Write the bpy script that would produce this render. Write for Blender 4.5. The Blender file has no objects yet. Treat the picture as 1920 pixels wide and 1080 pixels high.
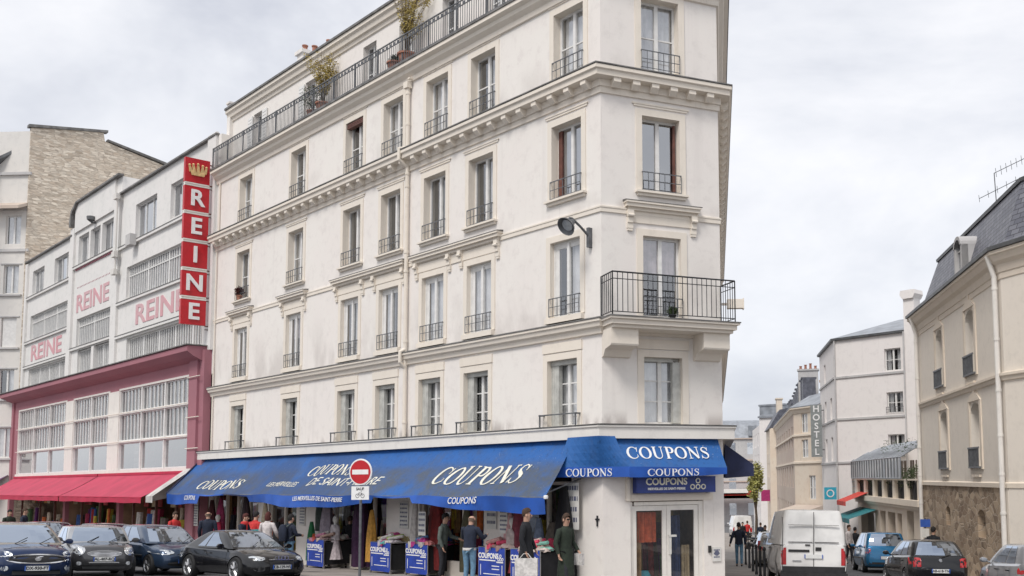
import bpy, bmesh, math, random
from mathutils import Vector, Matrix
R = math.radians
sc = bpy.context.scene
random.seed(7)

# ---------------------------------------------------------------- camera
CAM_H = 2.45
PITCH, ROLL = 0.0881, -0.0115
cam = bpy.data.cameras.new('camera'); cam_o = bpy.data.objects.new('camera', cam)
sc.collection.objects.link(cam_o); sc.camera = cam_o
cam.sensor_width = 36.0; cam.sensor_fit = 'HORIZONTAL'
cam.lens = 36.0 * 1880.7 / 1920.0
cam.shift_x = (960 - 1261.9) / 1920.0
cam.shift_y = (729.6 - 540) / 1920.0
cam.clip_end = 2000
fw = Vector((0, math.cos(PITCH), math.sin(PITCH))); rt = Vector((1, 0, 0)); up = Vector((0, -math.sin(PITCH), math.cos(PITCH)))
cr, sr = math.cos(ROLL), math.sin(ROLL)
rt2 = rt * cr + up * sr; up2 = up * cr - rt * sr
cam_o.matrix_world = Matrix(((rt2.x, up2.x, -fw.x, 0), (rt2.y, up2.y, -fw.y, 0), (rt2.z, up2.z, -fw.z, CAM_H), (0, 0, 0, 1)))

# ---------------------------------------------------------------- sky and sun
SUN_EL, SUN_AZ = 52, 205      # azimuth measured clockwise from +Y (the view axis)
w = bpy.data.worlds.new('World'); sc.world = w; w.use_nodes = True
nt = w.node_tree; nt.nodes.clear(); N = nt.nodes.new; K = nt.links.new
out = N('ShaderNodeOutputWorld'); mixs = N('ShaderNodeMixShader')
sky = N('ShaderNodeTexSky'); sky.sky_type = 'NISHITA'; sky.sun_disc = False
sky.sun_elevation = R(SUN_EL); sky.sun_rotation = R(SUN_AZ)
b1 = N('ShaderNodeBackground'); b1.inputs[1].default_value = 0.12; K(sky.outputs[0], b1.inputs[0])
tc = N('ShaderNodeTexCoord'); mp = N('ShaderNodeMapping'); mp.inputs[3].default_value = (1, 1, 2.2)
K(tc.outputs['Generated'], mp.inputs[0])
n1 = N('ShaderNodeTexNoise'); n1.inputs['Scale'].default_value = 2.1; n1.inputs['Detail'].default_value = 6; n1.inputs['Roughness'].default_value = .58
n1.inputs['Distortion'].default_value = .25
K(mp.outputs[0], n1.inputs['Vector'])
cr1 = N('ShaderNodeValToRGB'); e = cr1.color_ramp.elements
e[0].position = .33; e[0].color = (.49, .505, .555, 1); e[1].position = .58; e[1].color = (.725, .725, .745, 1)
m_ = e.new(.46); m_.color = (.625, .635, .67, 1)
K(n1.outputs[0], cr1.inputs[0])
b2 = N('ShaderNodeBackground'); K(cr1.outputs[0], b2.inputs[0]); b2.inputs[1].default_value = 1.0
mixs.inputs[0].default_value = .93
K(b1.outputs[0], mixs.inputs[1]); K(b2.outputs[0], mixs.inputs[2]); K(mixs.outputs[0], out.inputs[0])

sl = bpy.data.lights.new('sun', 'SUN'); sl.energy = 1.7; sl.angle = R(18); sl.color = (1, .955, .90)
so = bpy.data.objects.new('sun', sl); sc.collection.objects.link(so)
d = Vector((math.sin(R(SUN_AZ)) * math.cos(R(SUN_EL)), math.cos(R(SUN_AZ)) * math.cos(R(SUN_EL)), math.sin(R(SUN_EL))))
so.rotation_euler = d.to_track_quat('Z', 'Y').to_euler()
sc.view_settings.view_transform = 'Standard'; sc.view_settings.look = 'None'; sc.view_settings.gamma = 1
sc.view_settings.exposure = 0.50
sc.cycles.max_bounces = 8; sc.cycles.transparent_max_bounces = 12; sc.cycles.diffuse_bounces = 4

# ---------------------------------------------------------------- mesh helpers
class MB:
    def __init__(s): s.v = []; s.f = []; s.c = {}
    def add(s, vs, fs, col=None):
        n = len(s.v); s.v += [tuple(p) for p in vs]
        for f in fs:
            if col is not None: s.c[len(s.f)] = col
            s.f.append(tuple(i + n for i in f))
        return s
    def box(s, x0, x1, y0, y1, z0, z1, col=None):
        if x0 > x1: x0, x1 = x1, x0
        if y0 > y1: y0, y1 = y1, y0
        if z0 > z1: z0, z1 = z1, z0
        return s.add([(x0, y0, z0), (x1, y0, z0), (x1, y1, z0), (x0, y1, z0), (x0, y0, z1), (x1, y0, z1), (x1, y1, z1), (x0, y1, z1)],
                     [(0, 3, 2, 1), (4, 5, 6, 7), (0, 1, 5, 4), (1, 2, 6, 5), (2, 3, 7, 6), (3, 0, 4, 7)], col)
    def quad(s, a, b, c, d, col=None): return s.add([a, b, c, d], [(0, 1, 2, 3)], col)
    def prism(s, poly, axis, a0, a1, col=None):
        """poly: list of 2D pts; axis 'x': pts are (y,z); 'y': (x,z); 'z': (x,y)"""
        n = len(poly)
        def P(p, a): return (a, p[0], p[1]) if axis == 'x' else (p[0], a, p[1]) if axis == 'y' else (p[0], p[1], a)
        vs = [P(p, a0) for p in poly] + [P(p, a1) for p in poly]
        fs = [tuple(range(n)), tuple(range(2 * n - 1, n - 1, -1))] + [(i, (i + 1) % n, n + (i + 1) % n, n + i) for i in range(n)]
        return s.add(vs, fs, col)
    def tube(s, pts, r, n=6, col=None, cap=True):
        pts = [Vector(p) for p in pts]; rs = r if isinstance(r, (list, tuple)) else [r] * len(pts)
        vs = []; ref = None
        for i, p in enumerate(pts):
            t = (pts[min(i + 1, len(pts) - 1)] - pts[max(i - 1, 0)]).normalized()
            if ref is None: ref = Vector((0, 0, 1)) if abs(t.z) < .9 else Vector((1, 0, 0))
            a = t.cross(ref).normalized(); b = a.cross(t).normalized(); ref = b
            for k in range(n):
                an = 2 * math.pi * k / n; vs.append(p + (a * math.cos(an) + b * math.sin(an)) * rs[i])
        fs = [(i * n + k, i * n + (k + 1) % n, (i + 1) * n + (k + 1) % n, (i + 1) * n + k) for i in range(len(pts) - 1) for k in range(n)]
        if cap: fs += [tuple(range(n - 1, -1, -1)), tuple((len(pts) - 1) * n + k for k in range(n))]
        return s.add(vs, fs, col)
    def lathe(s, prof, n=16, c=(0, 0, 0), axis='z', col=None, sx=1, sy=1, cap=True):
        vs = []
        for (r, z) in prof:
            for k in range(n):
                a = 2 * math.pi * k / n; x, y = r * math.cos(a) * sx, r * math.sin(a) * sy
                p = (x, y, z) if axis == 'z' else (x, z, y) if axis == 'y' else (z, x, y)
                vs.append((p[0] + c[0], p[1] + c[1], p[2] + c[2]))
        m = len(prof)
        fs = [(i * n + k, i * n + (k + 1) % n, (i + 1) * n + (k + 1) % n, (i + 1) * n + k) for i in range(m - 1) for k in range(n)]
        if cap and prof[0][0] > 1e-6: fs.append(tuple(range(n - 1, -1, -1)))
        if cap and prof[-1][0] > 1e-6: fs.append(tuple((m - 1) * n + k for k in range(n)))
        return s.add(vs, fs, col)
    def grid(s, fn, nu, nv, col=None, colfn=None):
        vs = [fn(i / nu, j / nv) for j in range(nv + 1) for i in range(nu + 1)]
        n = len(s.v); s.v += [tuple(p) for p in vs]
        for j in range(nv):
            for i in range(nu):
                cc = colfn(i / nu, j / nv) if colfn else col
                if cc is not None: s.c[len(s.f)] = cc
                s.f.append((n + j * (nu + 1) + i, n + j * (nu + 1) + i + 1, n + (j + 1) * (nu + 1) + i + 1, n + (j + 1) * (nu + 1) + i))
        return s
    def map(s, fn): s.v = [tuple(fn(*p)) for p in s.v]; return s
    def join(s, o, off=(0, 0, 0)):
        n = len(s.v); s.v += [(p[0] + off[0], p[1] + off[1], p[2] + off[2]) for p in o.v]
        for i, f in enumerate(o.f):
            if i in o.c: s.c[len(s.f)] = o.c[i]
            s.f.append(tuple(k + n for k in f))
        return s
    def mesh(s, name, mat, smooth=False, angle=40):
        me = bpy.data.meshes.new(name); me.from_pydata(s.v, [], s.f)
        bm = bmesh.new(); bm.from_mesh(me); bmesh.ops.remove_doubles(bm, verts=bm.verts, dist=1e-5) if smooth else None
        bmesh.ops.recalc_face_normals(bm, faces=bm.faces); bm.to_mesh(me); bm.free()
        if mat: me.materials.append(mat)
        if s.c:
            at = me.color_attributes.new('Col', 'FLOAT_COLOR', 'CORNER')
            for p in me.polygons:
                c = s.c.get(p.index, (.5, .5, .5))
                for li in p.loop_indices: at.data[li].color = (c[0], c[1], c[2], 1)
        if smooth:
            me.shade_smooth()
            try: me.set_sharp_from_angle(angle=R(angle))
            except Exception: pass
        me.update(); return me

def link(o): sc.collection.objects.link(o); return o
def thing(name, label, cat, loc=(0, 0, 0), rz=0, group=None, kind=None):
    o = link(bpy.data.objects.new(name, None)); o.location = loc; o.rotation_euler = (0, 0, rz); o.empty_display_size = .2
    o['label'] = label; o['category'] = cat
    if group: o['group'] = group
    if kind: o['kind'] = kind
    return o
def part(name, mb, mat, parent=None, loc=(0, 0, 0), rz=0, smooth=False, label=None, angle=40):
    me = mb if isinstance(mb, bpy.types.Mesh) else mb.mesh(name, mat, smooth, angle)
    o = link(bpy.data.objects.new(name, me)); o.location = loc; o.rotation_euler = (0, 0, rz)
    if parent: o.parent = parent
    if label: o['label'] = label
    return o
def solo(name, mb, mat, label, cat, loc=(0, 0, 0), rz=0, group=None, kind=None, smooth=False):
    o = part(name, mb, mat, None, loc, rz, smooth)
    o['label'] = label; o['category'] = cat
    if group: o['group'] = group
    if kind: o['kind'] = kind
    return o
def struct(name, mb, mat, smooth=False):
    o = part(name, mb, mat, smooth=smooth); o['kind'] = 'structure'; return o
def copy_tree(o, loc=None, rz=None, label=None, parent=None):
    c = o.copy(); link(c)
    if parent: c.parent = parent
    if loc is not None: c.location = loc
    if rz is not None: c.rotation_euler = (0, 0, rz)
    if label: c['label'] = label
    for ch in list(o.children):
        k = ch.copy(); link(k); k.parent = c
        for g_ in list(ch.children):
            q = g_.copy(); link(q); q.parent = k
    return c

# ---------------------------------------------------------------- frames of the facades
AL, AC, AR = R(44.377), R(25.0), R(-2.363)
C1 = Vector((-1.74, 24.5)); WC = 3.325
C2 = C1 + Vector((math.cos(AC), math.sin(AC))) * WC
class Fr:   # local +X runs right along the facade as one faces it, -Y points out to the street
    def __init__(s, o, th): s.o = Vector((o[0], o[1])); s.th = th
    def w(s, x, y, z=0):
        c, n = math.cos(s.th), math.sin(s.th); return Vector((s.o.x + x * c - y * n, s.o.y + x * n + y * c, z))
FL = Fr(C1, -AL); FC = Fr(C1, AC)
RTH = math.atan2(math.cos(AR), -math.sin(AR))
FR_ = Fr(C2, RTH)                       # facade on the right-hand street
def g(x, y):
    z = -.45 - .03 * (max(-45, min(45, x)) + 4) - .05 * (min(y, 60) - 28)
    return z - .03 * (y - 60) if y > 60 else z
F_PX, CX, CY = 1880.7, 1261.9, 729.6
def ray(x, y): return fw * F_PX + rt2 * (x - CX) - up2 * (y - CY)
def at(x, y, Y): v = ray(x, y); return v * (Y / v.y) + Vector((0, 0, CAM_H))
def gx(px, Y, py=1040):  # ground point below image column px at depth Y
    p = at(px, py, Y); return (p.x, Y, g(p.x, Y))
# ---------------------------------------------------------------- materials
def new(name):
    m = bpy.data.materials.new(name); m.use_nodes = True; t = m.node_tree
    return m, t, t.nodes['Principled BSDF']
def mix(t, a, b, f):
    n = t.nodes.new('ShaderNodeMix'); n.data_type = 'RGBA'
    for i, v in ((0, f), (6, a), (7, b)):
        if hasattr(v, 'links') or isinstance(v, bpy.types.NodeSocket): t.links.new(v, n.inputs[i])
        elif i == 0: n.inputs[0].default_value = v
        else: n.inputs[i].default_value = (*v, 1)
    return n.outputs[2]
def noise(t, scale, detail=4, vec=None, rough=.55, lo=None, hi=None, obj=False, stretch=None):
    if vec is None:
        if obj: q = t.nodes.new('ShaderNodeTexCoord'); vec = q.outputs['Object']
        else: q = t.nodes.new('ShaderNodeNewGeometry'); vec = q.outputs['Position']
    if stretch:
        mpn = t.nodes.new('ShaderNodeMapping'); mpn.inputs[3].default_value = stretch; t.links.new(vec, mpn.inputs[0]); vec = mpn.outputs[0]
    n = t.nodes.new('ShaderNodeTexNoise'); n.inputs['Scale'].default_value = scale; n.inputs['Detail'].default_value = detail
    n.inputs['Roughness'].default_value = rough; t.links.new(vec, n.inputs['Vector'])
    o = n.outputs[0]
    if lo is not None: o = ramp(t, o, lo, hi)
    return o
def ramp(t, v, lo, hi):
    n = t.nodes.new('ShaderNodeMapRange'); n.inputs[1].default_value = lo; n.inputs[2].default_value = hi; n.interpolation_type = 'SMOOTHSTEP'
    t.links.new(v, n.inputs[0]); return n.outputs[0]
def math_(t, op, a, b=None):
    n = t.nodes.new('ShaderNodeMath'); n.operation = op
    for i, v in enumerate((a, b)):
        if v is None: continue
        if isinstance(v, bpy.types.NodeSocket): t.links.new(v, n.inputs[i])
        else: n.inputs[i].default_value = v
    return n.outputs[0]
def bump(t, p, h, dist=.01, strength=.5):
    n = t.nodes.new('ShaderNodeBump'); n.inputs['Strength'].default_value = strength; n.inputs['Distance'].default_value = dist
    t.links.new(h, n.inputs['Height']); t.links.new(n.outputs[0], p.inputs['Normal'])
def plain(name, col, rough=.7, metal=0, var=.12, scale=6, coat=0, bmp=0, obj=True):
    m, t, p = new(name)
    c2 = tuple(max(0, c * (1 - var)) for c in col); c1 = tuple(min(1, c * (1 + var * .6)) for c in col)
    o = mix(t, c2, c1, noise(t, scale, 5, lo=.3, hi=.7, obj=obj)); t.links.new(o, p.inputs['Base Color'])
    p.inputs['Roughness'].default_value = rough; p.inputs['Metallic'].default_value = metal
    if coat: p.inputs['Coat Weight'].default_value = coat; p.inputs['Coat Roughness'].default_value = .04
    if bmp: bump(t, p, noise(t, scale * 6, 4, obj=obj), bmp)
    return m
def wall_mat(name, col, tint, grey, zs=(), amt=.5):
    """rendered plaster: soft blotches, fine grain, grime lying on the ledges at heights zs=[(z, reach)]"""
    m, t, p = new(name)
    c = mix(t, col, tint, noise(t, .38, 3, lo=.35, hi=.65))
    c = mix(t, c, tuple(x * .92 for x in col), noise(t, 2.6, 7, rough=.7, lo=.48, hi=.70))
    c = mix(t, c, tuple(x * .86 for x in col), math_(t, 'MULTIPLY', noise(t, 1.3, 6, stretch=(2.6, 2.6, .10), lo=.57, hi=.75), .38))
    ge = t.nodes.new('ShaderNodeNewGeometry'); sep = t.nodes.new('ShaderNodeSeparateXYZ'); t.links.new(ge.outputs['Position'], sep.inputs[0])
    stn = math_(t, 'MULTIPLY', noise(t, 5, 5, stretch=(3, 3, .06), rough=.7, lo=.60, hi=.72), noise(t, .8, 3, lo=.5, hi=.65)); c = mix(t, c, tuple(x * .72 for x in col), math_(t, 'MULTIPLY', stn, .5))
    for (z, reach, k) in zs:
        a = ramp(t, sep.outputs[2], z + reach, z); b = ramp(t, sep.outputs[2], z - .02, z)
        nz = noise(t, .55 if reach > .6 else 1.3, 5, stretch=(1, 1, .5), lo=.47, hi=.62)
        f = math_(t, 'MULTIPLY', math_(t, 'MULTIPLY', a, b), math_(t, 'MULTIPLY', nz, k))
        c = mix(t, c, grey, f)
    t.links.new(c, p.inputs['Base Color']); p.inputs['Roughness'].default_value = .9
    bump(t, p, noise(t, 40, 4), .006, .35)
    return m
def glass_mat(name, tint, rough=.02, trans=.55, ior=1.55, tintg=(.95, .97, 1)):
    m, t, p = new(name); t.nodes.remove(p)
    o = t.nodes['Material Output']; gl = t.nodes.new('ShaderNodeBsdfGlossy'); gl.inputs['Roughness'].default_value = rough
    gl.inputs[0].default_value = (*tintg, 1)
    tr = t.nodes.new('ShaderNodeBsdfTransparent'); tr.inputs[0].default_value = (*tint, 1)
    ge = t.nodes.new('ShaderNodeNewGeometry'); dt = t.nodes.new('ShaderNodeVectorMath'); dt.operation = 'DOT_PRODUCT'; t.links.new(ge.outputs['Normal'], dt.inputs[0]); t.links.new(ge.outputs['Incoming'], dt.inputs[1])
    f0 = ((ior - 1) / (ior + 1)) ** 2 * 1.8; sch = math_(t, 'POWER', math_(t, 'SUBTRACT', 1.0, math_(t, 'ABSOLUTE', dt.outputs['Value'])), 5.0)
    f = math_(t, 'ADD', math_(t, 'MULTIPLY', sch, 1 - f0), f0 + trans)
    mx = t.nodes.new('ShaderNodeMixShader'); t.links.new(f, mx.inputs[0]); t.links.new(tr.outputs[0], mx.inputs[1]); t.links.new(gl.outputs[0], mx.inputs[2])
    t.links.new(mx.outputs[0], o.inputs[0]); bumpn = noise(t, 1.3, 2, obj=True)
    bn = t.nodes.new('ShaderNodeBump'); bn.inputs['Strength'].default_value = .08; bn.inputs['Distance'].default_value = .05
    t.links.new(bumpn, bn.inputs['Height']); t.links.new(bn.outputs[0], gl.inputs['Normal'])
    return m
def vari(name, rough=.85, bmp=.01):
    m, t, p = new(name); a = t.nodes.new('ShaderNodeVertexColor'); a.layer_name = 'Col'
    k = noise(t, 9, 4, lo=.3, hi=.75, obj=True)
    c = t.nodes.new('ShaderNodeMix'); c.data_type = 'RGBA'; c.blend_type = 'MULTIPLY'; c.inputs[0].default_value = 1
    t.links.new(a.outputs[0], c.inputs[6])
    r_ = t.nodes.new('ShaderNodeMapRange'); r_.inputs[3].default_value = .7; r_.inputs[4].default_value = 1.15; t.links.new(k, r_.inputs[0])
    cc = t.nodes.new('ShaderNodeCombineColor')
    for i in range(3): t.links.new(r_.outputs[0], cc.inputs[i])
    t.links.new(cc.outputs[0], c.inputs[7]); t.links.new(c.outputs[2], p.inputs['Base Color'])
    p.inputs['Roughness'].default_value = rough
    if bmp: bump(t, p, noise(t, 22, 4, obj=True), bmp)
    return m
def paint(name, col, metal=.3, rough=.35):
    m, t, p = new(name)
    c = mix(t, col, tuple(x * .8 for x in col), noise(t, 1.6, 3, lo=.35, hi=.7, obj=True))
    c = mix(t, c, (.20, .19, .17), math_(t, 'MULTIPLY', noise(t, 5, 6, lo=.52, hi=.8, obj=True), .025))
    t.links.new(c, p.inputs['Base Color']); p.inputs['Metallic'].default_value = metal; p.inputs['Roughness'].default_value = rough
    p.inputs['Specular IOR Level'].default_value = .15; p.inputs['Coat Weight'].default_value = 1; p.inputs['Coat Roughness'].default_value = .02
    return m
def stone_mat(name, c1, c2, mortar, scale, sx=(1, 1, 1), bd=.02, wid=.06):
    m, t, p = new(name); ge = t.nodes.new('ShaderNodeNewGeometry')
    mpn = t.nodes.new('ShaderNodeMapping'); mpn.inputs[3].default_value = sx
    nz = t.nodes.new('ShaderNodeTexNoise'); nz.inputs['Scale'].default_value = 2.5; nz.inputs['Detail'].default_value = 3
    t.links.new(ge.outputs['Position'], nz.inputs['Vector'])
    va = t.nodes.new('ShaderNodeVectorMath'); va.operation = 'MULTIPLY_ADD'; va.inputs[1].default_value = (.07, .07, .07)
    t.links.new(nz.outputs[1], va.inputs[0]); t.links.new(ge.outputs['Position'], va.inputs[2])
    t.links.new(va.outputs[0], mpn.inputs[0])
    v1 = t.nodes.new('ShaderNodeTexVoronoi'); v1.inputs['Scale'].default_value = scale; t.links.new(mpn.outputs[0], v1.inputs['Vector'])
    v2 = t.nodes.new('ShaderNodeTexVoronoi'); v2.feature = 'DISTANCE_TO_EDGE'; v2.inputs['Scale'].default_value = scale; t.links.new(mpn.outputs[0], v2.inputs['Vector'])
    sp = t.nodes.new('ShaderNodeSeparateColor'); t.links.new(v1.outputs['Color'], sp.inputs[0])
    c = mix(t, c1, c2, sp.outputs[0]); c = mix(t, c, tuple(x * .6 for x in c1), math_(t, 'MULTIPLY', ramp(t, sp.outputs[1], .6, 1.), .7))
    c = mix(t, c, tuple(x * .75 for x in c2), noise(t, 3, 5, lo=.4, hi=.8))
    e_ = ramp(t, v2.outputs[0], 0, wid); c = mix(t, mortar, c, e_)
    t.links.new(c, p.inputs['Base Color']); p.inputs['Roughness'].default_value = .92; bump(t, p, e_, bd, .8)
    return m
M = {}
M['wall'] = wall_mat('facade_plaster', (.785, .738, .70), (.79, .755, .712), (.40, .36, .335), ((6.36, 2.3, .42), (3.76, .42, .85), (12.95, .9, .3), (9.2, .5, .3)))
M['trim'] = wall_mat('cream_trim', (.78, .71, .62), (.75, .69, .61), (.35, .33, .30), ())
M['band'] = wall_mat('white_band', (.74, .71, .67), (.78, .75, .70), (.35, .33, .30), ())
M['lead'] = plain('lead_flashing', (.16, .155, .15), .6, var=.4, scale=3)
M['reine'] = wall_mat('pale_render', (.70, .69, .67), (.74, .72, .70), (.42, .40, .38), ())
M['pink'] = wall_mat('pink_paint', (.37, .155, .185), (.335, .145, .175), (.25, .08, .1), ())
M['beige'] = wall_mat('beige_render', (.66, .64, .61), (.70, .67, .63), (.4, .38, .35), ())
M['cream'] = wall_mat('cream_render', (.80, .735, .65), (.785, .72, .64), (.36, .31, .26), ((2.2, 1.1, .35),))
M['creamtrim'] = wall_mat('cream_stone', (.76, .67, .56), (.74, .655, .555), (.3, .27, .22), ())
M['white_r'] = wall_mat('white_render', (.79, .75, .73), (.785, .75, .725), (.4, .38, .36), ())
M['hostelw'] = wall_mat('hostel_stone', (.70, .59, .48), (.70, .62, .52), (.3, .27, .22), ())
M['brownw'] = wall_mat('brown_render', (.50, .41, .35), (.54, .46, .39), (.25, .2, .17), ())
M['greyw'] = wall_mat('grey_render', (.46, .45, .45), (.52, .51, .50), (.25, .25, .25), ())
M['rubble'] = stone_mat('rubble_stone', (.22, .15, .10), (.54, .42, .30), (.45, .37, .29), 3.4, (.62, .62, 1.25), .015, .06)
M['party'] = stone_mat('party_wall_stone', (.51, .42, .33), (.79, .71, .60), (.48, .41, .34), 2.6, (1, 1, 3.4), .03, .05)
M['slate'] = plain('slate', (.105, .11, .135), .5, var=.35, scale=3, bmp=.01)
def slate_mat():
    m, t, p = new('slate_courses'); ge = t.nodes.new('ShaderNodeNewGeometry'); br = t.nodes.new('ShaderNodeTexBrick'); mpn = t.nodes.new('ShaderNodeMapping'); mpn.inputs[2].default_value = (R(90), 0, R(90))
    cx = t.nodes.new('ShaderNodeSeparateXYZ'); t.links.new(ge.outputs['Position'], cx.inputs[0]); co = t.nodes.new('ShaderNodeCombineXYZ'); t.links.new(cx.outputs[1], co.inputs[0]); t.links.new(cx.outputs[2], co.inputs[1])
    t.links.new(co.outputs[0], br.inputs['Vector']); br.inputs['Scale'].default_value = 1; br.inputs['Brick Width'].default_value = .34; br.inputs['Row Height'].default_value = .17; br.inputs['Mortar Size'].default_value = .012
    br.inputs['Color1'].default_value = (.12, .125, .155, 1); br.inputs['Color2'].default_value = (.20, .205, .235, 1); br.inputs['Mortar'].default_value = (.045, .045, .055, 1)
    t.links.new(br.outputs[0], p.inputs['Base Color']); p.inputs['Roughness'].default_value = .5; bump(t, p, br.outputs[1], .02, .5); return m
M['slate_c'] = slate_mat()
M['zinc'] = plain('zinc', (.30, .32, .35), .4, metal=.4, var=.25, scale=1.5)
M['zinc_dark'] = plain('zinc_dark', (.13, .135, .14), .5, metal=.2, var=.3, scale=2)
M['frame'] = plain('white_frame', (.74, .73, .71), .5, var=.08)
M['frame_g'] = plain('grey_frame', (.50, .50, .47), .55, var=.15)
M['iron'] = plain('black_iron', (.035, .037, .042), .45, metal=.3, var=.3)
M['iron_g'] = plain('grey_iron', (.135, .14, .15), .5, metal=.3, var=.3)
M['glass'] = glass_mat('window_glass', (.80, .81, .82), trans=.16)
M['glass_sky'] = glass_mat('window_glass_reflective', (.40, .42, .45), trans=.30)
M['glass_shop'] = glass_mat('shop_glass', (.85, .86, .86), trans=.03)
M['conserv'] = glass_mat('conservatory_glass', (.62, .60, .57), rough=.3, trans=.05)
M['curtain'] = plain('curtain', (.86, .85, .84), .9, var=.15, scale=3)
M['curtain_d'] = plain('curtain_grey', (.60, .52, .54), .9, var=.3, scale=3)
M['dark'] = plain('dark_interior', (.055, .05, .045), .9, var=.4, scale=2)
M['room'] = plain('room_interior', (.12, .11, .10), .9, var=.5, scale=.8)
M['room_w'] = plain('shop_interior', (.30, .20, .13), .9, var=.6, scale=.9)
M['redwood'] = plain('red_brown_wood', (.15, .06, .045), .6, var=.3)
M['terracotta'] = plain('terracotta', (.34, .15, .10), .8, var=.25)
M['orange_brick'] = plain('orange_brick', (.50, .25, .12), .85, var=.35, scale=8)
M['white'] = plain('white_lettering', (.80, .80, .80), .6, var=.05)
M['cream_l'] = plain('cream_lettering', (.74, .72, .62), .6, var=.12)
M['signblue'] = plain('sign_blue', (.022, .045, .22), .45, var=.12)
M['binblue'] = plain('banner_blue', (.018, .055, .36), .5, var=.2, scale=3)
M['black'] = plain('black_cloth', (.012, .012, .014), .85, var=.4)
M['signred'] = plain('sign_red', (.50, .012, .022), .4, var=.1)
M['signgrey'] = plain('sign_grey', (.25, .27, .27), .5, var=.15)
M['gold'] = plain('gold_relief', (.72, .50, .24), .5, metal=.15, var=.25)
M['pinkletter'] = wall_mat('faded_pink_letters', (.62, .33, .36), (.60, .40, .42), (.5, .3, .3), ())
M['asphalt'] = plain('asphalt', (.105, .105, .108), .9, var=.3, scale=1.2, bmp=.006, obj=False)
M['pave'] = plain('pavement', (.30, .27, .245), .88, var=.22, scale=1.5, bmp=.004, obj=False)
M['kerb'] = plain('kerb_stone', (.36, .34, .32), .85, var=.2, scale=3, obj=False)
M['vari'] = vari('mixed_fabric')
M['rubber'] = plain('rubber', (.015, .015, .016), .75, var=.3)
M['alloy'] = plain('alloy', (.42, .42, .43), .3, metal=.9, var=.15)
M['chrome'] = plain('chrome', (.72, .72, .73), .15, metal=1, var=.05)
M['plastic'] = plain('dark_plastic', (.02, .02, .022), .55, var=.3)
M['carglass'] = glass_mat('car_glass', (.22, .26, .25), trans=.42, tintg=(.74, .84, 1))  # blue gloss tint paints the colour of blue sky into the reflections
M['lampglass'] = plain('headlamp', (.62, .65, .68), .12, metal=.45, var=.2, scale=14, coat=1)
M['tail'] = plain('tail_lamp', (.45, .015, .02), .15, var=.25, scale=10, coat=1)
M['plate'] = plain('number_plate', (.72, .73, .72), .4, var=.05)
M['plate_t'] = plain('plate_text', (.05, .05, .06), .5)
M['plate_b'] = plain('plate_band', (.03, .10, .42), .5)
M['paper'] = plain('paper', (.66, .65, .62), .8, var=.1)
M['ink'] = plain('ink', (.12, .13, .2), .8, var=.2)
M['leaf_y'] = plain('straw_leaves', (.46, .36, .10), .7, var=.5, scale=12)
M['leaf_g'] = plain('green_leaves', (.055, .085, .03), .7, var=.5, scale=12)
M['leaf_tree'] = plain('yellow_green_leaves', (.38, .37, .12), .7, var=.45, scale=2)
M['bark'] = plain('bark', (.10, .075, .055), .9, var=.4, scale=10)
M['skin'] = plain('skin', (.50, .30, .215), .6, var=.1)
def cloth(n, c, v=.25): M[n] = plain(n, c, .85, var=v, scale=12, bmp=.004)
for n, c in (('navy_cloth', (.012, .018, .038)), ('blackcoat', (.009, .010, .014)), ('greencoat', (.018, .028, .018)), ('whitecoat', (.62, .57, .56)),
             ('jeans', (.13, .25, .37)), ('darktrouser', (.018, .019, .025)), ('redscarf', (.50, .03, .03)), ('greyvest', (.09, .11, .10)), ('bag_white', (.62, .6, .58)),
             ('hair_brown', (.055, .03, .018)), ('hair_black', (.012, .01, .01)), ('hair_red', (.075, .015, .012)), ('shoe', (.02, .018, .016)), ('lips', (.35, .12, .1)), ('bagblue', (.01, .33, .44))):
    cloth(n, c)
def awning_mat(name, blue, dirt, z0=2.0, z1=3.5):
    m, t, p = new(name)
    ge = t.nodes.new('ShaderNodeTexCoord'); sep = t.nodes.new('ShaderNodeSeparateXYZ'); t.links.new(ge.outputs['Object'], sep.inputs[0])
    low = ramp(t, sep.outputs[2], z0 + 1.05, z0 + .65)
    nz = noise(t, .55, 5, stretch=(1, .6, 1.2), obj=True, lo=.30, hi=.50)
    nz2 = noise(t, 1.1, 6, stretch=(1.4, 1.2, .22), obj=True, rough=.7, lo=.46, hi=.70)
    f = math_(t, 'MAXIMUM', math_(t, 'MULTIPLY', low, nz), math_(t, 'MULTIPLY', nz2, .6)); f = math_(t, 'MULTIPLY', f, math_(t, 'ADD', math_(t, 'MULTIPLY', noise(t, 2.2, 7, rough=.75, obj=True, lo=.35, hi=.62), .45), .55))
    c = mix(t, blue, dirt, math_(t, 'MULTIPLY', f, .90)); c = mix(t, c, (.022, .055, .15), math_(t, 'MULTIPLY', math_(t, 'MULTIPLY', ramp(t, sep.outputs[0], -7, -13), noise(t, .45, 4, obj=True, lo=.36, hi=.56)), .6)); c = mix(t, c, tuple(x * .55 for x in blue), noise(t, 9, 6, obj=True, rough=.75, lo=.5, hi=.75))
    c = mix(t, c, (.40, .42, .42), math_(t, 'MULTIPLY', noise(t, 26, 2, obj=True, lo=.69, hi=.74), noise(t, .9, 2, obj=True, lo=.5, hi=.62)))
    t.links.new(c, p.inputs['Base Color']); p.inputs['Roughness'].default_value = .6
    bump(t, p, noise(t, 3, 3, obj=True), .03, .4)
    return m
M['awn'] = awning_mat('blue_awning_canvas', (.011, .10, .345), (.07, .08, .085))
M['awn2'] = awning_mat('blue_awning_canvas_corner', (.014, .105, .34), (.06, .10, .21), 1.2)
M['val'] = plain('blue_valance', (.012, .085, .40), .6, var=.25, scale=1.2)
M['awn_red'] = plain('raspberry_awning', (.47, .045, .095), .65, var=.15, scale=.8)
M['awn_redv'] = plain('raspberry_valance', (.46, .012, .055), .65, var=.12, scale=.8)
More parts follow.
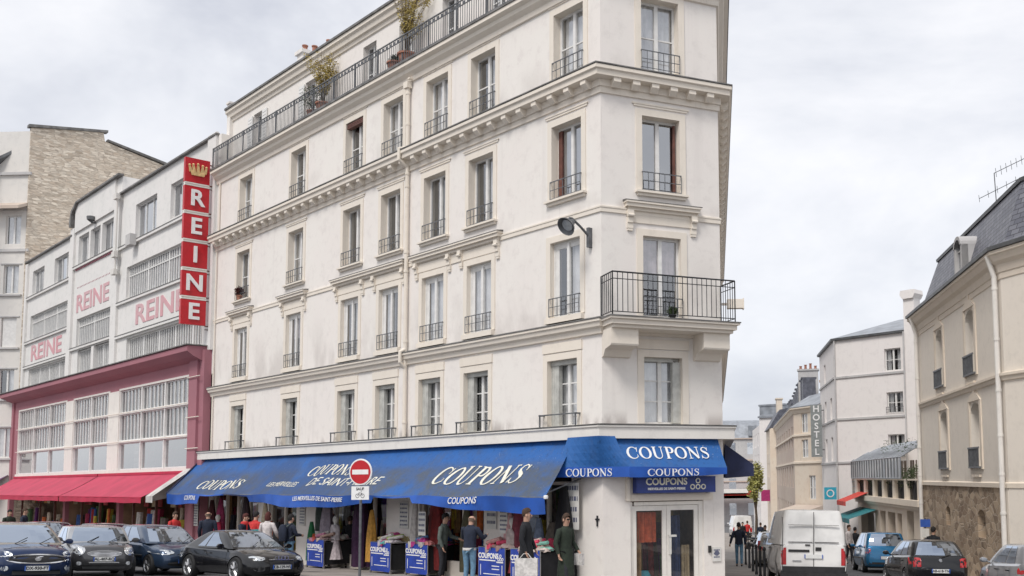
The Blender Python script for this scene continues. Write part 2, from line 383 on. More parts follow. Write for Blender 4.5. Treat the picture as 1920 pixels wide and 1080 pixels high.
M['awn_white'] = plain('white_awning', (.50, .49, .47), .7, var=.25, scale=2)
M['awn_purple'] = plain('purple_awning', (.12, .035, .13), .7, var=.3, scale=2)
M['awn_navy'] = plain('navy_awning', (.012, .018, .06), .7, var=.3, scale=2)
M['awn_teal'] = plain('teal_awning', (.015, .18, .20), .7, var=.3, scale=2)
M['blind'] = plain('blind', (.50, .50, .49), .9, var=.2)
M['magenta'] = plain('magenta_print', (.36, .02, .13), .6, var=.2)
M['lightblue'] = plain('light_blue_panel', (.04, .42, .58), .5, var=.15)
M['fringe'] = plain('fringe_hair', (.17, .12, .09), .9, var=.3)
M['awn_or'] = plain('red_awning', (.60, .05, .03), .7, var=.2, scale=2)
M['poster_blk'] = plain('poster_print', (.10, .10, .10), .7, var=.5, scale=20)
# ---------------------------------------------------------------- lettering
_tc = {}
def text(body, size, bold=0.0, depth=.01, shear=0.0, align='CENTER', squeeze=1.0):
    """letters standing in the XZ plane, facing -Y, centred on the origin"""
    key = (body, size, bold, depth, shear, align)
    if key not in _tc:
        cu = bpy.data.curves.new('lettering', 'FONT'); cu.body = body; cu.size = size; cu.offset = bold; cu.extrude = depth / 2
        cu.shear = shear; cu.align_x = align; cu.align_y = 'CENTER'; cu.resolution_u = 3
        o = link(bpy.data.objects.new('lettering', cu)); bpy.context.view_layer.update()
        me = bpy.data.meshes.new_from_object(o.evaluated_get(bpy.context.evaluated_depsgraph_get()))
        _tc[key] = ([tuple(v.co) for v in me.vertices], [tuple(p.vertices) for p in me.polygons])
        bpy.data.objects.remove(o); bpy.data.curves.remove(cu); bpy.data.meshes.remove(me)
    vs, fs = _tc[key]; m = MB(); m.add([(x * squeeze, -z, y) for x, y, z in vs], fs); return m
def stroke(m, pts, ws, y0=0, th=.012):
    """a pen stroke of varying width through pts (x,z), lying in the XZ plane"""
    L_ = []; Rr = []
    for i, p in enumerate(pts):
        a = pts[max(0, i - 1)]; b = pts[min(len(pts) - 1, i + 1)]; dx, dz = b[0] - a[0], b[1] - a[1]; l = math.hypot(dx, dz) or 1
        wv = ws[i] if isinstance(ws, (list, tuple)) else ws
        nx, nz = -dz / l * wv / 2, dx / l * wv / 2
        L_.append((p[0] + nx, p[1] + nz)); Rr.append((p[0] - nx, p[1] - nz))
    n = len(pts); vs = [(x, y0, z) for x, z in L_ + Rr] + [(x, y0 + th, z) for x, z in L_ + Rr]
    fs = []
    for i in range(n - 1):
        a, b, c, d = i, i + 1, n + i + 1, n + i
        fs += [(a, b, c, d), (2 * n + d, 2 * n + c, 2 * n + b, 2 * n + a), (a, 2 * n + a, 2 * n + b, b), (d, c, 2 * n + c, 2 * n + d)]
    fs += [(0, n, 3 * n, 2 * n), (n - 1, 3 * n - 1 - 0, 4 * n - 1, 2 * n - 1)] if False else []
    m.add(vs, fs)
def arc(cx, cz, rx, rz, a0, a1, n=14): return [(cx + rx * math.cos(R(a0 + (a1 - a0) * i / n)), cz + rz * math.sin(R(a0 + (a1 - a0) * i / n))) for i in range(n + 1)]
TK, TN, SF = .16, .055, .045
def glyph(ch):
    """roman serif capitals of height 1; returns (strokes, advance)"""
    S = []; st = lambda p, w: S.append((p, w))
    def serif(x, z, hw=.12): st([(x - hw, z), (x + hw, z)], SF)
    if ch == 'O':
        n = 28; p = arc(.42, .5, .36, .47, 0, 360, n); st(p, [TN + (TK - TN) * abs(math.cos(R(360 * i / n))) ** 1.3 for i in range(n + 1)]); return S, .86
    if ch == 'C':
        n = 20; p = arc(.43, .5, .37, .47, 42, 318, n); st(p, [TN + (TK - TN) * max(0, -math.cos(R(42 + 276 * i / n))) ** 1.1 for i in range(n + 1)])
        st([(.72, .60), (.74, .95)], [.03, .06]); st([(.72, .36), (.75, .14)], [.03, .03]); return S, .82
    if ch == 'U':
        st([(.16, .97), (.16, .35)] , TK * .95); st(arc(.42, .35, .26, .33, 180, 360, 12), [TK * .95 - (TK * .95 - TN) * min(1, i / 7) for i in range(13)])
        st([(.68, .33), (.68, .97)], TN); serif(.16, .975, .15); serif(.68, .975, .12); return S, .86
    if ch == 'P':
        st([(.18, .02), (.18, .98)], TK); n = 14; p = [(.2, .955)] + arc(.36, .73, .22, .225, 90, -90, n) + [(.2, .505)]
        st(p, [TN] + [TN + (TK - TN) * math.sin(math.pi * i / n) for i in range(n + 1)] + [TN]); serif(.18, .022, .16); st([(.02, .978), (.2, .978)], SF); return S, .66
    if ch == 'N':
        st([(.16, .02), (.16, .96)], TN); st([(.12, .96), (.74, .04)], TK); st([(.74, .03), (.74, .97)], TN); serif(.16, .022, .13); serif(.74, .975, .13); st([(.0, .977), (.18, .977)], SF); return S, .90
    if ch == 'S':
        p = [(.53, .78), (.44, .92), (.3, .965), (.16, .90), (.11, .77), (.17, .65), (.32, .55), (.46, .46), (.54, .33), (.51, .15), (.38, .045), (.25, .03), (.12, .10), (.06, .25)]
        st(p, [.03, .05, .055, .07, .10, .13, .16, .16, .12, .08, .055, .055, .05, .03]); st([(.535, .68), (.545, .95)], [.03, .05]); st([(.065, .30), (.05, .03)], [.03, .05]); return S, .62
    return S, .4
def serif_text(word, h, width, shear=0.0, th=.012, gap=.06):
    m = MB(); x = 0; k = 0
    for ch in word:
        S, adv = glyph(ch)
        for p, wv in S:
            stroke(m, [(q[0] + x, q[1]) for q in p], wv, -th - .0006 * (k % 9), th); k += 1
        x += adv + gap
    x -= gap
    m.map(lambda a, b, c: ((a - x / 2) * width / x + (c - .5) * h * shear, b, (c - .5) * h))
    return m

# ---------------------------------------------------------------- generic building pieces
def wall_open(mb, x0, x1, z0, z1, ops, depth=.28, y=0.0, reveals=True):
    """wall sheet at y with rectangular openings and their reveals"""
    xs = sorted(set([x0, x1] + [v for o in ops for v in (o[0], o[1]) if x0 < v < x1])); zs = sorted(set([z0, z1] + [v for o in ops for v in (o[2], o[3]) if z0 < v < z1]))
    for i in range(len(xs) - 1):
        for j in range(len(zs) - 1):
            cx, cz = (xs[i] + xs[i + 1]) / 2, (zs[j] + zs[j + 1]) / 2
            if any(o[0] < cx < o[1] and o[2] < cz < o[3] for o in ops): continue
            mb.quad((xs[i], y, zs[j]), (xs[i + 1], y, zs[j]), (xs[i + 1], y, zs[j + 1]), (xs[i], y, zs[j + 1]))
    for a, b, c, d in (ops if reveals else ()):
        c2 = max(c, z0)
        mb.quad((a, y, c2), (a, y, d), (a, y + depth, d), (a, y + depth, c2)); mb.quad((b, y, c2), (b, y + depth, c2), (b, y + depth, d), (b, y, d))
        mb.quad((a, y, d), (b, y, d), (b, y + depth, d), (a, y + depth, d))
        if c > z0: mb.quad((a, y, c), (a, y + depth, c), (b, y + depth, c), (b, y, c))
    return mb
def offset_path(path, o):
    """open polyline offset outward (towards -Y when running +X)"""
    n = len(path); res = []
    for i in range(n):
        ds = []
        if i > 0: ds.append((path[i] - path[i - 1]).normalized())
        if i < n - 1: ds.append((path[i + 1] - path[i]).normalized())
        ns = [Vector((d_.y, -d_.x)) for d_ in ds]
        if len(ns) == 1: res.append(path[i] + ns[0] * o)
        else:
            b = (ns[0] + ns[1]).normalized(); res.append(path[i] + b * (o / max(.3, b.dot(ns[0]))))
    return res
def moulding(mb, path, prof):
    """sweep a profile [(out, z), ...] along a ground-plan path"""
    rows = [[Vector((*q, z)) for q in offset_path(path, o)] for o, z in prof]; n = len(path); m = len(prof)
    vs = [p for r_ in rows for p in r_]
    fs = [(j * n + i, j * n + i + 1, (j + 1) * n + i + 1, (j + 1) * n + i) for j in range(m - 1) for i in range(n - 1)]
    fs += [tuple(j * n for j in range(m)), tuple(j * n + n - 1 for j in reversed(range(m)))]
    mb.add(vs, fs); return mb
def local(vs_path, o): return [Vector((p.x - o.x, p.y - o.y)) for p in vs_path]

def railing(w_, z0, z1, nb=6, nh=3, dep=0.0, r=.009):
    m = MB(); m.box(-w_ / 2, w_ / 2, -dep - r, -dep + r, z1 - .02, z1 + .004)
    for k in range(nh): z = z0 + (z1 - z0) * (k / nh) ; m.box(-w_ / 2, w_ / 2, -dep - r * .7, -dep + r * .7, z - .008, z + .008)
    for k in range(nb + 1):
        x = -w_ / 2 + w_ * k / nb; m.box(x - r * .7, x + r * .7, -dep - r * .7 - .001, -dep + r * .7 + .001, z0 - .02, z1)
    if dep > .01:
        for x in (-w_ / 2, w_ / 2): m.box(x - r, x + r, -dep, .02, z1 - .02, z1 + .01); m.box(x - r, x + r, -dep, .02, z0 - .01, z0 + .01)
    return m
_wc = {}
def cached(key, fn):
    if key not in _wc: _wc[key] = fn()
    return _wc[key]
def leaf_frame(w_, h, leaves=2, bars=0, t=.055, mid=.10, dy=.02, head=.06):
    """glazed leaves: outer casing, leaf stiles, meeting stile and glazing bars; front at y=0"""
    m = MB(); m.box(-w_ / 2, -w_ / 2 + t, 0, .06, 0, h); m.box(w_ / 2 - t, w_ / 2, 0, .06, 0, h)
    m.box(-w_ / 2 + t, w_ / 2 - t, .001, .061, 0, t); m.box(-w_ / 2 + t, w_ / 2 - t, .001, .061, h - head, h)
    if leaves == 2: m.box(-mid / 2, mid / 2, -.02, .05, t, h - head)
    for k in range(bars):
        z = t + (h - t - head) * (k + 1) / (bars + 1)
        for a, b in (((-w_ / 2 + t, -mid / 2), (mid / 2, w_ / 2 - t)) if leaves == 2 else ((-w_ / 2 + t, w_ / 2 - t),)): m.box(a, b, .005, .045, z - .017, z + .017)
    return m
def add_window(F, root, x, z, w_, h, depth=.28, bars=0, rail=True, curtain=0, style='', rnd=0, glass='glass', frame='frame', rail_mat='iron_g', leaves=2, name='window'):
    """window > frame is the window's own mesh; pane, curtain, railing are its children"""
    p = F.w(x, 0); ro = root.location
    k = ('wf', round(w_, 2), round(h, 2), bars, frame, depth, leaves)
    def mk():
        m = leaf_frame(w_, h, leaves, bars); m.map(lambda a, b, c: (a, b + depth - .06, c)); return m.mesh('window', M[frame])
    W_ = part(name, cached(k, mk), None, root, (p.x - ro.x, p.y - ro.y, z), F.th)
    def mkp():
        m = MB(); m.quad((-w_ / 2 + .03, depth - .03, .03), (w_ / 2 - .03, depth - .03, .03), (w_ / 2 - .03, depth - .03, h - .03), (-w_ / 2 + .03, depth - .03, h - .03)); return m.mesh('pane', M[glass])
    part('pane', cached(('wp', w_, h, depth, glass), mkp), None, W_)
    def mkb():
        m = MB(); m.box(-w_ / 2 - .3, w_ / 2 + .3, depth + .9, depth + .95, -.2, h + .3); m.box(-w_ / 2 - .3, -w_ / 2 - .27, depth + .02, depth + .9, -.2, h + .3); m.box(w_ / 2 + .27, w_ / 2 + .3, depth + .02, depth + .9, -.2, h + .3)
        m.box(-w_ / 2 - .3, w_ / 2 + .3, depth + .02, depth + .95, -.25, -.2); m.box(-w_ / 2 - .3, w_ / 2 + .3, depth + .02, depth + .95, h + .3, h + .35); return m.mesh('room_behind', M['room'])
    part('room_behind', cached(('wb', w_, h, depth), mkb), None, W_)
    if curtain:
        def mkc():
            m = MB()
            def sheet(a, b, z0_=.02, z1_=h - .02):
                nn = max(6, int((b - a) / .05)); m.grid(lambda u, v: (a + (b - a) * u, depth + .07 + .018 * math.sin(u * nn * 1.9 + a * 9), z0_ + (z1_ - z0_) * v), nn * 2, 1)
            i_ = w_ / 2 - .05
            if curtain == 1: sheet(-i_, i_)
            elif curtain == 2: sheet(-i_, -i_ * .45); sheet(i_ * .35, i_)
            elif curtain == 3: sheet(0, i_)
            elif curtain == 4: sheet(-i_, 0)
            elif curtain == 5: sheet(-i_, i_, h * .55)
            return m.mesh('curtain', M['curtain' if curtain != 5 else 'curtain_d'])
        part('curtain', cached(('wcu', w_, h, depth, curtain), mkc), None, W_)
    if rail == 'low':
        part('railing', cached(('rl', w_), lambda: railing_low(w_).mesh('railing', M['iron_g'])), None, W_)
    elif rail:
        part('railing', cached(('rr', w_, rail), lambda: railing(w_ + .02, .04, rail if rail is not True else .52, 7, 2, .07).mesh('railing', M[rail_mat])), None, W_)
    return W_
def railing_low(w_):
    m = MB(); hw = w_ / 2 + .14
    m.box(-hw, hw, -.20, -.15, .29, .32)
    for x in (-hw, hw - .05): m.box(x, x + .05, -.199, .01, .285, .325); m.box(x + .01, x + .04, -.19, -.16, .0, .285)
    return m
# ================================================================ ground
def ground_sheet():
    m = MB(); xs = [-220, -120, -70, -45, -30, -20, -10, 0, 5, 10, 20, 45, 90, 220]; ys = [-60, -20, 0, 10, 20, 28, 35, 45, 60, 80, 120, 200, 420]
    vs = [(x, y, g(x, y)) for y in ys for x in xs]; n = len(xs)
    m.add(vs, [(j * n + i, j * n + i + 1, (j + 1) * n + i + 1, (j + 1) * n + i) for j in range(len(ys) - 1) for i in range(n - 1)]); return m
struct('road', ground_sheet(), M['asphalt'])
def strip(path_in, o0, o1, h, step=3.0):
    """raised slab between two offsets of a path, following the slope of the ground"""
    pts = []
    for i in range(len(path_in) - 1):
        a, b = path_in[i], path_in[i + 1]; k = max(1, int((b - a).length / step))
        pts += [a.lerp(b, t / k) for t in range(k)]
    pts.append(path_in[-1]); A = offset_path(pts, o0); B = offset_path(pts, o1); n = len(pts); m = MB()
    Z = lambda q, e: (q.x, q.y, g(q.x, q.y) + e)
    vs = [Z(q, h) for q in A] + [Z(q, h) for q in B] + [Z(q, -.2) for q in B]
    m.add(vs, [(i, n + i, n + i + 1, i + 1) for i in range(n - 1)] + [(n + i, 2 * n + i, 2 * n + i + 1, n + i + 1) for i in range(n - 1)]
          + [(0, n, 2 * n), (n - 1, 2 * n - 1, 3 * n - 1)]); return m
Pleft = FL.w(-62, 0).xy; Pc1 = C1.copy(); Pc2 = C2.copy(); Pfar = FR_.w(90, 0).xy
plan = [Pleft, Pc1, Pc2, Pfar]
struct('pavement', strip(plan, -.5, 3.6, .12), M['pave'])
struct('kerb', strip(plan, 3.601, 3.78, .124), M['kerb'])
E_ST = Fr((10, 24.5), math.atan2(-math.cos(AR), math.sin(AR)))   # east side of the side street; local x = -s
p0, p1 = E_ST.w(-95, 0).xy, E_ST.w(30, 0).xy
struct('pavement_east', strip([p0, p1], -.5, 1.1, .12), M['pave'])
struct('kerb_east', strip([p0, p1], 1.101, 1.26, .124), M['kerb'])

# ================================================================ main corner building
B = thing('corner_building', 'cream plastered five storey corner building with blue awnings and chamfered corner', 'building', (C1.x, C1.y, 0))
bo = B.location
def fpart(name, mb, mat, F, root=B, **k):
    o = F.w(0, 0); return part(name, mb, M[mat], root, (o.x - root.location.x, o.y - root.location.y, 0), F.th, **k)
UL = 24.4                      # width of the long facade
ROOFZ, SLAB = 18.3, 15.6
cols = [21.6, 16.95, 12.75, 10.2, 7.62, 5.21, 1.38]
rowsL = {'1F': (3.78, 5.50, .14), '2F': (6.62, 8.60, .01), '3F': (9.72, 11.71, -.05), '4F': (12.93, 14.75, -.14)}
WW = 1.2
ops = []
for k, (z0, z1, dx) in rowsL.items():
    for c in cols:
        ops.append((-(c + dx) - WW / 2, -(c + dx) + WW / 2, z0, z1))
shop = [(24.0, 19.6), (18.68, 16.4), (14.75, 10.18), (8.26, 4.95), (3.39, 1.17)]
ops_g = [(-a, -b, -3, 2.95) for a, b in shop]
mw = wall_open(MB(), -UL, 0, -3, SLAB, ops + ops_g, .30, reveals=False); 
for a_, b_ in shop: mw.quad((-a_, 0, -3), (-a_, 0, 2.95), (-a_, .3, 2.95), (-a_, .3, -3)); mw.quad((-b_, 0, -3), (-b_, .3, -3), (-b_, .3, 2.95), (-b_, 0, 2.95)); mw.quad((-a_, 0, 2.95), (-b_, 0, 2.95), (-b_, .3, 2.95), (-a_, .3, 2.95))
fpart('long_facade_wall', mw, 'wall', FL)
# chamfer
ccx = 1.65; CW = 1.06
rowsC = {'1F': (3.80, 5.48), '2F': (6.50, 8.57), '3F': (9.72, 11.70), '4F': (12.93, 14.86)}
opsC = [(ccx - CW / 2, ccx + CW / 2, a, b) for a, b in rowsC.values()] + [(.73, 2.74, -3, 1.88)]
mw = wall_open(MB(), 0, WC, -3, SLAB, opsC, .30, reveals=False); mw.quad((.73, 0, -3), (.73, 0, 1.88), (.73, .3, 1.88), (.73, .3, -3)); mw.quad((2.74, 0, -3), (2.74, .3, -3), (2.74, .3, 1.88), (2.74, 0, 1.88)); mw.quad((.73, 0, 1.88), (2.74, 0, 1.88), (2.74, .3, 1.88), (.73, .3, 1.88))
fpart('corner_wall', mw, 'wall', FC)
# right street facade, back and ends
RL = 26.0
colsR = [2.2 + 3.0 * i for i in range(8)]
opsR = [(c - .55, c + .55, a, b) for c in colsR for a, b in rowsC.values()]
fpart('side_street_wall', wall_open(MB(), 0, RL, -4, SLAB, opsR, .3), 'wall', FR_)
e1, e2 = FL.w(-UL, 0).xy, FR_.w(RL, 0).xy
bl = lambda v, z: (v.x - bo.x, v.y - bo.y, z)
mb = MB()
back1 = FL.w(-UL, 9).xy; back2 = FR_.w(RL, 7.5).xy
# rear walls closing the wedge-shaped block, and the set-back top storey
mb.quad(bl(e1, -3), bl(back1, -3), bl(back1, ROOFZ), bl(e1, ROOFZ - 3.15)); mb.quad(bl(back1, -3), bl(back2, -3), bl(back2, ROOFZ - .5), bl(back1, ROOFZ - .5)); mb.quad(bl(back2, -3), bl(e2, -3), bl(e2, ROOFZ - 3.15), bl(back2, ROOFZ - .5))
part('rear_wall', mb, M['wall'], B)
top = [e1, C1, C2, e2]; SB = .45
topin = offset_path(top, -SB)
# top storey
FT = Fr(topin[1], -AL)
UT = (topin[0] - topin[1]).length
c5 = [21.25, 16.6, 12.2, 9.8, 7.2, 4.8, 1.1]
ops5 = [(-c - .45, -c + .45, SLAB, 17.55) for c in c5]
def fpartT(n, m, mt): return part(n, m, M[mt], B, (FT.o.x - bo.x, FT.o.y - bo.y, 0), FT.th)
fpartT('top_storey_wall', wall_open(MB(), -UT, 0, SLAB, ROOFZ, ops5, .25), 'wall')
FTC = Fr(topin[1], AC); tcw = (topin[2] - topin[1]).length
part('top_storey_wall', wall_open(MB(), 0, tcw, SLAB, ROOFZ, [(tcw / 2 - .5, tcw / 2 + .5, SLAB, 17.55)], .25), M['wall'], B, (FT.o.x - bo.x, FT.o.y - bo.y, 0), AC)
FTR = Fr(topin[2], RTH); part('top_storey_wall', wall_open(MB(), 0, RL, SLAB, ROOFZ, [], .25), M['wall'], B, (FTR.o.x - bo.x, FTR.o.y - bo.y, 0), RTH)
# party-wall upstand at the left end
mm = MB(); mm.box(-UL - .02, -UL + .28, -.02, 9, SLAB - .3, 17.2); mm.box(-UL - .021, -UL + .28, SB - .15, 9, 17.2, ROOFZ + .3); mm.box(-UL - .04, -UL + .31, SB - .2, 9, ROOFZ + .3, ROOFZ + .38)
fpart('party_wall', mm, 'wall', FL)
# roof: shallow zinc hips behind the top cornice
mb = MB(); ti = local(offset_path(top, -SB + .22), bo); cen = local(offset_path(top, -5.2), bo); n = 4
mb.add([(p.x, p.y, ROOFZ + .12) for p in ti] + [(p.x, p.y, ROOFZ + 1.0) for p in cen] + [bl(back1, ROOFZ + .12), bl(back2, ROOFZ + .12)],
       [(0, 1, 5, 4), (1, 2, 6, 5), (2, 3, 7, 6), (4, 5, 6, 7), (8, 0, 4), (8, 4, 7, 9), (9, 7, 3)])
part('roof', mb, M['zinc'], B)
lp = local(top, bo); lpt = local(topin, bo)
part('top_cornice', moulding(MB(), lpt, [(0, 17.80), (.05, 17.83), (.07, 17.95), (.14, 17.98), (.17, 18.12), (.24, 18.18), (.24, 18.30), (0, 18.32)]), M['trim'], B)
part('gutter', moulding(MB(), lpt, [(.20, 18.305), (.29, 18.31), (.29, 18.39), (.16, 18.40)]), M['lead'], B)
# balcony slab of the top storey
part('balcony_slab', moulding(MB(), lp, [(0, 15.0), (.06, 15.02), (.08, 15.16), (.2, 15.26), (.22, 15.36), (.34, 15.42), (.34, 15.53), (0, 15.54)]), M['trim'], B)
mb = MB(); A_ = local(offset_path(top, .37), bo); D_ = local(offset_path(top, -SB), bo)
mb.add([(p.x, p.y, 15.535) for p in A_] + [(p.x, p.y, 15.535) for p in D_] + [(p.x, p.y, 15.60) for p in A_] + [(p.x, p.y, 15.60) for p in D_],
       sum([[(i, i + 1, 5 + i, 4 + i), (8 + i, 12 + i, 13 + i, 9 + i), (i, 8 + i, 9 + i, i + 1)] for i in range(3)], []) + [(0, 4, 12, 8), (3, 11, 15, 7)])
part('balcony_floor', mb, M['lead'], B)
# long iron railing of the top balcony
def rail_run(F, x0, x1, o, z0, z1, sp=.115, heavy=1.55, r=.0085):
    m = MB(); m.box(x0, x1, -o - .018, -o + .018, z1 - .02, z1 + .01); m.box(x0, x1, -o - .012, -o + .012, z1 - .17, z1 - .145); m.box(x0, x1, -o - .014, -o + .014, z0 + .07, z0 + .095)
    n = int((x1 - x0) / sp)
    for i in range(n + 1):
        x = x0 + (x1 - x0) * i / n; m.box(x - r, x + r, -o - r * .8, -o + r * .8, z0 + .07, z1 - .02)
        if i < n: xc = x + sp / 2; m.box(xc - .034, xc + .034, -o - .008, -o + .008, z1 - .135, z1 - .06) if i % 2 else None
    x = x0
    while x <= x1 + .01: m.box(x - .02, x + .02, -o - .02, -o + .02, z0, z1 + .02); x += (x1 - x0) / max(1, round((x1 - x0) / heavy))
    return m
fpart('balcony_railing', rail_run(FL, -UL + .05, 0, .26, SLAB, 16.52), 'iron_g', FL)
fpart('balcony_railing', rail_run(FC, .0, WC, .26, SLAB, 16.52), 'iron_g', FC)
fpart('balcony_railing', rail_run(FR_, .1, RL, .26, SLAB, 16.52, .2), 'iron_g', FR_)
# modillion cornice above the third floor
part('modillion_cornice', moulding(MB(), lp, [(0, 12.12), (.05, 12.13), (.05, 12.28), (.09, 12.29), (.09, 12.46), (.32, 12.48), (.33, 12.60), (.38, 12.63), (.38, 12.72), (0, 12.73)]), M['trim'], B)
part('cornice_flashing', moulding(MB(), lp, [(.0, 12.735), (.40, 12.735), (.40, 12.765), (0, 12.90)]), M['lead'], B)
mb = MB()
def modil(m, x): m.prism([(-.075, 12.29), (-.16, 12.26), (-.24, 12.33), (-.29, 12.37), (-.29, 12.475), (-.075, 12.475)], 'x', x - .10, x + .10)
m1 = MB(); modil(m1, 0); m1 = m1.mesh('modillion', M['trim'])
for F_, n_, f_ in ((FL, 36, lambda i: -.35 - .675 * i), (FC, 6, lambda i: .35 + .525 * i), (FR_, 38, lambda i: .35 + .675 * i)):
    for i in range(n_): p_ = F_.w(f_(i), 0); part('modillion', m1, None, B, (p_.x - bo.x, p_.y - bo.y, 0), F_.th)
# string courses
part('string_course', moulding(MB(), lp, [(0, 6.0), (.07, 6.02), (.09, 6.14), (.17, 6.18), (.19, 6.27), (.23, 6.30), (.23, 6.36), (0, 6.40)]), M['trim'], B)
part('string_flashing', moulding(MB(), lp, [(0, 6.405), (.25, 6.365), (.25, 6.385), (0, 6.46)]), M['lead'], B)
part('thin_course', moulding(MB(), lp, [(0, 9.07), (.035, 9.08), (.035, 9.18), (.05, 9.19), (.05, 9.23), (0, 9.25)]), M['trim'], B)
e1x = FL.w(-UL - .7, 0).xy
part('shop_cornice', moulding(MB(), local([e1x, C1, C2, e2], bo), [(0, 3.42), (.30, 3.42), (.30, 3.68), (.34, 3.70), (.34, 3.74), (0, 3.75)]), M['band'], B)
part('shop_flashing', moulding(MB(), local([e1x, C1, C2, e2], bo), [(0, 3.755), (.36, 3.752), (.36, 3.772), (0, 3.80)]), M['lead'], B)
# window surrounds: flat bands and head mouldings
def surround(m, cx, z0, z1, w_, head='thin', bottom=False):
    b = .17; hw = w_ / 2
    m.box(cx - hw - b, cx - hw, -.028, 0.001, z0, z1); m.box(cx + hw, cx + hw + b, -.028, .001, z0, z1); m.box(cx - hw - b, cx + hw + b, -.028, .001, z1, z1 + b)
    if head == 'thin':
        m.box(cx - hw - b - .10, cx + hw + b + .10, -.045, .001, z1 + b + .115, z1 + b + .15); m.box(cx - hw - b - .06, cx + hw + b + .06, -.03, .001, z1 + b + .06, z1 + b + .115)
    if head == 'block': m.box(cx - hw - b - .02, cx + hw + b + .02, -.04, .001, z1 + b + .03, z1 + b + .27)
def sill(m, cx, z, w_):
    hw = w_ / 2 + .2; m.box(cx - hw, cx + hw, -.14, .0, z - .055, z); m.box(cx - hw + .05, cx + hw - .05, -.08, .0, z - .13, z - .055)
def dress(W_, k, w_, h):
    def mk(): m = MB(); surround(m, 0, 0, h, w_, {'1F': 'block', '2F': 'none'}.get(k, 'thin')); return m.mesh('surround', M['trim'])
    part('surround', cached(('sur', k, w_, h), mk), None, W_)
    def mr(): h2, d_ = w_ / 2, .37; m = MB(); m.quad((-h2, 0, 0), (-h2, 0, h), (-h2, d_, h), (-h2, d_, 0)); m.quad((h2, 0, 0), (h2, d_, 0), (h2, d_, h), (h2, 0, h)); m.quad((-h2, 0, h), (h2, 0, h), (h2, d_, h), (-h2, d_, h)); m.quad((-h2, 0, 0), (-h2, d_, 0), (h2, d_, 0), (h2, 0, 0)); return m.mesh('reveal', M['trim'])
    part('reveal', cached(('rev', w_, h), mr), None, W_)
    if k == '3F': part('sill', cached(('sil', w_), lambda: (lambda m: (sill(m, 0, 0, w_), m)[1])(MB()).mesh('sill', M['trim'])), None, W_)
    if k == '2F' and w_ > 1.1: part('sill', cached(('si2', w_), lambda: MB().box(-.74, .74, -.12, 0, -.16, -.02).mesh('sill', M['trim'])), None, W_)
# hoods on consoles over the second floor windows
def hood(m, lead, a, b, cons, z=9.30):
    m.box(a, b, -.22, 0, z - .03, z + .02); m.box(a + .03, b - .03, -.18, 0, z - .12, z - .03); m.box(a + .10, b - .10, -.09, 0, z - .20, z - .12); m.box(a + .14, b - .14, -.03, 0, z - .50, z - .24)
    lead.prism([(-.23, z + .021), (-.23, z + .035), (0, z + .07), (0, z + .021)], 'x', a - .02, b + .02)
    for x in cons:
        m.box(x - .08, x + .08, -.13, 0, z - .36, z - .20); m.box(x - .07, x + .07, -.09, 0, z - .52, z - .36); m.box(x - .08, x + .08, -.06, 0, z - .66, z - .52); m.box(x - .07, x + .07, -.05, 0, z - .72, z - .66)
        m.tube([(x - .08, -.12, z - .34), (x + .08, -.12, z - .34)], .04, 8)
for grp in ([21.6], [16.95], [12.75, 10.2], [7.62, 5.21]):
    mL, ld = MB(), MB(); xs = [-c for c in grp]; cons = []
    for x in xs: cons += [x - WW / 2 - .3, x + WW / 2 + .3]
    hood(mL, ld, min(xs) - WW / 2 - .5, max(xs) + WW / 2 + .5, cons)
    hh_ = fpart('window_hood', mL, 'trim', FL); part('hood_flashing', ld, M['lead'], hh_)
mC, ld = MB(), MB(); hood(mC, ld, ccx - CW / 2 - .52, ccx + CW / 2 + .52, [ccx - CW / 2 - .36, ccx + CW / 2 + .36], 9.38)
fpart('window_hood', mC, 'trim', FC); fpart('hood_flashing', ld, 'lead', FC)
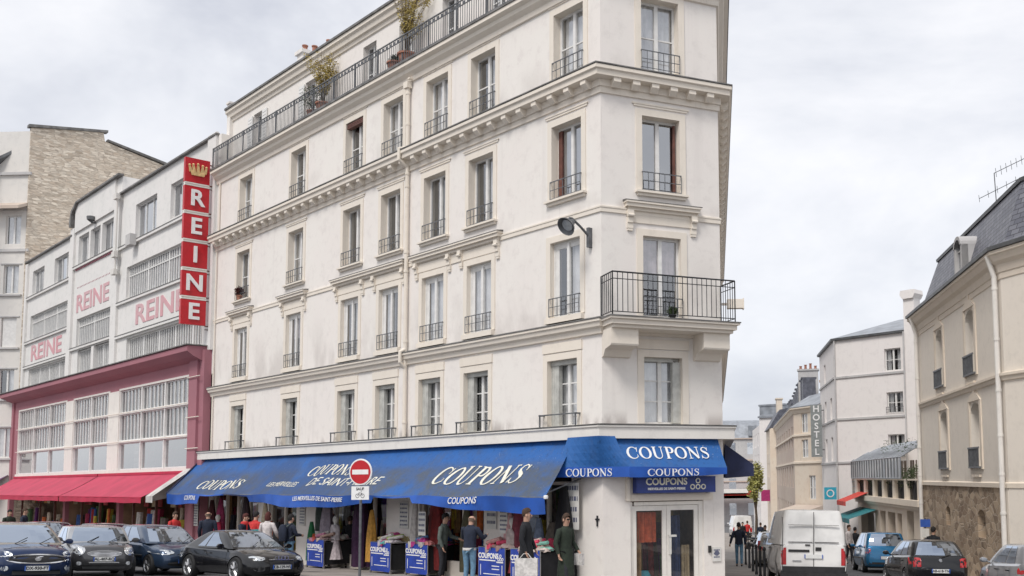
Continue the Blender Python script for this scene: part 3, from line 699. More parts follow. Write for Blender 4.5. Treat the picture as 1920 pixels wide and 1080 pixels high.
# the windows
rs = random.Random(3)
cur = {'1F': [0, 0, 1, 4, 1, 0, 1], '2F': [3, 5, 3, 4, 1, 1, 3], '3F': [0, 4, 3, 3, 3, 3, 1], '4F': [4, 0, 3, 2, 1, 3, 1]}
for k, (z0, z1, dx) in rowsL.items():
    for i, c in enumerate(cols):
        if k == '1F':
            W_ = add_window(FL, B, -(c + dx), z0, WW, z1 - z0, .30, 2, 'low', cur[k][i], frame='frame'); dress(W_, k, WW, z1 - z0)
            jb = MB(); jb.box(-WW / 2 + .002, -WW / 2 + .30, .12, .245, .02, z1 - z0 - .12); jb.box(-WW / 2 + .001, WW / 2, .10, .24, z1 - z0 - .12, z1 - z0 - .002)
            for q in range(3): jb.box(-WW / 2 + .03 + q * .09, -WW / 2 + .045 + q * .09, .112, .12, .03, z1 - z0 - .13)
            part('folded_shutter', cached(('js',), lambda: jb.mesh('folded_shutter', M['frame_g'])), None, W_)
        else:
            W_ = add_window(FL, B, -(c + dx), z0, WW, z1 - z0, .27 if k != '2F' else .17, 1 if (k, i) in (('4F', 0), ('4F', 1), ('4F', 2), ('4F', 3), ('4F', 4), ('4F', 5), ('4F', 6), ('3F', 0), ('3F', 1)) else 0, .50, cur[k][i],
                            glass='glass_sky' if (k == '3F' and i == 6) else 'glass')
            dress(W_, k, WW, z1 - z0)
            if k == '2F':
                m2 = MB(); m2.box(-.58, -.40, .13, .145, .02, z1 - z0 - .03); m2.box(-.58, .58, .125, .19, z1 - z0 - .17, z1 - z0 - .02); part('inner_casing', cached(('ic',), lambda: m2.mesh('inner_casing', M['frame'])), None, W_)
            if (k, i) == ('4F', 2):
                m2 = MB(); m2.box(-.57, .57, .02, .16, z1 - z0 - .20, z1 - z0 - .01)
                for q in range(3): m2.box(-.575, .575, .008, .02, z1 - z0 - .19 + q * .055, z1 - z0 - .16 + q * .055)
                part('rolled_blind', m2, M['redwood'], W_)
            if (k, i) == ('3F', 6):
                m2 = MB(); m2.box(-.575, -.44, .20, .26, .05, z1 - z0 - .08); part('folded_shutter', m2, M['redwood'], W_)
for k, (z0, z1) in rowsC.items():
    W_ = add_window(FC, B, ccx, z0, CW, z1 - z0, .30 if k != '2F' else .2, 2 if k == '1F' else 1 if k == '4F' else 0, {'1F': False}.get(k, .50), {'1F': 1, '2F': 5, '3F': 0, '4F': 1}[k], glass='glass_sky' if k == '3F' else 'glass'); dress(W_, k, CW, z1 - z0)
    if k == '3F':
        m2 = MB(); m2.box(CW / 2 - .10, CW / 2 - .04, .17, .235, .05, z1 - z0 - .08); part('folded_shutter', m2, M['redwood'], W_)
    if k == '1F':
        m2 = MB(); m2.box(CW / 2 - .22, CW / 2 - .002, .10, .24, .02, z1 - z0 - .1); m2.box(-CW / 2, CW / 2 - .22, .12, .24, z1 - z0 - .1, z1 - z0 - .002); part('folded_shutter', m2, M['frame_g'], W_)
for c in colsR:
    for a, b in list(rowsC.values())[:]: add_window(FR_, B, c, a, 1.1, b - a, .30, 1, False, 0)
for i, c in enumerate(c5):
    W_ = add_window(FT, B, -c, SLAB, .9, 1.95, .25, 1, False, 4 if i % 2 else 0)
    if i in (0, 1):
        m2 = MB()
        for s_ in ((-1, 1) if i == 0 else (-1,)):
            a = s_ * .46; b = s_ * .90
            m2.box(a, b, -.06, -.02, .05, 1.9)
            for q in range(13): m2.box(min(a, b) + .05, max(a, b) - .05, -.072, -.06, .15 + q * .135, .22 + q * .135)
        part('shutters', m2, M['frame'], W_)
add_window(FTC, B, tcw / 2, SLAB, 1.0, 1.95, .25, 1, False, 1)
# rainwater pipe with its hopper
mb = MB(); xp = -9.02
mb.tube([(xp, -.10, 3.80), (xp, -.10, 15.0)], .06, 10)
for z in (4.2, 6.7, 8.9, 9.5, 11.6, 12.0, 13.6, 14.6): mb.tube([(xp, -.10, z), (xp, -.10, z + .07)], .075, 10)
for z0, z1, o in ((5.9, 6.5, .27), (12.25, 12.88, .40)): mb.tube([(xp, -.1, z0), (xp, -o, z0 + .18), (xp, -o, z1 - .1), (xp, -.1, z1)], .06, 10)
fpart('rainwater_pipe', mb, 'trim', FL)
mb = MB(); mb.box(xp - .14, xp + .1, -.2, -.02, 14.8, 15.0); mb.box(xp + .09, xp + .2, -.18, -.1, 15.05, 15.1)
fpart('hopper', mb, 'trim', FL)
mb = MB(); mb.tube([(-UL + .35, -.05, 12.9), (-UL + .35, -.05, 15.1)], .035, 8); mb.tube([(-UL + .22, -.06, 3.8), (-UL + .22, -.06, 12.1)], .03, 8); fpart('cable_conduit', mb, 'trim', FL)
# corner balcony on the second floor
mb = MB(); ba, bb, bo_ = -.02, 3.32, .78
mb.box(ba - .02, bb + .04, -bo_ - .02, .12, 6.16, 6.28); mb.box(ba - .08, bb + .10, -bo_ - .08, .12, 6.281, 6.33); mb.box(ba + .05, bb - .03, -bo_ + .06, .1, 6.08, 6.16)
fpart('corner_balcony_slab', mb, 'trim', FC)
mb = MB(); mb.box(ba - .10, bb + .12, -bo_ - .10, .10, 6.331, 6.36); fpart('balcony_flashing', mb, 'lead', FC)
for a, b in ((.0, .72), (2.50, 3.24)):
    mb = MB(); mb.prism([(0, 5.42), (-.10, 5.44), (-.22, 5.60), (-.60, 5.66), (-.62, 5.70), (-.62, 6.08), (0, 6.08)], 'x', a, b); fpart('balcony_corbel', mb, 'trim', FC)
mb = MB(); z0, z1 = 6.37, 7.42
def rr(m, p, q, n, z0=z0, z1=z1):
    p, q = Vector(p), Vector(q)
    for z, r_ in ((z1, .02), (z1 - .17, .011), (z0 + .08, .012)): m.tube([(p.x, p.y, z), (q.x, q.y, z)], r_, 4)
    for i in range(n + 1):
        c = p.lerp(q, i / n); m.tube([(c.x, c.y, z0 + (.0 if i in (0, n) else .07)), (c.x, c.y, z1)], .018 if i in (0, n) else .0105, 4)
rr(mb, (ba, -.02), (ba, -bo_), 6); rr(mb, (ba, -bo_), (bb, -bo_), 25); rr(mb, (bb, -bo_), (bb, -.02), 6)
fpart('corner_balcony_railing', mb, 'iron', FC)
# ground floor: shop windows, lintels, piers
mb = MB(); mg = MB(); md = MB()
mull = [[23.95, 22.85, 21.75, 20.6, 19.62], [18.66, 17.55, 16.42], [14.73, 13.7, 12.3, 11.15, 10.2], [8.24, 7.28, 6.1, 4.97], [3.37, 2.25, 1.19]]
for bi, bay in enumerate(mull):
    for x in bay: mb.box(-x - .045, -x + .045, .10, .20, -1, 2.9)
    mb.box(-bay[0], -bay[-1], .11, .19, 2.3, 2.38); mb.box(-bay[0], -bay[-1], .09, .21, 2.86, 2.94)
    for a, b in zip(bay, bay[1:]):
        zlow = g(*FL.w(-(a + b) / 2, 0).xy) + .12
        open_ = (round(a, 2), bi) in ((12.3, 2), (6.1, 3), (22.85, 0))
        mb.box(-a + .04, -b - .04, .10, .19, -1.2, zlow + (.10 if open_ else .45))
        if not open_: mg = MB(); mg.quad((-a, .15, zlow), (-b, .15, zlow), (-b, .15, 2.9), (-a, .15, 2.9)); fpart('shop_window_pane', mg, 'glass_shop', FL)
    fpart('shop_window_frame', mb, 'trim', FL); mb = MB()
mi = MB()
for a, b in shop:
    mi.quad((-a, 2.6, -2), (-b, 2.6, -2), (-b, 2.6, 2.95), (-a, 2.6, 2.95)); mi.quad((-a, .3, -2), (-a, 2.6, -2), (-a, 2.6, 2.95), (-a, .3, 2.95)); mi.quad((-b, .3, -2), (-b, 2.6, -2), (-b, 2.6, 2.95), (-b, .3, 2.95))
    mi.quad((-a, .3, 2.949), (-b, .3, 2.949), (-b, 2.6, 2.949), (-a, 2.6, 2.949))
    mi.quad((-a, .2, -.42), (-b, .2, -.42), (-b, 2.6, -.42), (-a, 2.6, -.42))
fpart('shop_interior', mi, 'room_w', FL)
# rolls of cloth standing and stacked inside the shop
pal = [(.35, .03, .03), (.5, .12, .03), (.06, .12, .05), (.02, .02, .03), (.45, .40, .32), (.10, .02, .12), (.03, .08, .25), (.30, .18, .08), (.5, .4, .06), (.15, .13, .12), (.55, .5, .47), (.25, .02, .06)]; pal = [tuple(min(.75, c * 1.5 + .01) for c in q_) for q_ in pal]
mb = MB(); rs = random.Random(11)
for a, b in shop:
    x = -a + .12
    while x < -b - .1:
        h = rs.uniform(.9, 2.1); r_ = rs.uniform(.05, .12); y = rs.uniform(.35, 1.5)
        z0 = -.4; mb.tube([(x, y, z0), (x + rs.uniform(-.05, .05), y + .1, z0 + h)], r_, 7, rs.choice(pal))
        if rs.random() < .7: mb.box(x - .2, x + .25, 1.9, 2.3, 1.5 + .14 * rs.randint(0, 6), 1.62 + .14 * rs.randint(0, 6), rs.choice(pal))
        if rs.random() < .45:
            L0 = rs.uniform(.8, 1.5); c = rs.choice(pal); x_ = x
            mb.grid(lambda u, v: (x_ + .34 * u * (1 - .3 * v) + .05 * v, .55 + .05 * math.sin(u * 14), 2.2 - L0 * v), 8, 4, c)
        x += rs.uniform(.11, .22)
fpart('cloth_rolls', mb, 'vari', FL)
# corner doorway
mb = MB(); gz = -.42
x0, x1 = .73, 2.74
mb.box(x0, x0 + .07, .05, .15, -1, 1.86); mb.box(x1 - .12, x1, .05, .15, -1, 1.86); mb.box(x0 + .12, x1 - .12, .051, .149, 1.77, 1.86)
D_o = fpart('entrance_door', mb, 'band', FC)
for k, (a, b) in enumerate(((x0 + .07, 1.725), (1.735, x1 - .13))):
    lf = MB(); t = .11
    lf.box(a, a + t, .07, .13, gz, 1.76); lf.box(b - t, b, .07, .13, gz, 1.76); lf.box(a + t, b - t, .071, .129, 1.64, 1.76); lf.box(a + t, b - t, .071, .129, gz, gz + .22); 
    lo = part('door_leaf', lf, M['band'], D_o)
mgl = MB()
for a, b in ((x0 + .18, 1.62), (1.84, x1 - .24)): mgl.quad((a - .01, .10, gz + .2), (b + .01, .10, gz + .2), (b + .01, .10, 1.66), (a - .01, .10, 1.66))
part('pane', mgl, M['glass_shop'], D_o)
hd = MB(); hd.box(1.78, 1.83, .0, .07, .55, 1.0); hd.box(1.77, 1.97, -.01, .05, .98, 1.03); part('handle', hd, M['paper'], D_o)
mi = MB(); mi.quad((.4, 2.4, -1), (3.0, 2.4, -1), (3.0, 2.4, 2), (.4, 2.4, 2)); mi.quad((.4, .3, -1), (.4, 2.4, -1), (.4, 2.4, 2), (.4, .3, 2)); mi.quad((3.0, .3, -1), (3.0, 2.4, -1), (3.0, 2.4, 2), (3.0, .3, 2)); mi.quad((.4, .3, -.43), (3.0, .3, -.43), (3, 2.4, -.43), (.4, 2.4, -.43))
fpart('doorway_interior', mi, 'room_w', FC)
mb = MB()
for i in range(16):
    x = 1.0 + rs.random() * 1.5; h = rs.uniform(.5, 1.5); mb.tube([(x, rs.uniform(.6, 1.9), -.42), (x, rs.uniform(.8, 1.9), -.42 + h)], rs.uniform(.05, .12), 7, rs.choice(pal))
mb.grid(lambda u, v: (1.02 + .50 * u, .26 + .04 * math.sin(u * 16), 1.6 - .75 * v), 12, 4, (.62, .13, .05))
mb.grid(lambda u, v: (.93 + .2 * u, .30 + .03 * math.sin(u * 16), 1.2 - 1.5 * v), 6, 4, (.45, .28, .12))
mb.grid(lambda u, v: (1.90 + .30 * u, .30 + .05 * math.sin(u * 16), 1.5 - 1.9 * v), 10, 4, (.05, .08, .20))
mb.grid(lambda u, v: (2.22 + .24 * u, .26 + .03 * math.sin(u * 20), .75 - 1.1 * v), 8, 4, (.36, .28, .17)); mb.box(1.85, 2.45, 1.2, 1.5, 1.3, 1.6, (.5, .35, .15)); mb.box(1.0, 1.55, .9, 1.2, -.4, .1, (.35, .2, .1))
fpart('cloth_rolls', mb, 'vari', FC)
mb = MB(); mb.box(.68, 3.0, -.03, .06, 1.885, 2.05); mb.box(.60, .68, -.10, .05, 1.9, 2.55); fpart('shutter_box', mb, 'trim', FC)
mb = MB(); mb.box(.98, 1.0, .5, .52, 0, 0)
# small gas meter plate, poster and wall bracket at the corner door
mb = MB(); mb.box(2.85, 2.92, -.05, 0, .55, .72); fpart('door_intercom', mb, 'plastic', FC)
# chimneys
def chimney(root, x, y, z0, w_, d_, h, pots, mat='wall', th=0, potmat='terracotta'):
    m = MB(); m.box(-w_ / 2, w_ / 2, -d_ / 2, d_ / 2, 0, h); m.box(-w_ / 2 - .08, w_ / 2 + .08, -d_ / 2 - .08, d_ / 2 + .08, h, h + .14)
    c = part('chimney', m, M[mat], root, (x - root.location.x, y - root.location.y, z0), th)
    m = MB()
    for i in range(pots):
        px = -w_ / 2 + w_ * (i + .5) / pots; hh = .22 + .10 * ((i * 7) % 3)
        m.lathe([(.11, h + .14), (.13, h + .2), (.10, h + .25), (.095, h + .14 + hh), (.125, h + .16 + hh), (.125, h + .2 + hh), (.07, h + .2 + hh)], 8, (px, 0, 0))
    part('chimney_pots', m, M[potmat], c); return c
q = FL.w(-19.3, 1.5); chimney(B, q.x, q.y, 18.4, .8, .5, 1.1, 2, 'wall', -AL + R(90))
q = FL.w(-18.6, 2.3); chimney(B, q.x, q.y, 18.5, 1.0, .5, 1.2, 3, 'wall', -AL + R(90))
# ================================================================ awnings and signs of the corner shop
def sthing(name, label, cat, F, x, y, z, group=None):
    p = F.w(x, y, z); return thing(name, label, cat, (p.x, p.y, z), F.th, group)
O_AW = 1.45
def awL(u, t):      # u metres from the corner (leftwards), t 0 top .. 1 front edge
    z = 3.48 + (2.03 - 3.48) * t - (.04 + .035 * math.sin(u * math.pi / 2.1) ** 2 + .012 * math.sin(u * 5.1 + t * 3)) * math.sin(math.pi * t) - .022 * math.sin(u * 1.9) * t + .014 * max(0, math.cos(u * math.pi * 2 / 1.2)) ** 12 * math.sin(math.pi * t)
    return (-u, -(.06 + (O_AW - .06) * t), z)
AWU0, AWU1 = .95, 25.0
T = sthing('shop_awning', 'long faded blue canvas awning with white lettering and brown grime along the street front', 'awning', FL, 0, 0, 0)
mb = MB()
def edge(u, t): # right end slants from the hip to the front corner
    lim = AWU0 + (.42 - AWU0) * t; return lim + (AWU1 - lim) * u
mb.grid(lambda a, t: awL(edge(a, t), t), 220, 10)
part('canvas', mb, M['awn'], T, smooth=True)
def lower(u):       # how far the valance hangs; it is blown back in places
    return .30 + .10 * math.sin(u * .55 + .8) * (1 if u < 20 else .4) + (.06 if u > 21.5 else 0)
mb = MB()
def val(a, t):
    u = edge(a, 1); p = awL(u, 1); h = max(.05, lower(u) - (.24 if 17.2 < u < 21.4 else 0) - (.2 if 6.2 < u < 8.6 else 0)); sw = .10 * math.sin(u * .8) * t
    return (p[0], p[1] - .004 + sw * .6 + .02 * math.sin(u * 6) * t, p[2] - h * t)
mb.grid(val, 150, 3); part('valance', mb, M['val'], T, smooth=True)
mb = MB(); mb.add([(-AWU1, -.06, 3.48), (-AWU1, -O_AW, 2.03), (-AWU1, -O_AW, 1.66), (-AWU1, -.06, 2.0), (-AWU1, -.75, 2.72)], [(0, 4, 1, 2, 3)])
mb.tube([(-AWU1 - .01, -.06, 3.50), (-AWU1 - .01, -O_AW, 2.05)], .035, 6)
part('side_panel', mb, M['awn_navy'], T)
mb = MB()
for u in (AWU1 - .3, 20.0, 15.5, 11.5, 7.5, 3.0, .8): mb.tube([(-u, -.02, 2.45), (-u, -O_AW + .03, 2.02)], .018, 6)
mb.tube([(-AWU1 + .05, -O_AW + .03, 2.02), (-.45, -O_AW + .03, 2.02)], .022, 6)
part('awning_arms', mb, M['iron_g'], T)
mb = MB(); mb.lathe([(0, 0), (.05, .01), (.06, .05), (.05, .09), (0, .1)], 10, (-.36, -O_AW - .01, 1.98)); part('end_cap', mb, M['white'], T, smooth=True)
def on_awn(mb, uc, tc_, hgt=1.0):
    """wrap flat lettering (XZ) on the canvas; z measured up the slope"""
    Ls = math.hypot(O_AW - .06, 1.45)
    def f(x, y, z):
        t = tc_ - z / Ls; u = uc - x; a = Vector(awL(u, t)); n = Vector((0, -1.45, O_AW - .06)).normalized(); return a + n * (.006 - y)
    return mb.map(f)
part('lettering', on_awn(serif_text('COUPONS', .68, 3.95, .30, gap=.07), 3.9, .60), M['cream_l'], T)
part('lettering', on_awn(serif_text('COUPONS', .44, 2.9, .30, gap=.07), 12.55, .42), M['cream_l'], T)
part('lettering', on_awn(text('DE SAINT-PIERRE', .50, -.002, .01, .35, squeeze=1.22), 11.15, .69), M['cream_l'], T)
part('lettering', on_awn(text('LES MERVEILLES', .32, -.002, .01, .35), 15.25, .74), M['cream_l'], T)
part('lettering', on_awn(serif_text('COUPONS', .5, 3.9, .30, gap=.07), 20.5, .74), M['cream_l'], T)
def on_val(mb, uc, dz):
    def f(x, y, z):
        u = uc - x; p = awL(u, 1); return (p[0], p[1] - .03 + y + .06 * math.sin(u * .8) * .5, p[2] + dz + z)
    return mb.map(f)
part('valance_lettering', on_val(text('LES MERVEILLES DE SAINT-PIERRE', .19, .002, .006, .2, squeeze=1.15), 11.9, -.12), M['white'], T)
part('valance_lettering', on_val(text('COUPONS', .24, .002, .006, .3, squeeze=1.1), 3.85, -.10), M['white'], T)
part('valance_lettering', on_val(text('COUPONS', .24, .002, .006, .3), 22.4, -.16), M['white'], T)

# hipped awning over the chamfered corner
T = sthing('corner_awning', 'bright blue hipped awning over the corner door with two rows of white capitals', 'awning', FC, 0, 0, 0)
Lp = lambda u, o, z: Vector((*(FC_inv(FL.w(-u, -o))), z))
def FC_inv(p):
    d_ = Vector((p[0], p[1])) - FC.o; c, s = math.cos(FC.th), math.sin(FC.th); return (d_.x * c + d_.y * s, -d_.x * s + d_.y * c)
a0 = Lp(.92, .33, 3.47); a1f = Vector((.20, -.33, 3.47)); am = Lp(0, .34, 3.47) * .5 + Vector((0, -.34, 3.47)) * .5; am = Vector((am.x * 1.52, am.y * 1.52, 3.475)); a1 = Vector((.16, -.10, 3.50)); b0 = Lp(.98, .62, 2.74); b1 = Vector((.45, -.62, 2.73)); bm = b0.lerp(b1, .62); c0 = Vector((3.12, -.08, 3.46)); c1_ = Vector((3.10, -.62, 2.69))
mb = MB()
mb.grid(lambda a, t: a1.lerp(c0, a).lerp(b1.lerp(c1_, a), t) + Vector((0, 0, -.03 * math.sin(math.pi * t))), 20, 4)
for A0, A1, B0, B1 in ((a0, am, b0, bm), (am, a1f, bm, b1)): mb.grid(lambda a, t: A0.lerp(A1, a).lerp(B0.lerp(B1, a), t) + Vector((0, 0, -.03 * math.sin(math.pi * t))), 6, 4)
part('canvas', mb, M['awn2'], T)
mb = MB(); dn = Vector((0, 0, -.22))
mb.grid(lambda a, t: b1.lerp(c1_, a) + Vector((0, -.004 + .02 * math.sin(a * 9) * t, -.26 * t + (.10 * t * a * a))), 24, 2)
mb.grid(lambda a, t: b0.lerp(bm, a) + Vector((0, -.004, -.25 * t)), 8, 2); mb.grid(lambda a, t: bm.lerp(b1, a) + Vector((0, -.004, -.25 * t)), 5, 2)
mb.grid(lambda a, t: b0.lerp(Lp(1.5, .95, 2.42), a) + Vector((0, 0, -.25 * t + .05 * a)), 6, 2)
part('valance', mb, M['val'], T)
mb = MB(); mb.tube([b0 + Vector((0, .03, 0)), b1 + Vector((0, .03, 0)), c1_ + Vector((0, .03, 0))], .02, 6)
for x in (.7, 2.9): mb.tube([(x, -.02, 2.72), (x, -.6, 2.71)], .016, 6)
part('awning_arms', mb, M['iron_g'], T)
sd = (c1_ - c0).normalized()
def on_c(mb, xc, tt, z0=None):
    nrm = Vector((0, -.77, .54)).normalized()
    def f(x, y, z):
        t = tt - z / .93; p = a1.lerp(c0, .5).lerp(b1.lerp(c1_, .5), t); return Vector((xc + x, p.y, p.z - .03 * math.sin(math.pi * t))) + nrm * (.012 - y)
    return mb.map(f)
part('lettering', on_c(serif_text('COUPONS', .36, 2.22, 0, gap=.07), 1.60, .52), M['white'], T)
part('valance_lettering', serif_text('COUPONS', .17, 1.38, 0, .008, gap=.07).map(lambda x, y, z: (1.60 + x, -.675 + y, 2.585 + z)), M['white'], T)
dv = (b1 - b0); yaw = math.atan2(dv.y, dv.x)
vm = serif_text('COUPONS', .19, 1.22, 0, .008, gap=.07); cc_ = b0.lerp(b1, .45)
part('valance_lettering', vm.map(lambda x, y, z: (cc_.x + x * math.cos(yaw) + .02 * math.sin(yaw) - y * math.sin(yaw), cc_.y + x * math.sin(yaw) - .02 + y * math.cos(yaw), cc_.z - .135 + z)), M['white'], T)

# sign board over the corner door
T = sthing('shop_sign', 'dark blue sign board with white capitals and three clover rings above the corner door', 'sign', FC, 1.86, -.24, 2.28)
mb = MB(); mb.box(-1.08, 1.08, -.05, .20, -.20, .20); part('board', mb, M['signblue'], T)
part('lettering', text('COUPONS', .235, .006, .012).map(lambda x, y, z: (x - .28, y - .058, z + .07)), M['cream_l'], T)
part('lettering', text('MERVEILLES DE SAINT-PIERRE', .078, .003, .012).map(lambda x, y, z: (x - .28, y - .058, z - .10)), M['white'], T)
def rings(x0, z0, r, s):
    m = MB()
    for dx, dz in ((-s, 0), (0, 0), (s, 0), (0, s)): stroke(m, [(x0 + dx + r * math.cos(R(a)), z0 + dz + r * math.sin(R(a))) for a in range(0, 361, 20)], r * .5, -.01 - .001 * len(m.v) / 80, .01)
    return m
part('clover_emblem', rings(.58, -.06, .055, .15).map(lambda x, y, z: (x, y - .055, z)), M['cream_l'], T)

# navy awning on the side street
T = sthing('side_awning', 'dark navy awning seen edge-on sticking out round the corner', 'awning', FR_, 0, 0, 0)
mb = MB(); mb.grid(lambda a, t: (.5 + 9 * a, -(.05 + .75 * t), 3.32 - .55 * t), 20, 4); mb.grid(lambda a, t: (.5 + 9 * a, -.80, 2.77 - .30 * t), 30, 1)
part('canvas', mb, M['awn_navy'], T)
for x in (.5, 9.5):
    mb = MB(); mb.add([(x, -.05, 3.32), (x, -.80, 2.77), (x, -.80, 2.47), (x, -.05, 2.42)], [(0, 1, 2, 3)]); part('side_panel', mb, M['awn_navy'], T)

# ---------------------------------------------------------------- wall lamp, pots, posters
T = sthing('wall_lamp', 'grey bracket street lamp with round projector head beside the corner', 'lamp', FL, -.38, 0, 8.5)
mb = MB(); mb.box(-.045, .045, -.12, 0, -.28, .22); mb.tube([(0, -.10, .02), (0, -.35, .20), (0, -.62, .36), (-.0, -.70, .36), (-.0, -.76, .28)], .032, 8); part('bracket', mb, M['iron_g'], T)
mb = MB(); mb.lathe([(0, .26), (.06, .25), (.09, .20), (.10, .12), (.19, .04), (.225, -.03), (.215, -.035), (.17, .02), (.08, .10), (0, .12)], 18)
hd_ = part('lamp_shade', mb, M['iron_g'], T, (-.0, -.80, .14), 0, smooth=True); hd_.rotation_euler = (R(-52), 0, R(6)); hd_.scale = (1.1, 1.1, 1.1)
mb = MB(); mb.lathe([(.0, .02), (.14, .03), (.0, .05)], 12); lg = part('lens', mb, M['lampglass'], hd_)
def leaves(m, c, rad, n, size, col=None, rs=random, squash=1.0, shell=.3):
    for _ in range(n):
        v = Vector((rs.gauss(0, 1), rs.gauss(0, 1), rs.gauss(0, 1))).normalized() * (shell + (1 - shell) * rs.random()) ** .6
        p = Vector(c) + Vector((v.x * rad[0], v.y * rad[1], v.z * rad[2])); a = Vector((rs.gauss(0, 1), rs.gauss(0, 1), rs.gauss(0, .6))).normalized(); b = a.cross(Vector((rs.gauss(0, 1), rs.gauss(0, 1), rs.gauss(0, 1)))).normalized()
        s = size * rs.uniform(.6, 1.3); m.add([p, p + a * s + b * s * .35, p + a * s * 2, p + a * s - b * s * .35], [(0, 1, 2, 3)])
def pot(r=.2, h=.3):
    m = MB(); m.lathe([(r * .7, 0), (r, h * .85), (r * 1.12, h * .85), (r * 1.12, h), (r * .9, h), (r * .85, h * .9), (0, h * .9)], 14); return m
def potted(F, x, y, z, label, kind='grass', h=1.3, r=.2, mat='leaf_y', seed=1, group='potted plants on the top balcony'):
    rs = random.Random(seed); T = sthing('potted_plant', label, 'plant', F, x, y, z, group)
    part('pot', pot(r, r * 1.5), M['terracotta'] if r > .09 else M['plastic'], T, smooth=True)
    m = MB(); st = MB()
    if kind == 'grass':
        for i in range(34):
            a = rs.uniform(0, 6.28); l = h * rs.uniform(.6, 1.1); lean = rs.uniform(.05, .38) * h; pts = [(math.cos(a) * (.04 + lean * t * t), math.sin(a) * (.04 + lean * t * t), r * 1.4 + l * t) for t in (0, .35, .7, 1)]
            st.tube(pts, [.008, .007, .005, .003], 4)
            for k in range(9):
                t = rs.uniform(.3, 1); q = Vector((math.cos(a) * (.04 + lean * t * t), math.sin(a) * (.04 + lean * t * t), r * 1.4 + l * t)); leaves(m, q, (.09, .09, .09), 8, .045, rs=rs)
    else:
        for i in range(7):
            a = rs.uniform(0, 6.28); st.tube([(0, 0, r * 1.3), (math.cos(a) * .15 * h, math.sin(a) * .15 * h, r + h * .6), (math.cos(a) * .3 * h, math.sin(a) * .3 * h, r + h)], .008, 4)
        leaves(m, (0, 0, r + h * .62), (h * .42, h * .42, h * .48), 520, .045, rs=rs)
    part('stems', st, M['bark'], T); part('foliage', m, M[mat], T); return T
RX = lambda px: None
potted(FL, -15.75, -.02, SLAB, 'dark leaved shrub in a terracotta pot on the top balcony', 'bush', .95, .2, 'leaf_g', 2)
potted(FL, -14.95, -.02, SLAB, 'tall straw coloured grass in a terracotta pot beside the dark shrub on the top balcony', 'grass', 1.9, .25, 'leaf_y', 3)
potted(FL, -10.0, -.02, SLAB, 'low sparse plant in a red clay pot behind the railing, above the rainwater pipe', 'bush', .35, .24, 'leaf_g', 4)
potted(FL, -9.25, -.02, SLAB, 'highest straw yellow grass in a clay pot against the roof edge of the top balcony', 'grass', 2.7, .28, 'leaf_y', 5)
potted(FC, 1.72, -.45, 6.37, 'small dark green plant in a black pot on the corner balcony', 'bush', .22, .085, 'leaf_g', 6, None)
q = potted(FL, -21.75, -.05, 9.74, 'pot of dark red flowers on the sill of the leftmost third floor window', 'bush', .36, .12, 'hair_red', 8, None)
def flat_sign(name, label, cat, F, x, z, w_, h, mat='paper', y=-.03, marks=None, group=None, rz=0):
    T = sthing(name, label, cat, F, x, y, z, group); T.rotation_euler.z += rz
    m = MB(); m.box(-w_ / 2, w_ / 2, 0, .012, -h / 2, h / 2); part('sheet', m, M[mat], T)
    if marks: part('print', marks, M['ink'], T)
    return T
def scribble(w_, h, rows, seed):
    rs = random.Random(seed); m = MB()
    for i in range(rows):
        z = h / 2 - h * (i + .7) / (rows + .4); x = -w_ * .42
        while x < w_ * .4: l = rs.uniform(.04, .10) * w_ * 1.6; m.box(x, min(x + l, w_ * .43), -.004, -.001, z, z + h / rows * .38); x += l + w_ * .05
    return m
flat_sign('poster', 'price poster with blue print hanging beside the big open doorway', 'poster', FL, -4.55, 1.66, .46, 1.1, marks=scribble(.46, 1.1, 5, 1))
flat_sign('poster', 'white notice board hanging in front of the leftmost blue-framed display near the black coated man', 'notice', FL, -3.35, 1.36, .34, .62, y=-.5, marks=scribble(.34, .62, 5, 2))
flat_sign('poster', 'slanted white banner with blue print on the last pier before the corner', 'banner', FL, -.92, 1.78, .48, 1.15, y=-.22, marks=scribble(.48, 1.15, 4, 3), rz=R(10))
flat_sign('poster', 'typed notice on the pink pilaster of the department store', 'notice', FL, -24.85, 1.35, .55, 1.3, y=-.36, marks=scribble(.55, 1.3, 12, 4))
flat_sign('poster', 'notice on the beige pier behind the piled fabric bin', 'notice', FL, -15.9, 1.35, .42, .85, marks=scribble(.42, .85, 8, 5))
flat_sign('poster', 'pale framed notice on the wide pier right of the no entry pole', 'notice', FL, -9.1, 1.4, .5, .8, marks=scribble(.5, .8, 6, 6))
flat_sign('poster', 'price card on a stand in front of the dark red curtain', 'notice', FL, -7.15, 1.22, .38, .68, y=-.6, marks=scribble(.38, .68, 4, 7))
flat_sign('picture_tile', 'small square picture on the white pier right of the corner door', 'picture', FC, 3.08, .5, .25, .36, marks=scribble(.2, .3, 3, 9).join((lambda m: (m.lathe([(0, 0), (.07, .0), (0, .002)], 10, (0, -.006, .03), 'y'), m)[1])(MB())))
# iron cross-shaped wall tie
mb = MB(); mb.box(-.02, .02, -.03, 0, -.13, .13); mb.box(-.07, .07, -.028, 0, .02, .06); solo('wall_tie', mb, M['iron'], 'small black iron wall tie on the pier near the corner', 'wall tie', (*FL.w(-.18, -.002).xy, 1.42), FL.th)
# small white camera box round the corner, beyond the balcony
mb = MB(); mb.box(-.16, .26, -.11, .11, -.12, .12); mb.box(-.3, -.16, -.03, .03, -.03, .03); mb.box(.26, .29, -.13, .13, -.14, .14); solo('wall_light_box', mb, M['cream'], 'beige floodlight box sticking out past the corner balcony', 'floodlight', (*FR_.w(.6, -.33).xy, 7.05), R(0))

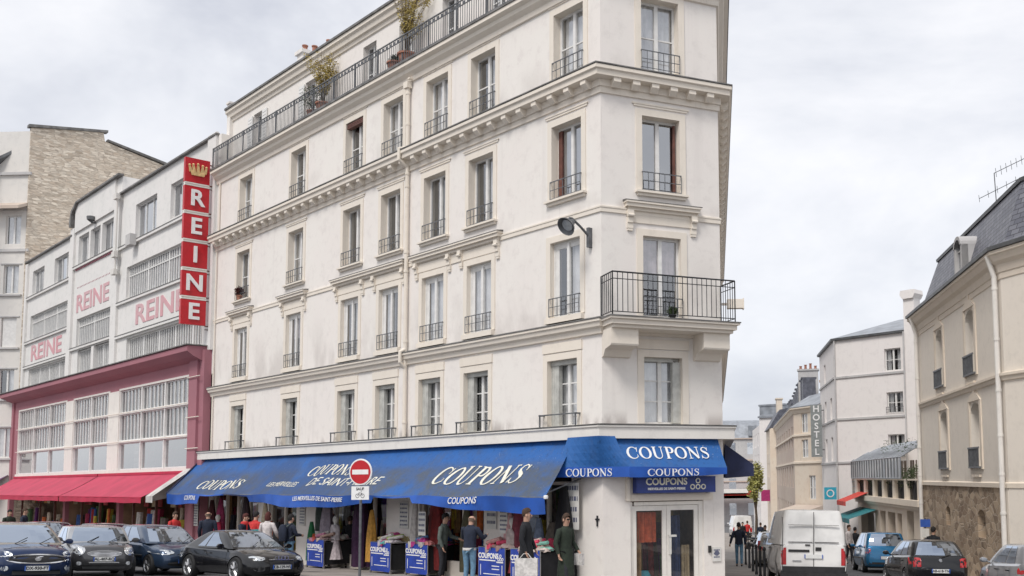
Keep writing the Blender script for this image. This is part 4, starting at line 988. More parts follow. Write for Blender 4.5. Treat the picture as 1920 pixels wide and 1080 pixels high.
# ---------------------------------------------------------------- no entry sign
p = at(676, 885, 25.5)
gz = g(p.x, 25.5)
T = thing('no_entry_sign', 'round red no entry sign with white bar on a dark pole', 'road sign', (p.x, 25.5, gz)); T.rotation_euler.z = R(-17)
mb = MB(); mb.tube([(0, .03, 0), (0, .03, p.z - gz + .25)], .035, 10); part('pole', mb, M['iron_g'], T, smooth=True)
zc = p.z - gz; mb = MB(); mb.lathe([(0, -.006), (.325, -.006), (.335, 0), (.335, .014), (0, .014)], 40, (0, 0, zc), 'y'); part('disc_rim', mb, M['white'], T)
mb = MB(); mb.lathe([(0, -.010), (.297, -.010), (.297, -.006)], 40, (0, 0, zc), 'y'); part('disc', mb, M['signred'], T)
mb = MB(); mb.box(-.235, .235, -.014, -.010, zc - .06, zc + .06); part('bar', mb, M['white'], T)
mb = MB(); mb.box(-.255, .255, -.006, .01, zc - .70, zc - .36); pl_ = part('plate', mb, M['white'], T)
part('lettering', text('SAUF', .10, .003, .004).map(lambda x, y, z: (x, y - .008, z + zc - .43)), M['plate_t'], pl_)
mb = MB()
for dx in (-.075, .075): stroke(mb, [(dx + .05 * math.cos(R(a)), zc - .60 + .05 * math.sin(R(a))) for a in range(0, 361, 30)], .012, -.009, .003)
for s in ([(-.075, zc - .6), (-.03, zc - .52), (.045, zc - .53), (.075, zc - .6)], [(-.03, zc - .52), (0, zc - .6), (.045, zc - .53)], [(.02, zc - .49), (.05, zc - .5)]): stroke(mb, s, .01, -.0095, .003)
part('bicycle_symbol', mb, M['plate_t'], pl_)
# ================================================================ department store (left)
D = thing('department_store', 'white rendered department store with pink shopfront and faded red wall lettering', 'building', (C1.x, C1.y, 0))
def dp(n, m, mt, F=FL, **k): return fpart(n, m, mt, F, root=D, **k)
# window openings: (u_left, u_right, z0, z1)
secR = [(34.7, 31.75, 14.46, 16.24), (29.95, 26.2, 14.6, 16.25), (35.75, 26.0, 11.6, 13.25), (35.4, 25.6, 8.3, 9.63)]
secM = [(44.1, 38.1, 14.6, 16.3), (43.9, 37.75, 10.05, 11.6), (43.5, 37.65, 8.3, 9.8)]
secL = [(53.6, 51.0, 14.3, 15.78), (48.8, 46.0, 14.2, 15.8), (53.7, 45.4, 11.37, 12.95), (53.6, 45.3, 8.3, 9.6)]
U0, U1, U2, U3 = UL, 36.9, 45.0, 55.0
wm = MB()
wall_open(wm, -U1, -U0, 7, 17.2, [(-a, -b, c, d_) for a, b, c, d_ in secR], .25)
wall_open(wm, -U2, -U1, 7, 18.2, [(-a, -b, c, d_) for a, b, c, d_ in secM], .25)
wall_open(wm, -U3, -U2, 7, 16.5, [(-a, -b, c, d_) for a, b, c, d_ in secL], .25)
for a, b, z in ((U0, U1, 17.2), (U1, U2, 18.2), (U2, U3, 16.5)): wm.add([(-b, 0, z), (-a, 0, z), (-a, 12, z), (-b, 12, z)], [(0, 1, 2, 3)])
wm.quad((-U1, 0, 15), (-U1, 12, 15), (-U1, 12, 18.2), (-U1, 0, 18.2)); wm.quad((-U2, 0, 15), (-U2, 12, 15), (-U2, 12, 18.2), (-U2, 0, 18.2)); wm.quad((-U0, 0, 7), (-U0, 12, 7), (-U0, 12, 17.2), (-U0, 0, 17.2))
dp('wall', wm, 'reine')
mb = MB()
for a_ in ((-U1 - .8, -U1 + .05, 7, 17.3), (-U2 - .35, -U2 + .35, 7, 16.9), (-U0 - .95, -U0 - .05, 8, 17.35), (-U3, -U3 + .5, 8, 16.4)): dp('pilaster', MB().box(a_[0], a_[1], -.12, -.002, a_[2], a_[3]), 'reine')
dp('gable_face', MB().box(-U2 + .36, -U1 - .81, -.10, -.002, 16.6, 18.2), 'reine')
for a, b, z in ((U0 + .95, U1 - .05, 14.28), (U1 + .8, U2 - .3, 14.48), (U2 + .35, U3 - .5, 14.05), (U0 + .95, U1 - .05, 11.42), (U2 + .35, U3 - .5, 11.22), (U0 + .95, U1 - .05, 9.72), (U2 + .35, U3 - .5, 9.68), (U1 + .8, U2 - .3, 9.86)):
    l_ = dp('ledge', MB().box(-b, -a, -.12, -.001, z, z + .12), 'reine'); part('flashing', MB().box(-b, -a, -.14, -.001, z + .121, z + .15), M['lead'], l_)
mb = MB()
mb.box(-U1, -U0, -.16, .02, 17.2, 17.28); mb.box(-U3, -U2, -.16, .02, 16.5, 16.58); mb.box(-U2 + .9, -U1 + .1, -.25, .02, 18.2, 18.3)
mb.prism([(-U2 + .9, 18.2), (-U2 + .9, 18.3), (-U2 - .0, 17.9), (-U2 - .25, 17.3), (-U2 - .22, 17.0), (-U2 + .05, 17.0), (-U2 + .1, 17.7)], 'y', -.25, .02)
dp('coping', mb, 'lead')
def grid_window(F, root, x0, x1, z0, z1, y, nx, ztr=(), fr=.05, thick=None, glass='glass', name='window', frame='frame'):
    p = F.w((x0 + x1) / 2, 0); ww, h = x1 - x0, z1 - z0; ro = root.location
    m = MB(); m.box(-ww / 2, ww / 2, y, y + .06, 0, .06); m.box(-ww / 2, ww / 2, y, y + .06, h - .06, h)
    for i in range(nx + 1):
        x = -ww / 2 + ww * i / nx; t_ = fr / 2 if not thick or i % thick else fr * 1.5
        m.box(x - t_, x + t_, y - (.004 if thick and i % thick == 0 else 0), y + .055, .06, h - .06)
    for z in ztr: m.box(-ww / 2, ww / 2, y - .01, y + .05, z * h - .025, z * h + .025)
    W_ = part(name, m, M[frame], root, (p.x - ro.x, p.y - ro.y, z0), F.th)
    m = MB(); m.quad((-ww / 2, y + .04, 0), (ww / 2, y + .04, 0), (ww / 2, y + .04, h), (-ww / 2, y + .04, h)); part('pane', m, M[glass], W_)
    m = MB(); m.quad((-ww / 2 - .2, y + 1.1, -.2), (ww / 2 + .2, y + 1.1, -.2), (ww / 2 + .2, y + 1.1, h + .2), (-ww / 2 - .2, y + 1.1, h + .2))
    m.quad((-ww / 2 - .2, y + .1, -.15), (ww / 2 + .2, y + .1, -.15), (ww / 2 + .2, y + 1.1, -.15), (-ww / 2 - .2, y + 1.1, -.15)); m.quad((-ww / 2 - .2, y + .1, h + .1), (ww / 2 + .2, y + .1, h + .1), (ww / 2 + .2, y + 1.1, h + .1), (-ww / 2 - .2, y + 1.1, h + .1))
    part('room_behind', m, M['room'], W_)
    return W_
def blinds(W_, ww, h, y, seed, dens=.5):
    rs = random.Random(seed); m = MB(); x = -ww / 2 + .05
    while x < ww / 2 - .3:
        l = rs.uniform(.15, .5)
        if rs.random() < dens: m.quad((x, y + .14, .05), (x + l, y + .14, .05), (x + l, y + .14, h * rs.choice((1, 1, .9))), (x, y + .14, h * .98))
        x += l + .04
    part('blind', m, M['blind'], W_)
for i, (a, b, c, d_) in enumerate(secR + secM + secL):
    tall = d_ - c
    if (a, c) == (34.7, 14.46): W_ = grid_window(FL, D, -a, -b, c, d_, .17, 3, glass='glass_sky'); blinds(W_, a - b, tall, .17, 5, .9)
    elif c > 14: W_ = grid_window(FL, D, -a, -b, c, d_, .17, max(2, round((a - b) / 1.0)), (), .06, glass='glass_sky'); blinds(W_, a - b, tall, .17, i, .7)
    elif c > 10: W_ = grid_window(FL, D, -a, -b, c, d_, .14, round((a - b) / .30), (.72,), .045, 9, glass='glass_sky'); blinds(W_, a - b, tall, .14, i, .6)
    else: W_ = grid_window(FL, D, -a, -b, c, d_, .14, round((a - b) / .30), (), .05, 7); blinds(W_, a - b, tall, .14, i, .45)
mb = MB(); mb.box(-43.9, -37.75, .02, .10, 9.80, 10.05); mb.box(-40.9, -40.5, -.05, .2, 8.3, 9.8); dp('concrete_bands', mb, 'reine')
# piers between the three upper lights of the tower
for x in (-42.2, -40.2): dp('window_pier', MB().box(x, x + .3, -.02, .2, 14.62, 16.3), 'reine')
mb = MB()
for i in range(28): mb.box(-44.3 + i * .24, -44.3 + i * .24 + .1, -.07, -.001, 14.38, 14.48)
for i in range(26): mb.box(-44.0 + i * .24, -44.0 + i * .24 + .07, -.012, -.001, 13.34, 13.41)
dp('dentils', mb, 'pink')
# painted words on the wall
def wall_word(s, uc, zc, h, wid, bold=.02):
    t_ = text(s, 1.0, bold, .02); xs = [v[0] for v in t_.v]; zs = [v[2] for v in t_.v]; w0, h0 = max(xs) - min(xs), max(zs) - min(zs)
    t_.map(lambda x, y, z: (x / w0 * wid - uc, y - .012, z / h0 * h + zc)); return t_
dp('painted_lettering', wall_word('REINE', 31.0, 10.60, .98, 6.4), 'pinkletter')
dp('painted_lettering', wall_word('REINE', 41.25, 12.4, .98, 5.6), 'pinkletter')
dp('painted_lettering', wall_word('REINE', 49.95, 10.5, .98, 6.5), 'pinkletter')
# downpipe boxes and little details on the big pilaster
mb = MB()
for z in (16.9, 13.9, 13.0): mb.box(-U1 - .1, -U1 + .35, -.38, -.2, z, z + .28)
mb.tube([(-U1 + .15, -.26, 13.2), (-U1 + .15, -.26, 16.9)], .05, 6); dp('pipe_boxes', mb, 'beige')
mb = MB(); mb.lathe([(.05, 0), (.2, .12), (.22, .3), (.16, .32), (0, .3)], 10, (-41.1, -.25, 16.55)); mb.box(-41.15, -41.05, -.25, 0, 16.5, 16.56); dp('wall_floodlight', mb, 'zinc_dark')
mb = MB(); mb.box(-34.75, -34.1, -.42, -.12, 14.1, 14.65); dp('air_conditioner', mb, 'greyw')
# pink shopfront box
PF = .30
fp = MB()
bays = [(53.9, 43.9), (42.5, 36.6), (35.0, 25.95)]
zz0, zz1 = 3.12, 6.98
wall_open(fp, -55.6, -UL - .12, -2, 8.0, [(-a, -b, zz0, zz1) for a, b in bays] + [(-55, -43.9, -3, 2.6), (-43.5, -35, -3, 2.6), (-34.6, -25.9, -3, 2.6)], .2, y=-PF)
fp.quad((-UL - .12, -PF, -2), (-UL - .12, 0, -2), (-UL - .12, 0, 8.0), (-UL - .12, -PF, 8.0)); fp.quad((-55.6, -PF, -2), (-55.6, 0, -2), (-55.6, 0, 8.0), (-55.6, -PF, 8.0))
fp.box(-25.9, -25.0, -PF - .10, -PF - .001, -2, 7.6); fp.box(-55.6, -55.0, -PF - .1, -PF - .001, -2, 7.6)
dp('shopfront', fp, 'pink')
mb = MB(); mb.prism([(-PF + .01, 7.55), (-PF - .35, 7.72), (-PF - .62, 7.92), (-PF - .62, 8.14), (0.0, 8.16), (0, 7.55)], 'x', -56.3, -UL - .35); dp('shopfront_cornice', mb, 'pink')
mb = MB(); mb.box(-56.35, -UL - .3, -PF - .68, 0, 8.165, 8.21); dp('cornice_flashing', mb, 'lead')
mb = MB()
for a, b in ((43.9, 42.5), (36.6, 35.0)): mb.box(-a, -b, -PF - .05, -PF - .001, zz0, zz1)
mb.box(-54.1, -25.8, -PF - .08, -PF - .001, 2.98, 3.115)
for a, b in bays: mb.box(-a - .09, -b + .09, -PF - .03, -PF - .001, zz1, zz1 + .09)
mb.box(-25.95, -25.87, -PF - .03, -PF - .001, zz0, zz1); mb.box(-54.0, -53.91, -PF - .03, -PF - .001, zz0, zz1)
dp('white_piers', mb, 'band')
hts = [(5.86, 6.98), (4.50, 5.80), (3.12, 4.42)]
for (a, b), nx in zip(bays, (3, 2, 3)):
    for r_, (c, d_) in enumerate(hts):
        for i in range(nx):
            x0 = -a + (a - b) * i / nx; x1 = -a + (a - b) * (i + 1) / nx
            W_ = grid_window(FL, D, x0 + .05, x1 - .05, c, d_, -PF + .06, 6 if r_ < 2 else 1, (), .055 if r_ < 2 else .07, glass='glass' if r_ < 2 else 'glass_sky')
            if r_ < 2: blinds(W_, x1 - x0 - .1, d_ - c, -PF + .06, i * 7 + r_ + int(a), .22)
            else:
                rs = random.Random(int(a) + i); m = MB()
                for k in range(9): x = rs.uniform(-1, 1); m.tube([(x, .5, .02), (x, .6, rs.uniform(.4, 1.0))], .12, 6, rs.choice([(.45, .05, .06), (.5, .45, .4), (.3, .25, .2), (.4, .1, .1)]))
                part('window_display', m, M['vari'], W_)
mb = MB()
for a, b in bays:
    nx = 2 if a == 42.5 else 3
    for i in range(nx + 1): x = -a + (a - b) * i / nx; mb.box(x - .07, x + .07, -PF + .0, -PF + .12, zz0, zz1)
    for z in (4.42, 5.80): mb.box(-a, -b, -PF - .03, -PF + .10, z, z + .08)
dp('window_posts', mb, 'frame')
mb = MB()
for z in (6.9, 5.2, 3.9): mb.tube([(-25.95, -PF - .16, z), (-UL - .15, -PF - .16, z)], .02, 5)
for z in (4.46, 5.84): mb.tube([(-54, -PF - .13, z), (-25.9, -PF - .13, z)], .018, 5)
dp('cables', mb, 'trim')
mi = MB()
for a, b in ((55, 43.9), (43.5, 35), (34.6, 25.9)):
    mi.quad((-a, 2.2, -2), (-b, 2.2, -2), (-b, 2.2, 2.6), (-a, 2.2, 2.6)); mi.quad((-a, -.1, -2), (-a, 2.2, -2), (-a, 2.2, 2.6), (-a, -.1, 2.6)); mi.quad((-b, -.1, -2), (-b, 2.2, -2), (-b, 2.2, 2.6), (-b, -.1, 2.6)); mi.quad((-a, -.1, 2.59), (-b, -.1, 2.59), (-b, 2.2, 2.59), (-a, 2.2, 2.59))
dp('shop_interior', mi, 'room_w')
mb = MB(); rs = random.Random(5)
for a, b in ((55, 43.9), (43.5, 35), (34.6, 25.9)):
    x = -a + .3
    while x < -b - .3:
        z0 = g(*FL.w(x, 0).xy) + .1; y = rs.uniform(-.05, .9); mb.tube([(x, y, z0), (x, y + .1, z0 + rs.uniform(.8, 2.1))], rs.uniform(.07, .2), 7, rs.choice(pal)); x += rs.uniform(.2, .42)
    for k in range(6): x = rs.uniform(-a + .5, -b - .5); mb.box(x - .3, x + .3, .0, .04, 1.4, 1.9, rs.choice([(.45, .25, .07), (.5, .45, .3), (.35, .05, .05)]))
dp('cloth_rolls', mb, 'vari')
for u in (53, 49, 46, 41, 38, 33, 30, 27.5): dp('shop_window_post', MB().box(-u - .04, -u + .04, -.2, -.1, -1.5, 2.6), 'redwood')
# red awnings
def red_awning(u0, u1, label):
    T = sthing('red_awning', label, 'awning', FL, -(u0 + u1) / 2, -PF, 0, 'raspberry awnings of the department store'); hw = abs(u0 - u1) / 2
    mb = MB(); mb.grid(lambda a, t: (-hw + 2 * hw * a, -.05 - 1.75 * t, 2.88 - .98 * t - .05 * math.sin(math.pi * t)), 16, 5); part('canvas', mb, M['awn_red'], T, smooth=True)
    mb = MB(); mb.grid(lambda a, t: (-hw + 2 * hw * a, -1.803 - .01 * math.sin(a * 60), 1.90 - (.24 + .012 * math.sin(a * 25)) * t), 60, 1); part('valance', mb, M['awn_redv'], T)
    mb = MB(); mb.tube([(-hw, -1.79, 1.89), (hw, -1.79, 1.89)], .03, 6); mb.box(-hw, hw, -.12, 0, 2.86, 2.98)
    for s in (-.8, 0, .8): mb.tube([(s * hw, -.05, 2.3), (s * hw + .5, -1.0, 2.1), (s * hw, -1.78, 1.89)], .02, 5)
    part('awning_arms', mb, M['awn_redv'], T); return T
red_awning(26.0, 37.6, 'raspberry red awning under the widest pink windows, next to the blue awning')
red_awning(37.75, 54.2, 'raspberry red awning at the far end of the department store')
mb = MB(); mb.grid(lambda a, t: (-.38 + .78 * a, -.05 - 1.6 * t, 3.1 - 1.15 * t), 4, 4); mb.grid(lambda a, t: (-.38 + .78 * a, -1.652, 1.95 - .26 * t), 4, 1)
mb.add([(-.38, -.05, 3.1), (-.38, -1.65, 1.95), (-.38, -1.65, 1.69), (-.38, -.05, 2.0)], [(0, 1, 2, 3)]); solo('white_awning', mb, M['awn_white'], 'narrow white side awning wedged between the red and blue awnings', 'awning', tuple(FL.w(-25.5, -.3)), FL.th)

# vertical projecting sign
T = sthing('vertical_sign', 'tall red projecting sign with gold crown over five white letters', 'sign', FL, -24.75, -.75, 0)
FS = Fr(FL.w(-24.75, -.75), 0); T.rotation_euler.z = FL.th + R(90)   # its face looks along the street towards the corner
px_ = lambda x: x
for k in range(6): zt = 16.05 - k * 1.20; part('sign_box', MB().box(-.5, .5, -.09, .09, zt - 1.04, zt), M['signred'], T)
for k in range(5):
    mb = MB(); zt = 16.05 - k * 1.20; mb.box(-.49, .49, -.10, .10, zt - 1.10, zt - 1.05); mb.box(-.49, .49, -.10, .10, zt - 1.19, zt - 1.14); mb.box(-.49, .49, -.06, .06, zt - 1.14, zt - 1.10); part('spacer', mb, M['band'], T)
for k, ch in enumerate('REINE'):
    zt = 16.05 - (k + 1) * 1.20 - .52
    t_ = text(ch, .95, .022, .05); t_.map(lambda x, y, z: (x, y - .125, z + zt)); part('letter', t_, M['white'], T)
mb = MB(); zc = 15.53
mb.prism([(-.25, -.22), (.25, -.22), (.30, -.08), (-.30, -.08)], 'y', -.16, -.09)
for i, (a, h) in enumerate(((-.34, .16), (-.19, .20), (0, .24), (.19, .20), (.34, .16))):
    mb.prism([(a * .8 - .07, -.09), (a * .8 + .07, -.09), (a + .035, h), (a - .035, h)], 'y', -.15 - .002 * i, -.09); mb.lathe([(0, -.05), (.05, -.02), (.055, .01), (.03, .05), (0, .06)], 8, (a, -.125, h + .03))
mb.map(lambda x, y, z: (x, y, z + zc)); part('crown_emblem', mb, M['gold'], T)
mb = MB()
for z in (15.9, 15.0, 13.8, 12.55, 11.35, 10.2, 9.0): mb.box(.5, .74, -.03, .03, z - .02, z + .02); mb.box(.5, .72, -.025, .025, z - .16, z - .13)
part('brackets', mb, M['redwood'], T)

# ================================================================ pale building with the stone party wall, far left
Q0 = FL.w(-55.0, 0)
LB = thing('apartment_building', 'tall pale apartment building with a bare stone side wall', 'building', (Q0.x, Q0.y, 0))
PWF = Fr(Q0, math.pi / 2 - AL)      # party wall: runs inwards, faces the corner building
m = MB(); m.prism([(-.15, -3), (-.15, 25.4), (4.05, 26.1), (4.15, 25.5), (8.2, 24.6), (14, 24.6), (14, -3)], 'y', 0, .3); part('party_wall', m, M['party'], LB, (0, 0, 0), PWF.th)
m = MB(); m.prism([(-.3, 25.4), (-.3, 25.58), (4.3, 26.28), (4.3, 26.12)], 'y', -.12, .35); m.prism([(4.3, 25.52), (4.3, 25.66), (8.4, 24.8), (8.4, 24.64)], 'y', -.12, .35); part('wall_coping', m, M['lead'], LB, (0, 0, 0), PWF.th)
m = MB(); m.box(9, 12, -3, -.2, 24.6, 25.6); part('rear_roof', m, M['beige'], LB, (0, 0, 0), PWF.th)
FB = Fr(Q0, R(-2))                   # canted bay facing the square
opsb = []
for z in (4.2, 7.9, 11.2, 14.6, 17.8): opsb.append((-1.55, -.55, z, z + 1.85))
m = MB(); wall_open(m, -2.3, 0, -3, 22.6, opsb, .2); wall_open(m, -2.3, 0, 22.6, 25.2, [], .2)
part('bay_wall', m, M['beige'], LB, (0, 0, 0), FB.th)
for i, z in enumerate((4.2, 7.9, 11.2, 14.6, 17.8)):
    if i != 2: add_window(FB, LB, -1.05, z, 1.0, 1.85, .2, 0, False, 1 if i != 1 else 3)
    else:
        mm_ = MB(); mm_.box(-1.5, -.6, .1, .14, z, z + 1.85); part('closed_shutter', mm_, M['frame'], LB, (0, 0, 0), FB.th)
for z in (4.2, 7.9, 11.2, 14.6): part('ledge', MB().box(-2.0, -.3, -.14, 0, z - .16, z - .06).box(-1.75, -.35, -.05, 0, z + 1.88, z + 1.96), M['greyw'], LB, (0, 0, 0), FB.th)
for z, o_ in ((17.3, .1), (22.3, .16)): part('string_course', MB().box(-2.3, .02, -o_, 0, z, z + .18), M['greyw'], LB, (0, 0, 0), FB.th)
# loggia canopy and sloping eave of the top floors
m = MB(); m.prism([(-.9, 19.9), (-.9, 20.1), (0, 20.5), (0, 20.3)], 'x', -3.2, -.15); part('balcony_canopy', m, M['brownw'], LB, (0, 0, 0), FB.th)
FB2 = Fr(FB.w(-2.3, 0), R(-68)); q_ = FB2.o
m = MB(); wall_open(m, -14, 0, -3, 23.5, [(-1.8 - 3 * i - .5, -1.8 - 3 * i + .5, z, z + 1.85) for i in range(4) for z in (4.2, 7.9, 11.2, 14.6)], .2)
part('street_wall', m, M['beige'], LB, (q_.x - Q0.x, q_.y - Q0.y, 0), FB2.th)
m = MB(); m.add([(.25, 1.2, 25.3), (-2.6, -.8, 22.6), (-6, -10, 22.5), (-6, 8, 24), (.25, 9, 25.3), (.25, 1.2, 25.5), (-2.7, -.85, 22.75), (-6.2, -10, 22.65), (-6, 8, 24.2), (.25, 9, 25.5)], [(0, 1, 2, 3, 4), (5, 6, 7, 8, 9), (0, 1, 6, 5), (1, 2, 7, 6)]); part('roof', m, M['zinc_dark'], LB)
m = MB(); m.box(-1.75, -.2, -.05, .02, 20.0, 20.05); part('loggia_sill', m, M['greyw'], LB, (0, 0, 0), FB.th)
# little purple awning below it
T = thing('purple_awning', 'small dusty purple awning at the far left edge', 'awning', (*FL.w(-57.3, -.4).xy, 0), -AL)
mb = MB(); mb.grid(lambda a, t: (-2.2 + 4.2 * a, -.05 - 1.5 * t, 3.1 - 1.0 * t), 8, 3); mb.grid(lambda a, t: (-2.2 + 4.2 * a, -1.552, 2.1 - .3 * t), 8, 1); part('canvas', mb, M['awn_purple'], T)
# ================================================================ cream building with rubble base, right
RB = thing('mansard_building', 'cream building with a brown rubble stone base and a slate mansard roof', 'building', (10, 24.5, 0))
def arched(mb, xc, w_, z0, z1, depth, ys=0.0, n=8):
    """reveal of a round-headed opening (the sheet around it is cut square; the head is filled)"""
    hw = w_ / 2; zc = z1 - hw * .55
    pts = [(xc + hw * math.cos(math.pi * i / n), zc + hw * .55 * math.sin(math.pi * i / n)) for i in range(n + 1)]
    for i in range(n):
        a, b = pts[i], pts[i + 1]
        mb.quad((a[0], ys, a[1]), (b[0], ys, b[1]), (b[0], ys, z1 + .002), (a[0], ys, z1 + .002)); mb.quad((a[0], ys, a[1]), (b[0], ys, b[1]), (b[0], ys + depth, b[1]), (a[0], ys + depth, a[1]))
def rp(n, m, mt, F, **k): return fpart(n, m, mt, F, root=RB, **k)
S0, S1 = 19.4, 6.4
nb = Fr(E_ST.w(-S1, 0), math.atan2(-.92, .39))
wins = [(-15.15, 1.3, 5.95, 8.2), (-10.35, 1.3, 5.95, 8.2), (-14.8, 1.3, 2.72, 4.92), (-10.05, 1.3, 2.72, 4.92)]
m = MB(); wall_open(m, -S0, -S1, 2.10, 9.0, [(x - w_ / 2, x + w_ / 2, a, b) for x, w_, a, b in wins], .35)
for x, w_, a, b in wins: arched(m, x, w_, a, b, .35)
rp('wall', m, 'cream', E_ST)
wn2 = [(3.2, 1.2, 5.95, 8.2), (3.2, 1.2, 2.72, 4.92)]
m = MB(); wall_open(m, 0, 9, 2.10, 9.0, [(x - w_ / 2, x + w_ / 2, a, b) for x, w_, a, b in wn2], .3); rp('wall', m, 'cream', nb)
sl_ = [(-14.65, .75, .50, 1.24), (-9.75, 1.0, .30, 1.26)]
m = MB(); wall_open(m, -S0, -S1 - .45, -4, 2.02, [(x - w_ / 2, x + w_ / 2, a, b) for x, w_, a, b in sl_], .4)
for x, w_, a, b in sl_: arched(m, x, w_, a, b, .4)
rp('rubble_wall', m, 'rubble', E_ST)
m = MB(); wall_open(m, 1.0, 9, -4, 2.02, [], .4); rp('rubble_wall', m, 'rubble', nb)
m = MB(); m.box(-S1 - .45, -S1, -.04, .1, -4, 2.02); rp('corner_pier', m, 'cream', E_ST)
m = MB(); m.box(0.02, 1.0, -.04, .1, -4, 2.02); rp('corner_pier', m, 'cream', nb)
for x, w_, a, b in sl_: rp('cellar_pane', MB().quad((x - w_ / 2, .35, a), (x + w_ / 2, .35, a), (x + w_ / 2, .35, b), (x - w_ / 2, .35, b)), 'glass_sky', E_ST)
m = MB()
for x, w_, a, b in sl_[1:]:
    for i in range(1, 4): m.box(x - w_ / 2 + w_ * i / 4 - .012, x - w_ / 2 + w_ * i / 4 + .012, .2, .22, a, b)
    m.box(x - w_ / 2, x + w_ / 2, .195, .215, (a + b) / 2 - .012, (a + b) / 2 + .012)
rp('cellar_bars', m, 'iron', E_ST)
pthR = [E_ST.w(-S0, 0).xy, E_ST.w(-S1, 0).xy, nb.w(9, 0).xy]; lR = local(pthR, RB.location)
farb = E_ST.w(-S0, 9).xy; lRe = local([farb] + pthR, RB.location)
m = MB(); q = lRe; m.quad((q[0].x, q[0].y, -4), (q[1].x, q[1].y, -4), (q[1].x, q[1].y, 9), (q[0].x, q[0].y, 9)); part('end_wall', m, M['cream'], RB)
part('base_course', moulding(MB(), lRe, [(0, 2.02), (.07, 2.02), (.07, 2.16), (0, 2.2)]), M['creamtrim'], RB)
part('mid_course', moulding(MB(), lRe, [(0, 5.32), (.06, 5.34), (.08, 5.44), (.13, 5.48), (.13, 5.56), (0, 5.6)]), M['creamtrim'], RB)
part('main_cornice', moulding(MB(), lRe, [(0, 8.5), (.03, 8.52), (.03, 8.7), (.06, 8.72), (.10, 8.95), (.22, 9.05), (.30, 9.22), (.36, 9.26), (.36, 9.36), (0, 9.4)]), M['creamtrim'], RB)
part('gutter', moulding(MB(), lRe, [(.30, 9.37), (.42, 9.38), (.42, 9.5), (.2, 9.52)]), M['zinc_dark'], RB)
part('mansard_roof', moulding(MB(), lRe, [(.22, 9.5), (-.20, 9.75), (-.85, 11.70), (-1.0, 11.78), (-5, 12.2)]), M['slate_c'], RB)
part('roof_ridge', moulding(MB(), lRe, [(-.78, 11.66), (-.76, 11.78), (-1.0, 11.86), (-1.05, 11.79)]), M['zinc_dark'], RB)
for x, w_, a, b in wins:
    m = MB(); hw = w_ / 2
    for s in (-1, 1): m.box(x + s * hw, x + s * (hw + .20), -.05, 0, a - .1, b + .05)
    m.prism([(x - hw - .2, b + .05), (x + hw + .2, b + .05), (x + hw * .6, b + .30), (x + .12, b + .34), (x + .14, b + .52), (x - .14, b + .52), (x - .12, b + .34), (x - hw * .6, b + .30)], 'y', -.06, 0)
    m.box(x - hw * .8, x + hw * .8, -.08, 0, a - .36, a - .28); rp('window_surround', m, 'creamtrim', E_ST)
for x, w_, a, b in wins:
    W_ = add_window(E_ST, RB, x, a, w_, b - a, .35, 0, False, 3, glass='glass')
    m = MB(); m.box(-w_ / 2 - .06, w_ / 2 + .06, -.13, .02, -.06, 0); m.box(-w_ / 2 - .06, w_ / 2 + .06, -.14, -.10, .60, .66)
    m.box(-w_ / 2, w_ / 2, -.115, -.105, .0, .60)
    for i in range(9): xx = -w_ / 2 + w_ * i / 8; m.box(xx - .01, xx + .01, -.135, -.115, 0, .6)
    part('parapet_rail', m, M['iron_g'], W_)
for x, w_, a, b in wn2: add_window(nb, RB, x, a, w_, b - a, .3, 0, False, 1)
for x, lx in ((-S1 - .22, 0), (-S0 + .35, 0)):
    m = MB(); m.tube([(x, -.14, -1.6), (x, -.14, 8.6), (x, -.34, 9.3)], .085, 10)
    for z in (-.4, 1.2, 2.4, 3.6, 5.0, 6.6, 8.2): m.tube([(x, -.14, z), (x, -.14, z + .08)], .10, 10)
    rp('rainwater_pipe', m, 'band', E_ST)
# dormer
dq = E_ST.w(-11.7, .05)
m = MB(); m.box(-.55, -.40, -.05, .2, 9.6, 10.75); m.box(.40, .55, -.05, .2, 9.6, 10.75); m.add([(.55 * math.cos(math.pi * i / 10), y, 10.75 + .38 * math.sin(math.pi * i / 10)) for y in (-.08, 1.2) for i in range(11)] + [(.40 * math.cos(math.pi * i / 10), -.08, 10.75 + .25 * math.sin(math.pi * i / 10)) for i in range(11)],
        [(i, i + 1, 12 + i, 11 + i) for i in range(10)] + [(i, 22 + i, 23 + i, i + 1) for i in range(10)])
m.quad((-.55, -.04, 9.6), (-.55, 1.0, 9.6), (-.55, 1.0, 10.75), (-.55, -.04, 10.75)); m.quad((.55, -.04, 9.6), (.55, 1.0, 9.6), (.55, 1.0, 10.75), (.55, -.04, 10.75))
dm = part('dormer', m, M['greyw'], RB, (dq.x - 10, dq.y - 24.5, 0), E_ST.th)
m = MB(); m.box(-.40, .40, .10, .12, 9.7, 10.98); part('pane', m, M['glass_sky'], dm)
m = MB(); m.box(-.03, .03, .06, .10, 9.7, 11.0); m.box(-.40, .40, .06, .099, 10.6, 10.65); part('frame', m, M['frame'], dm)
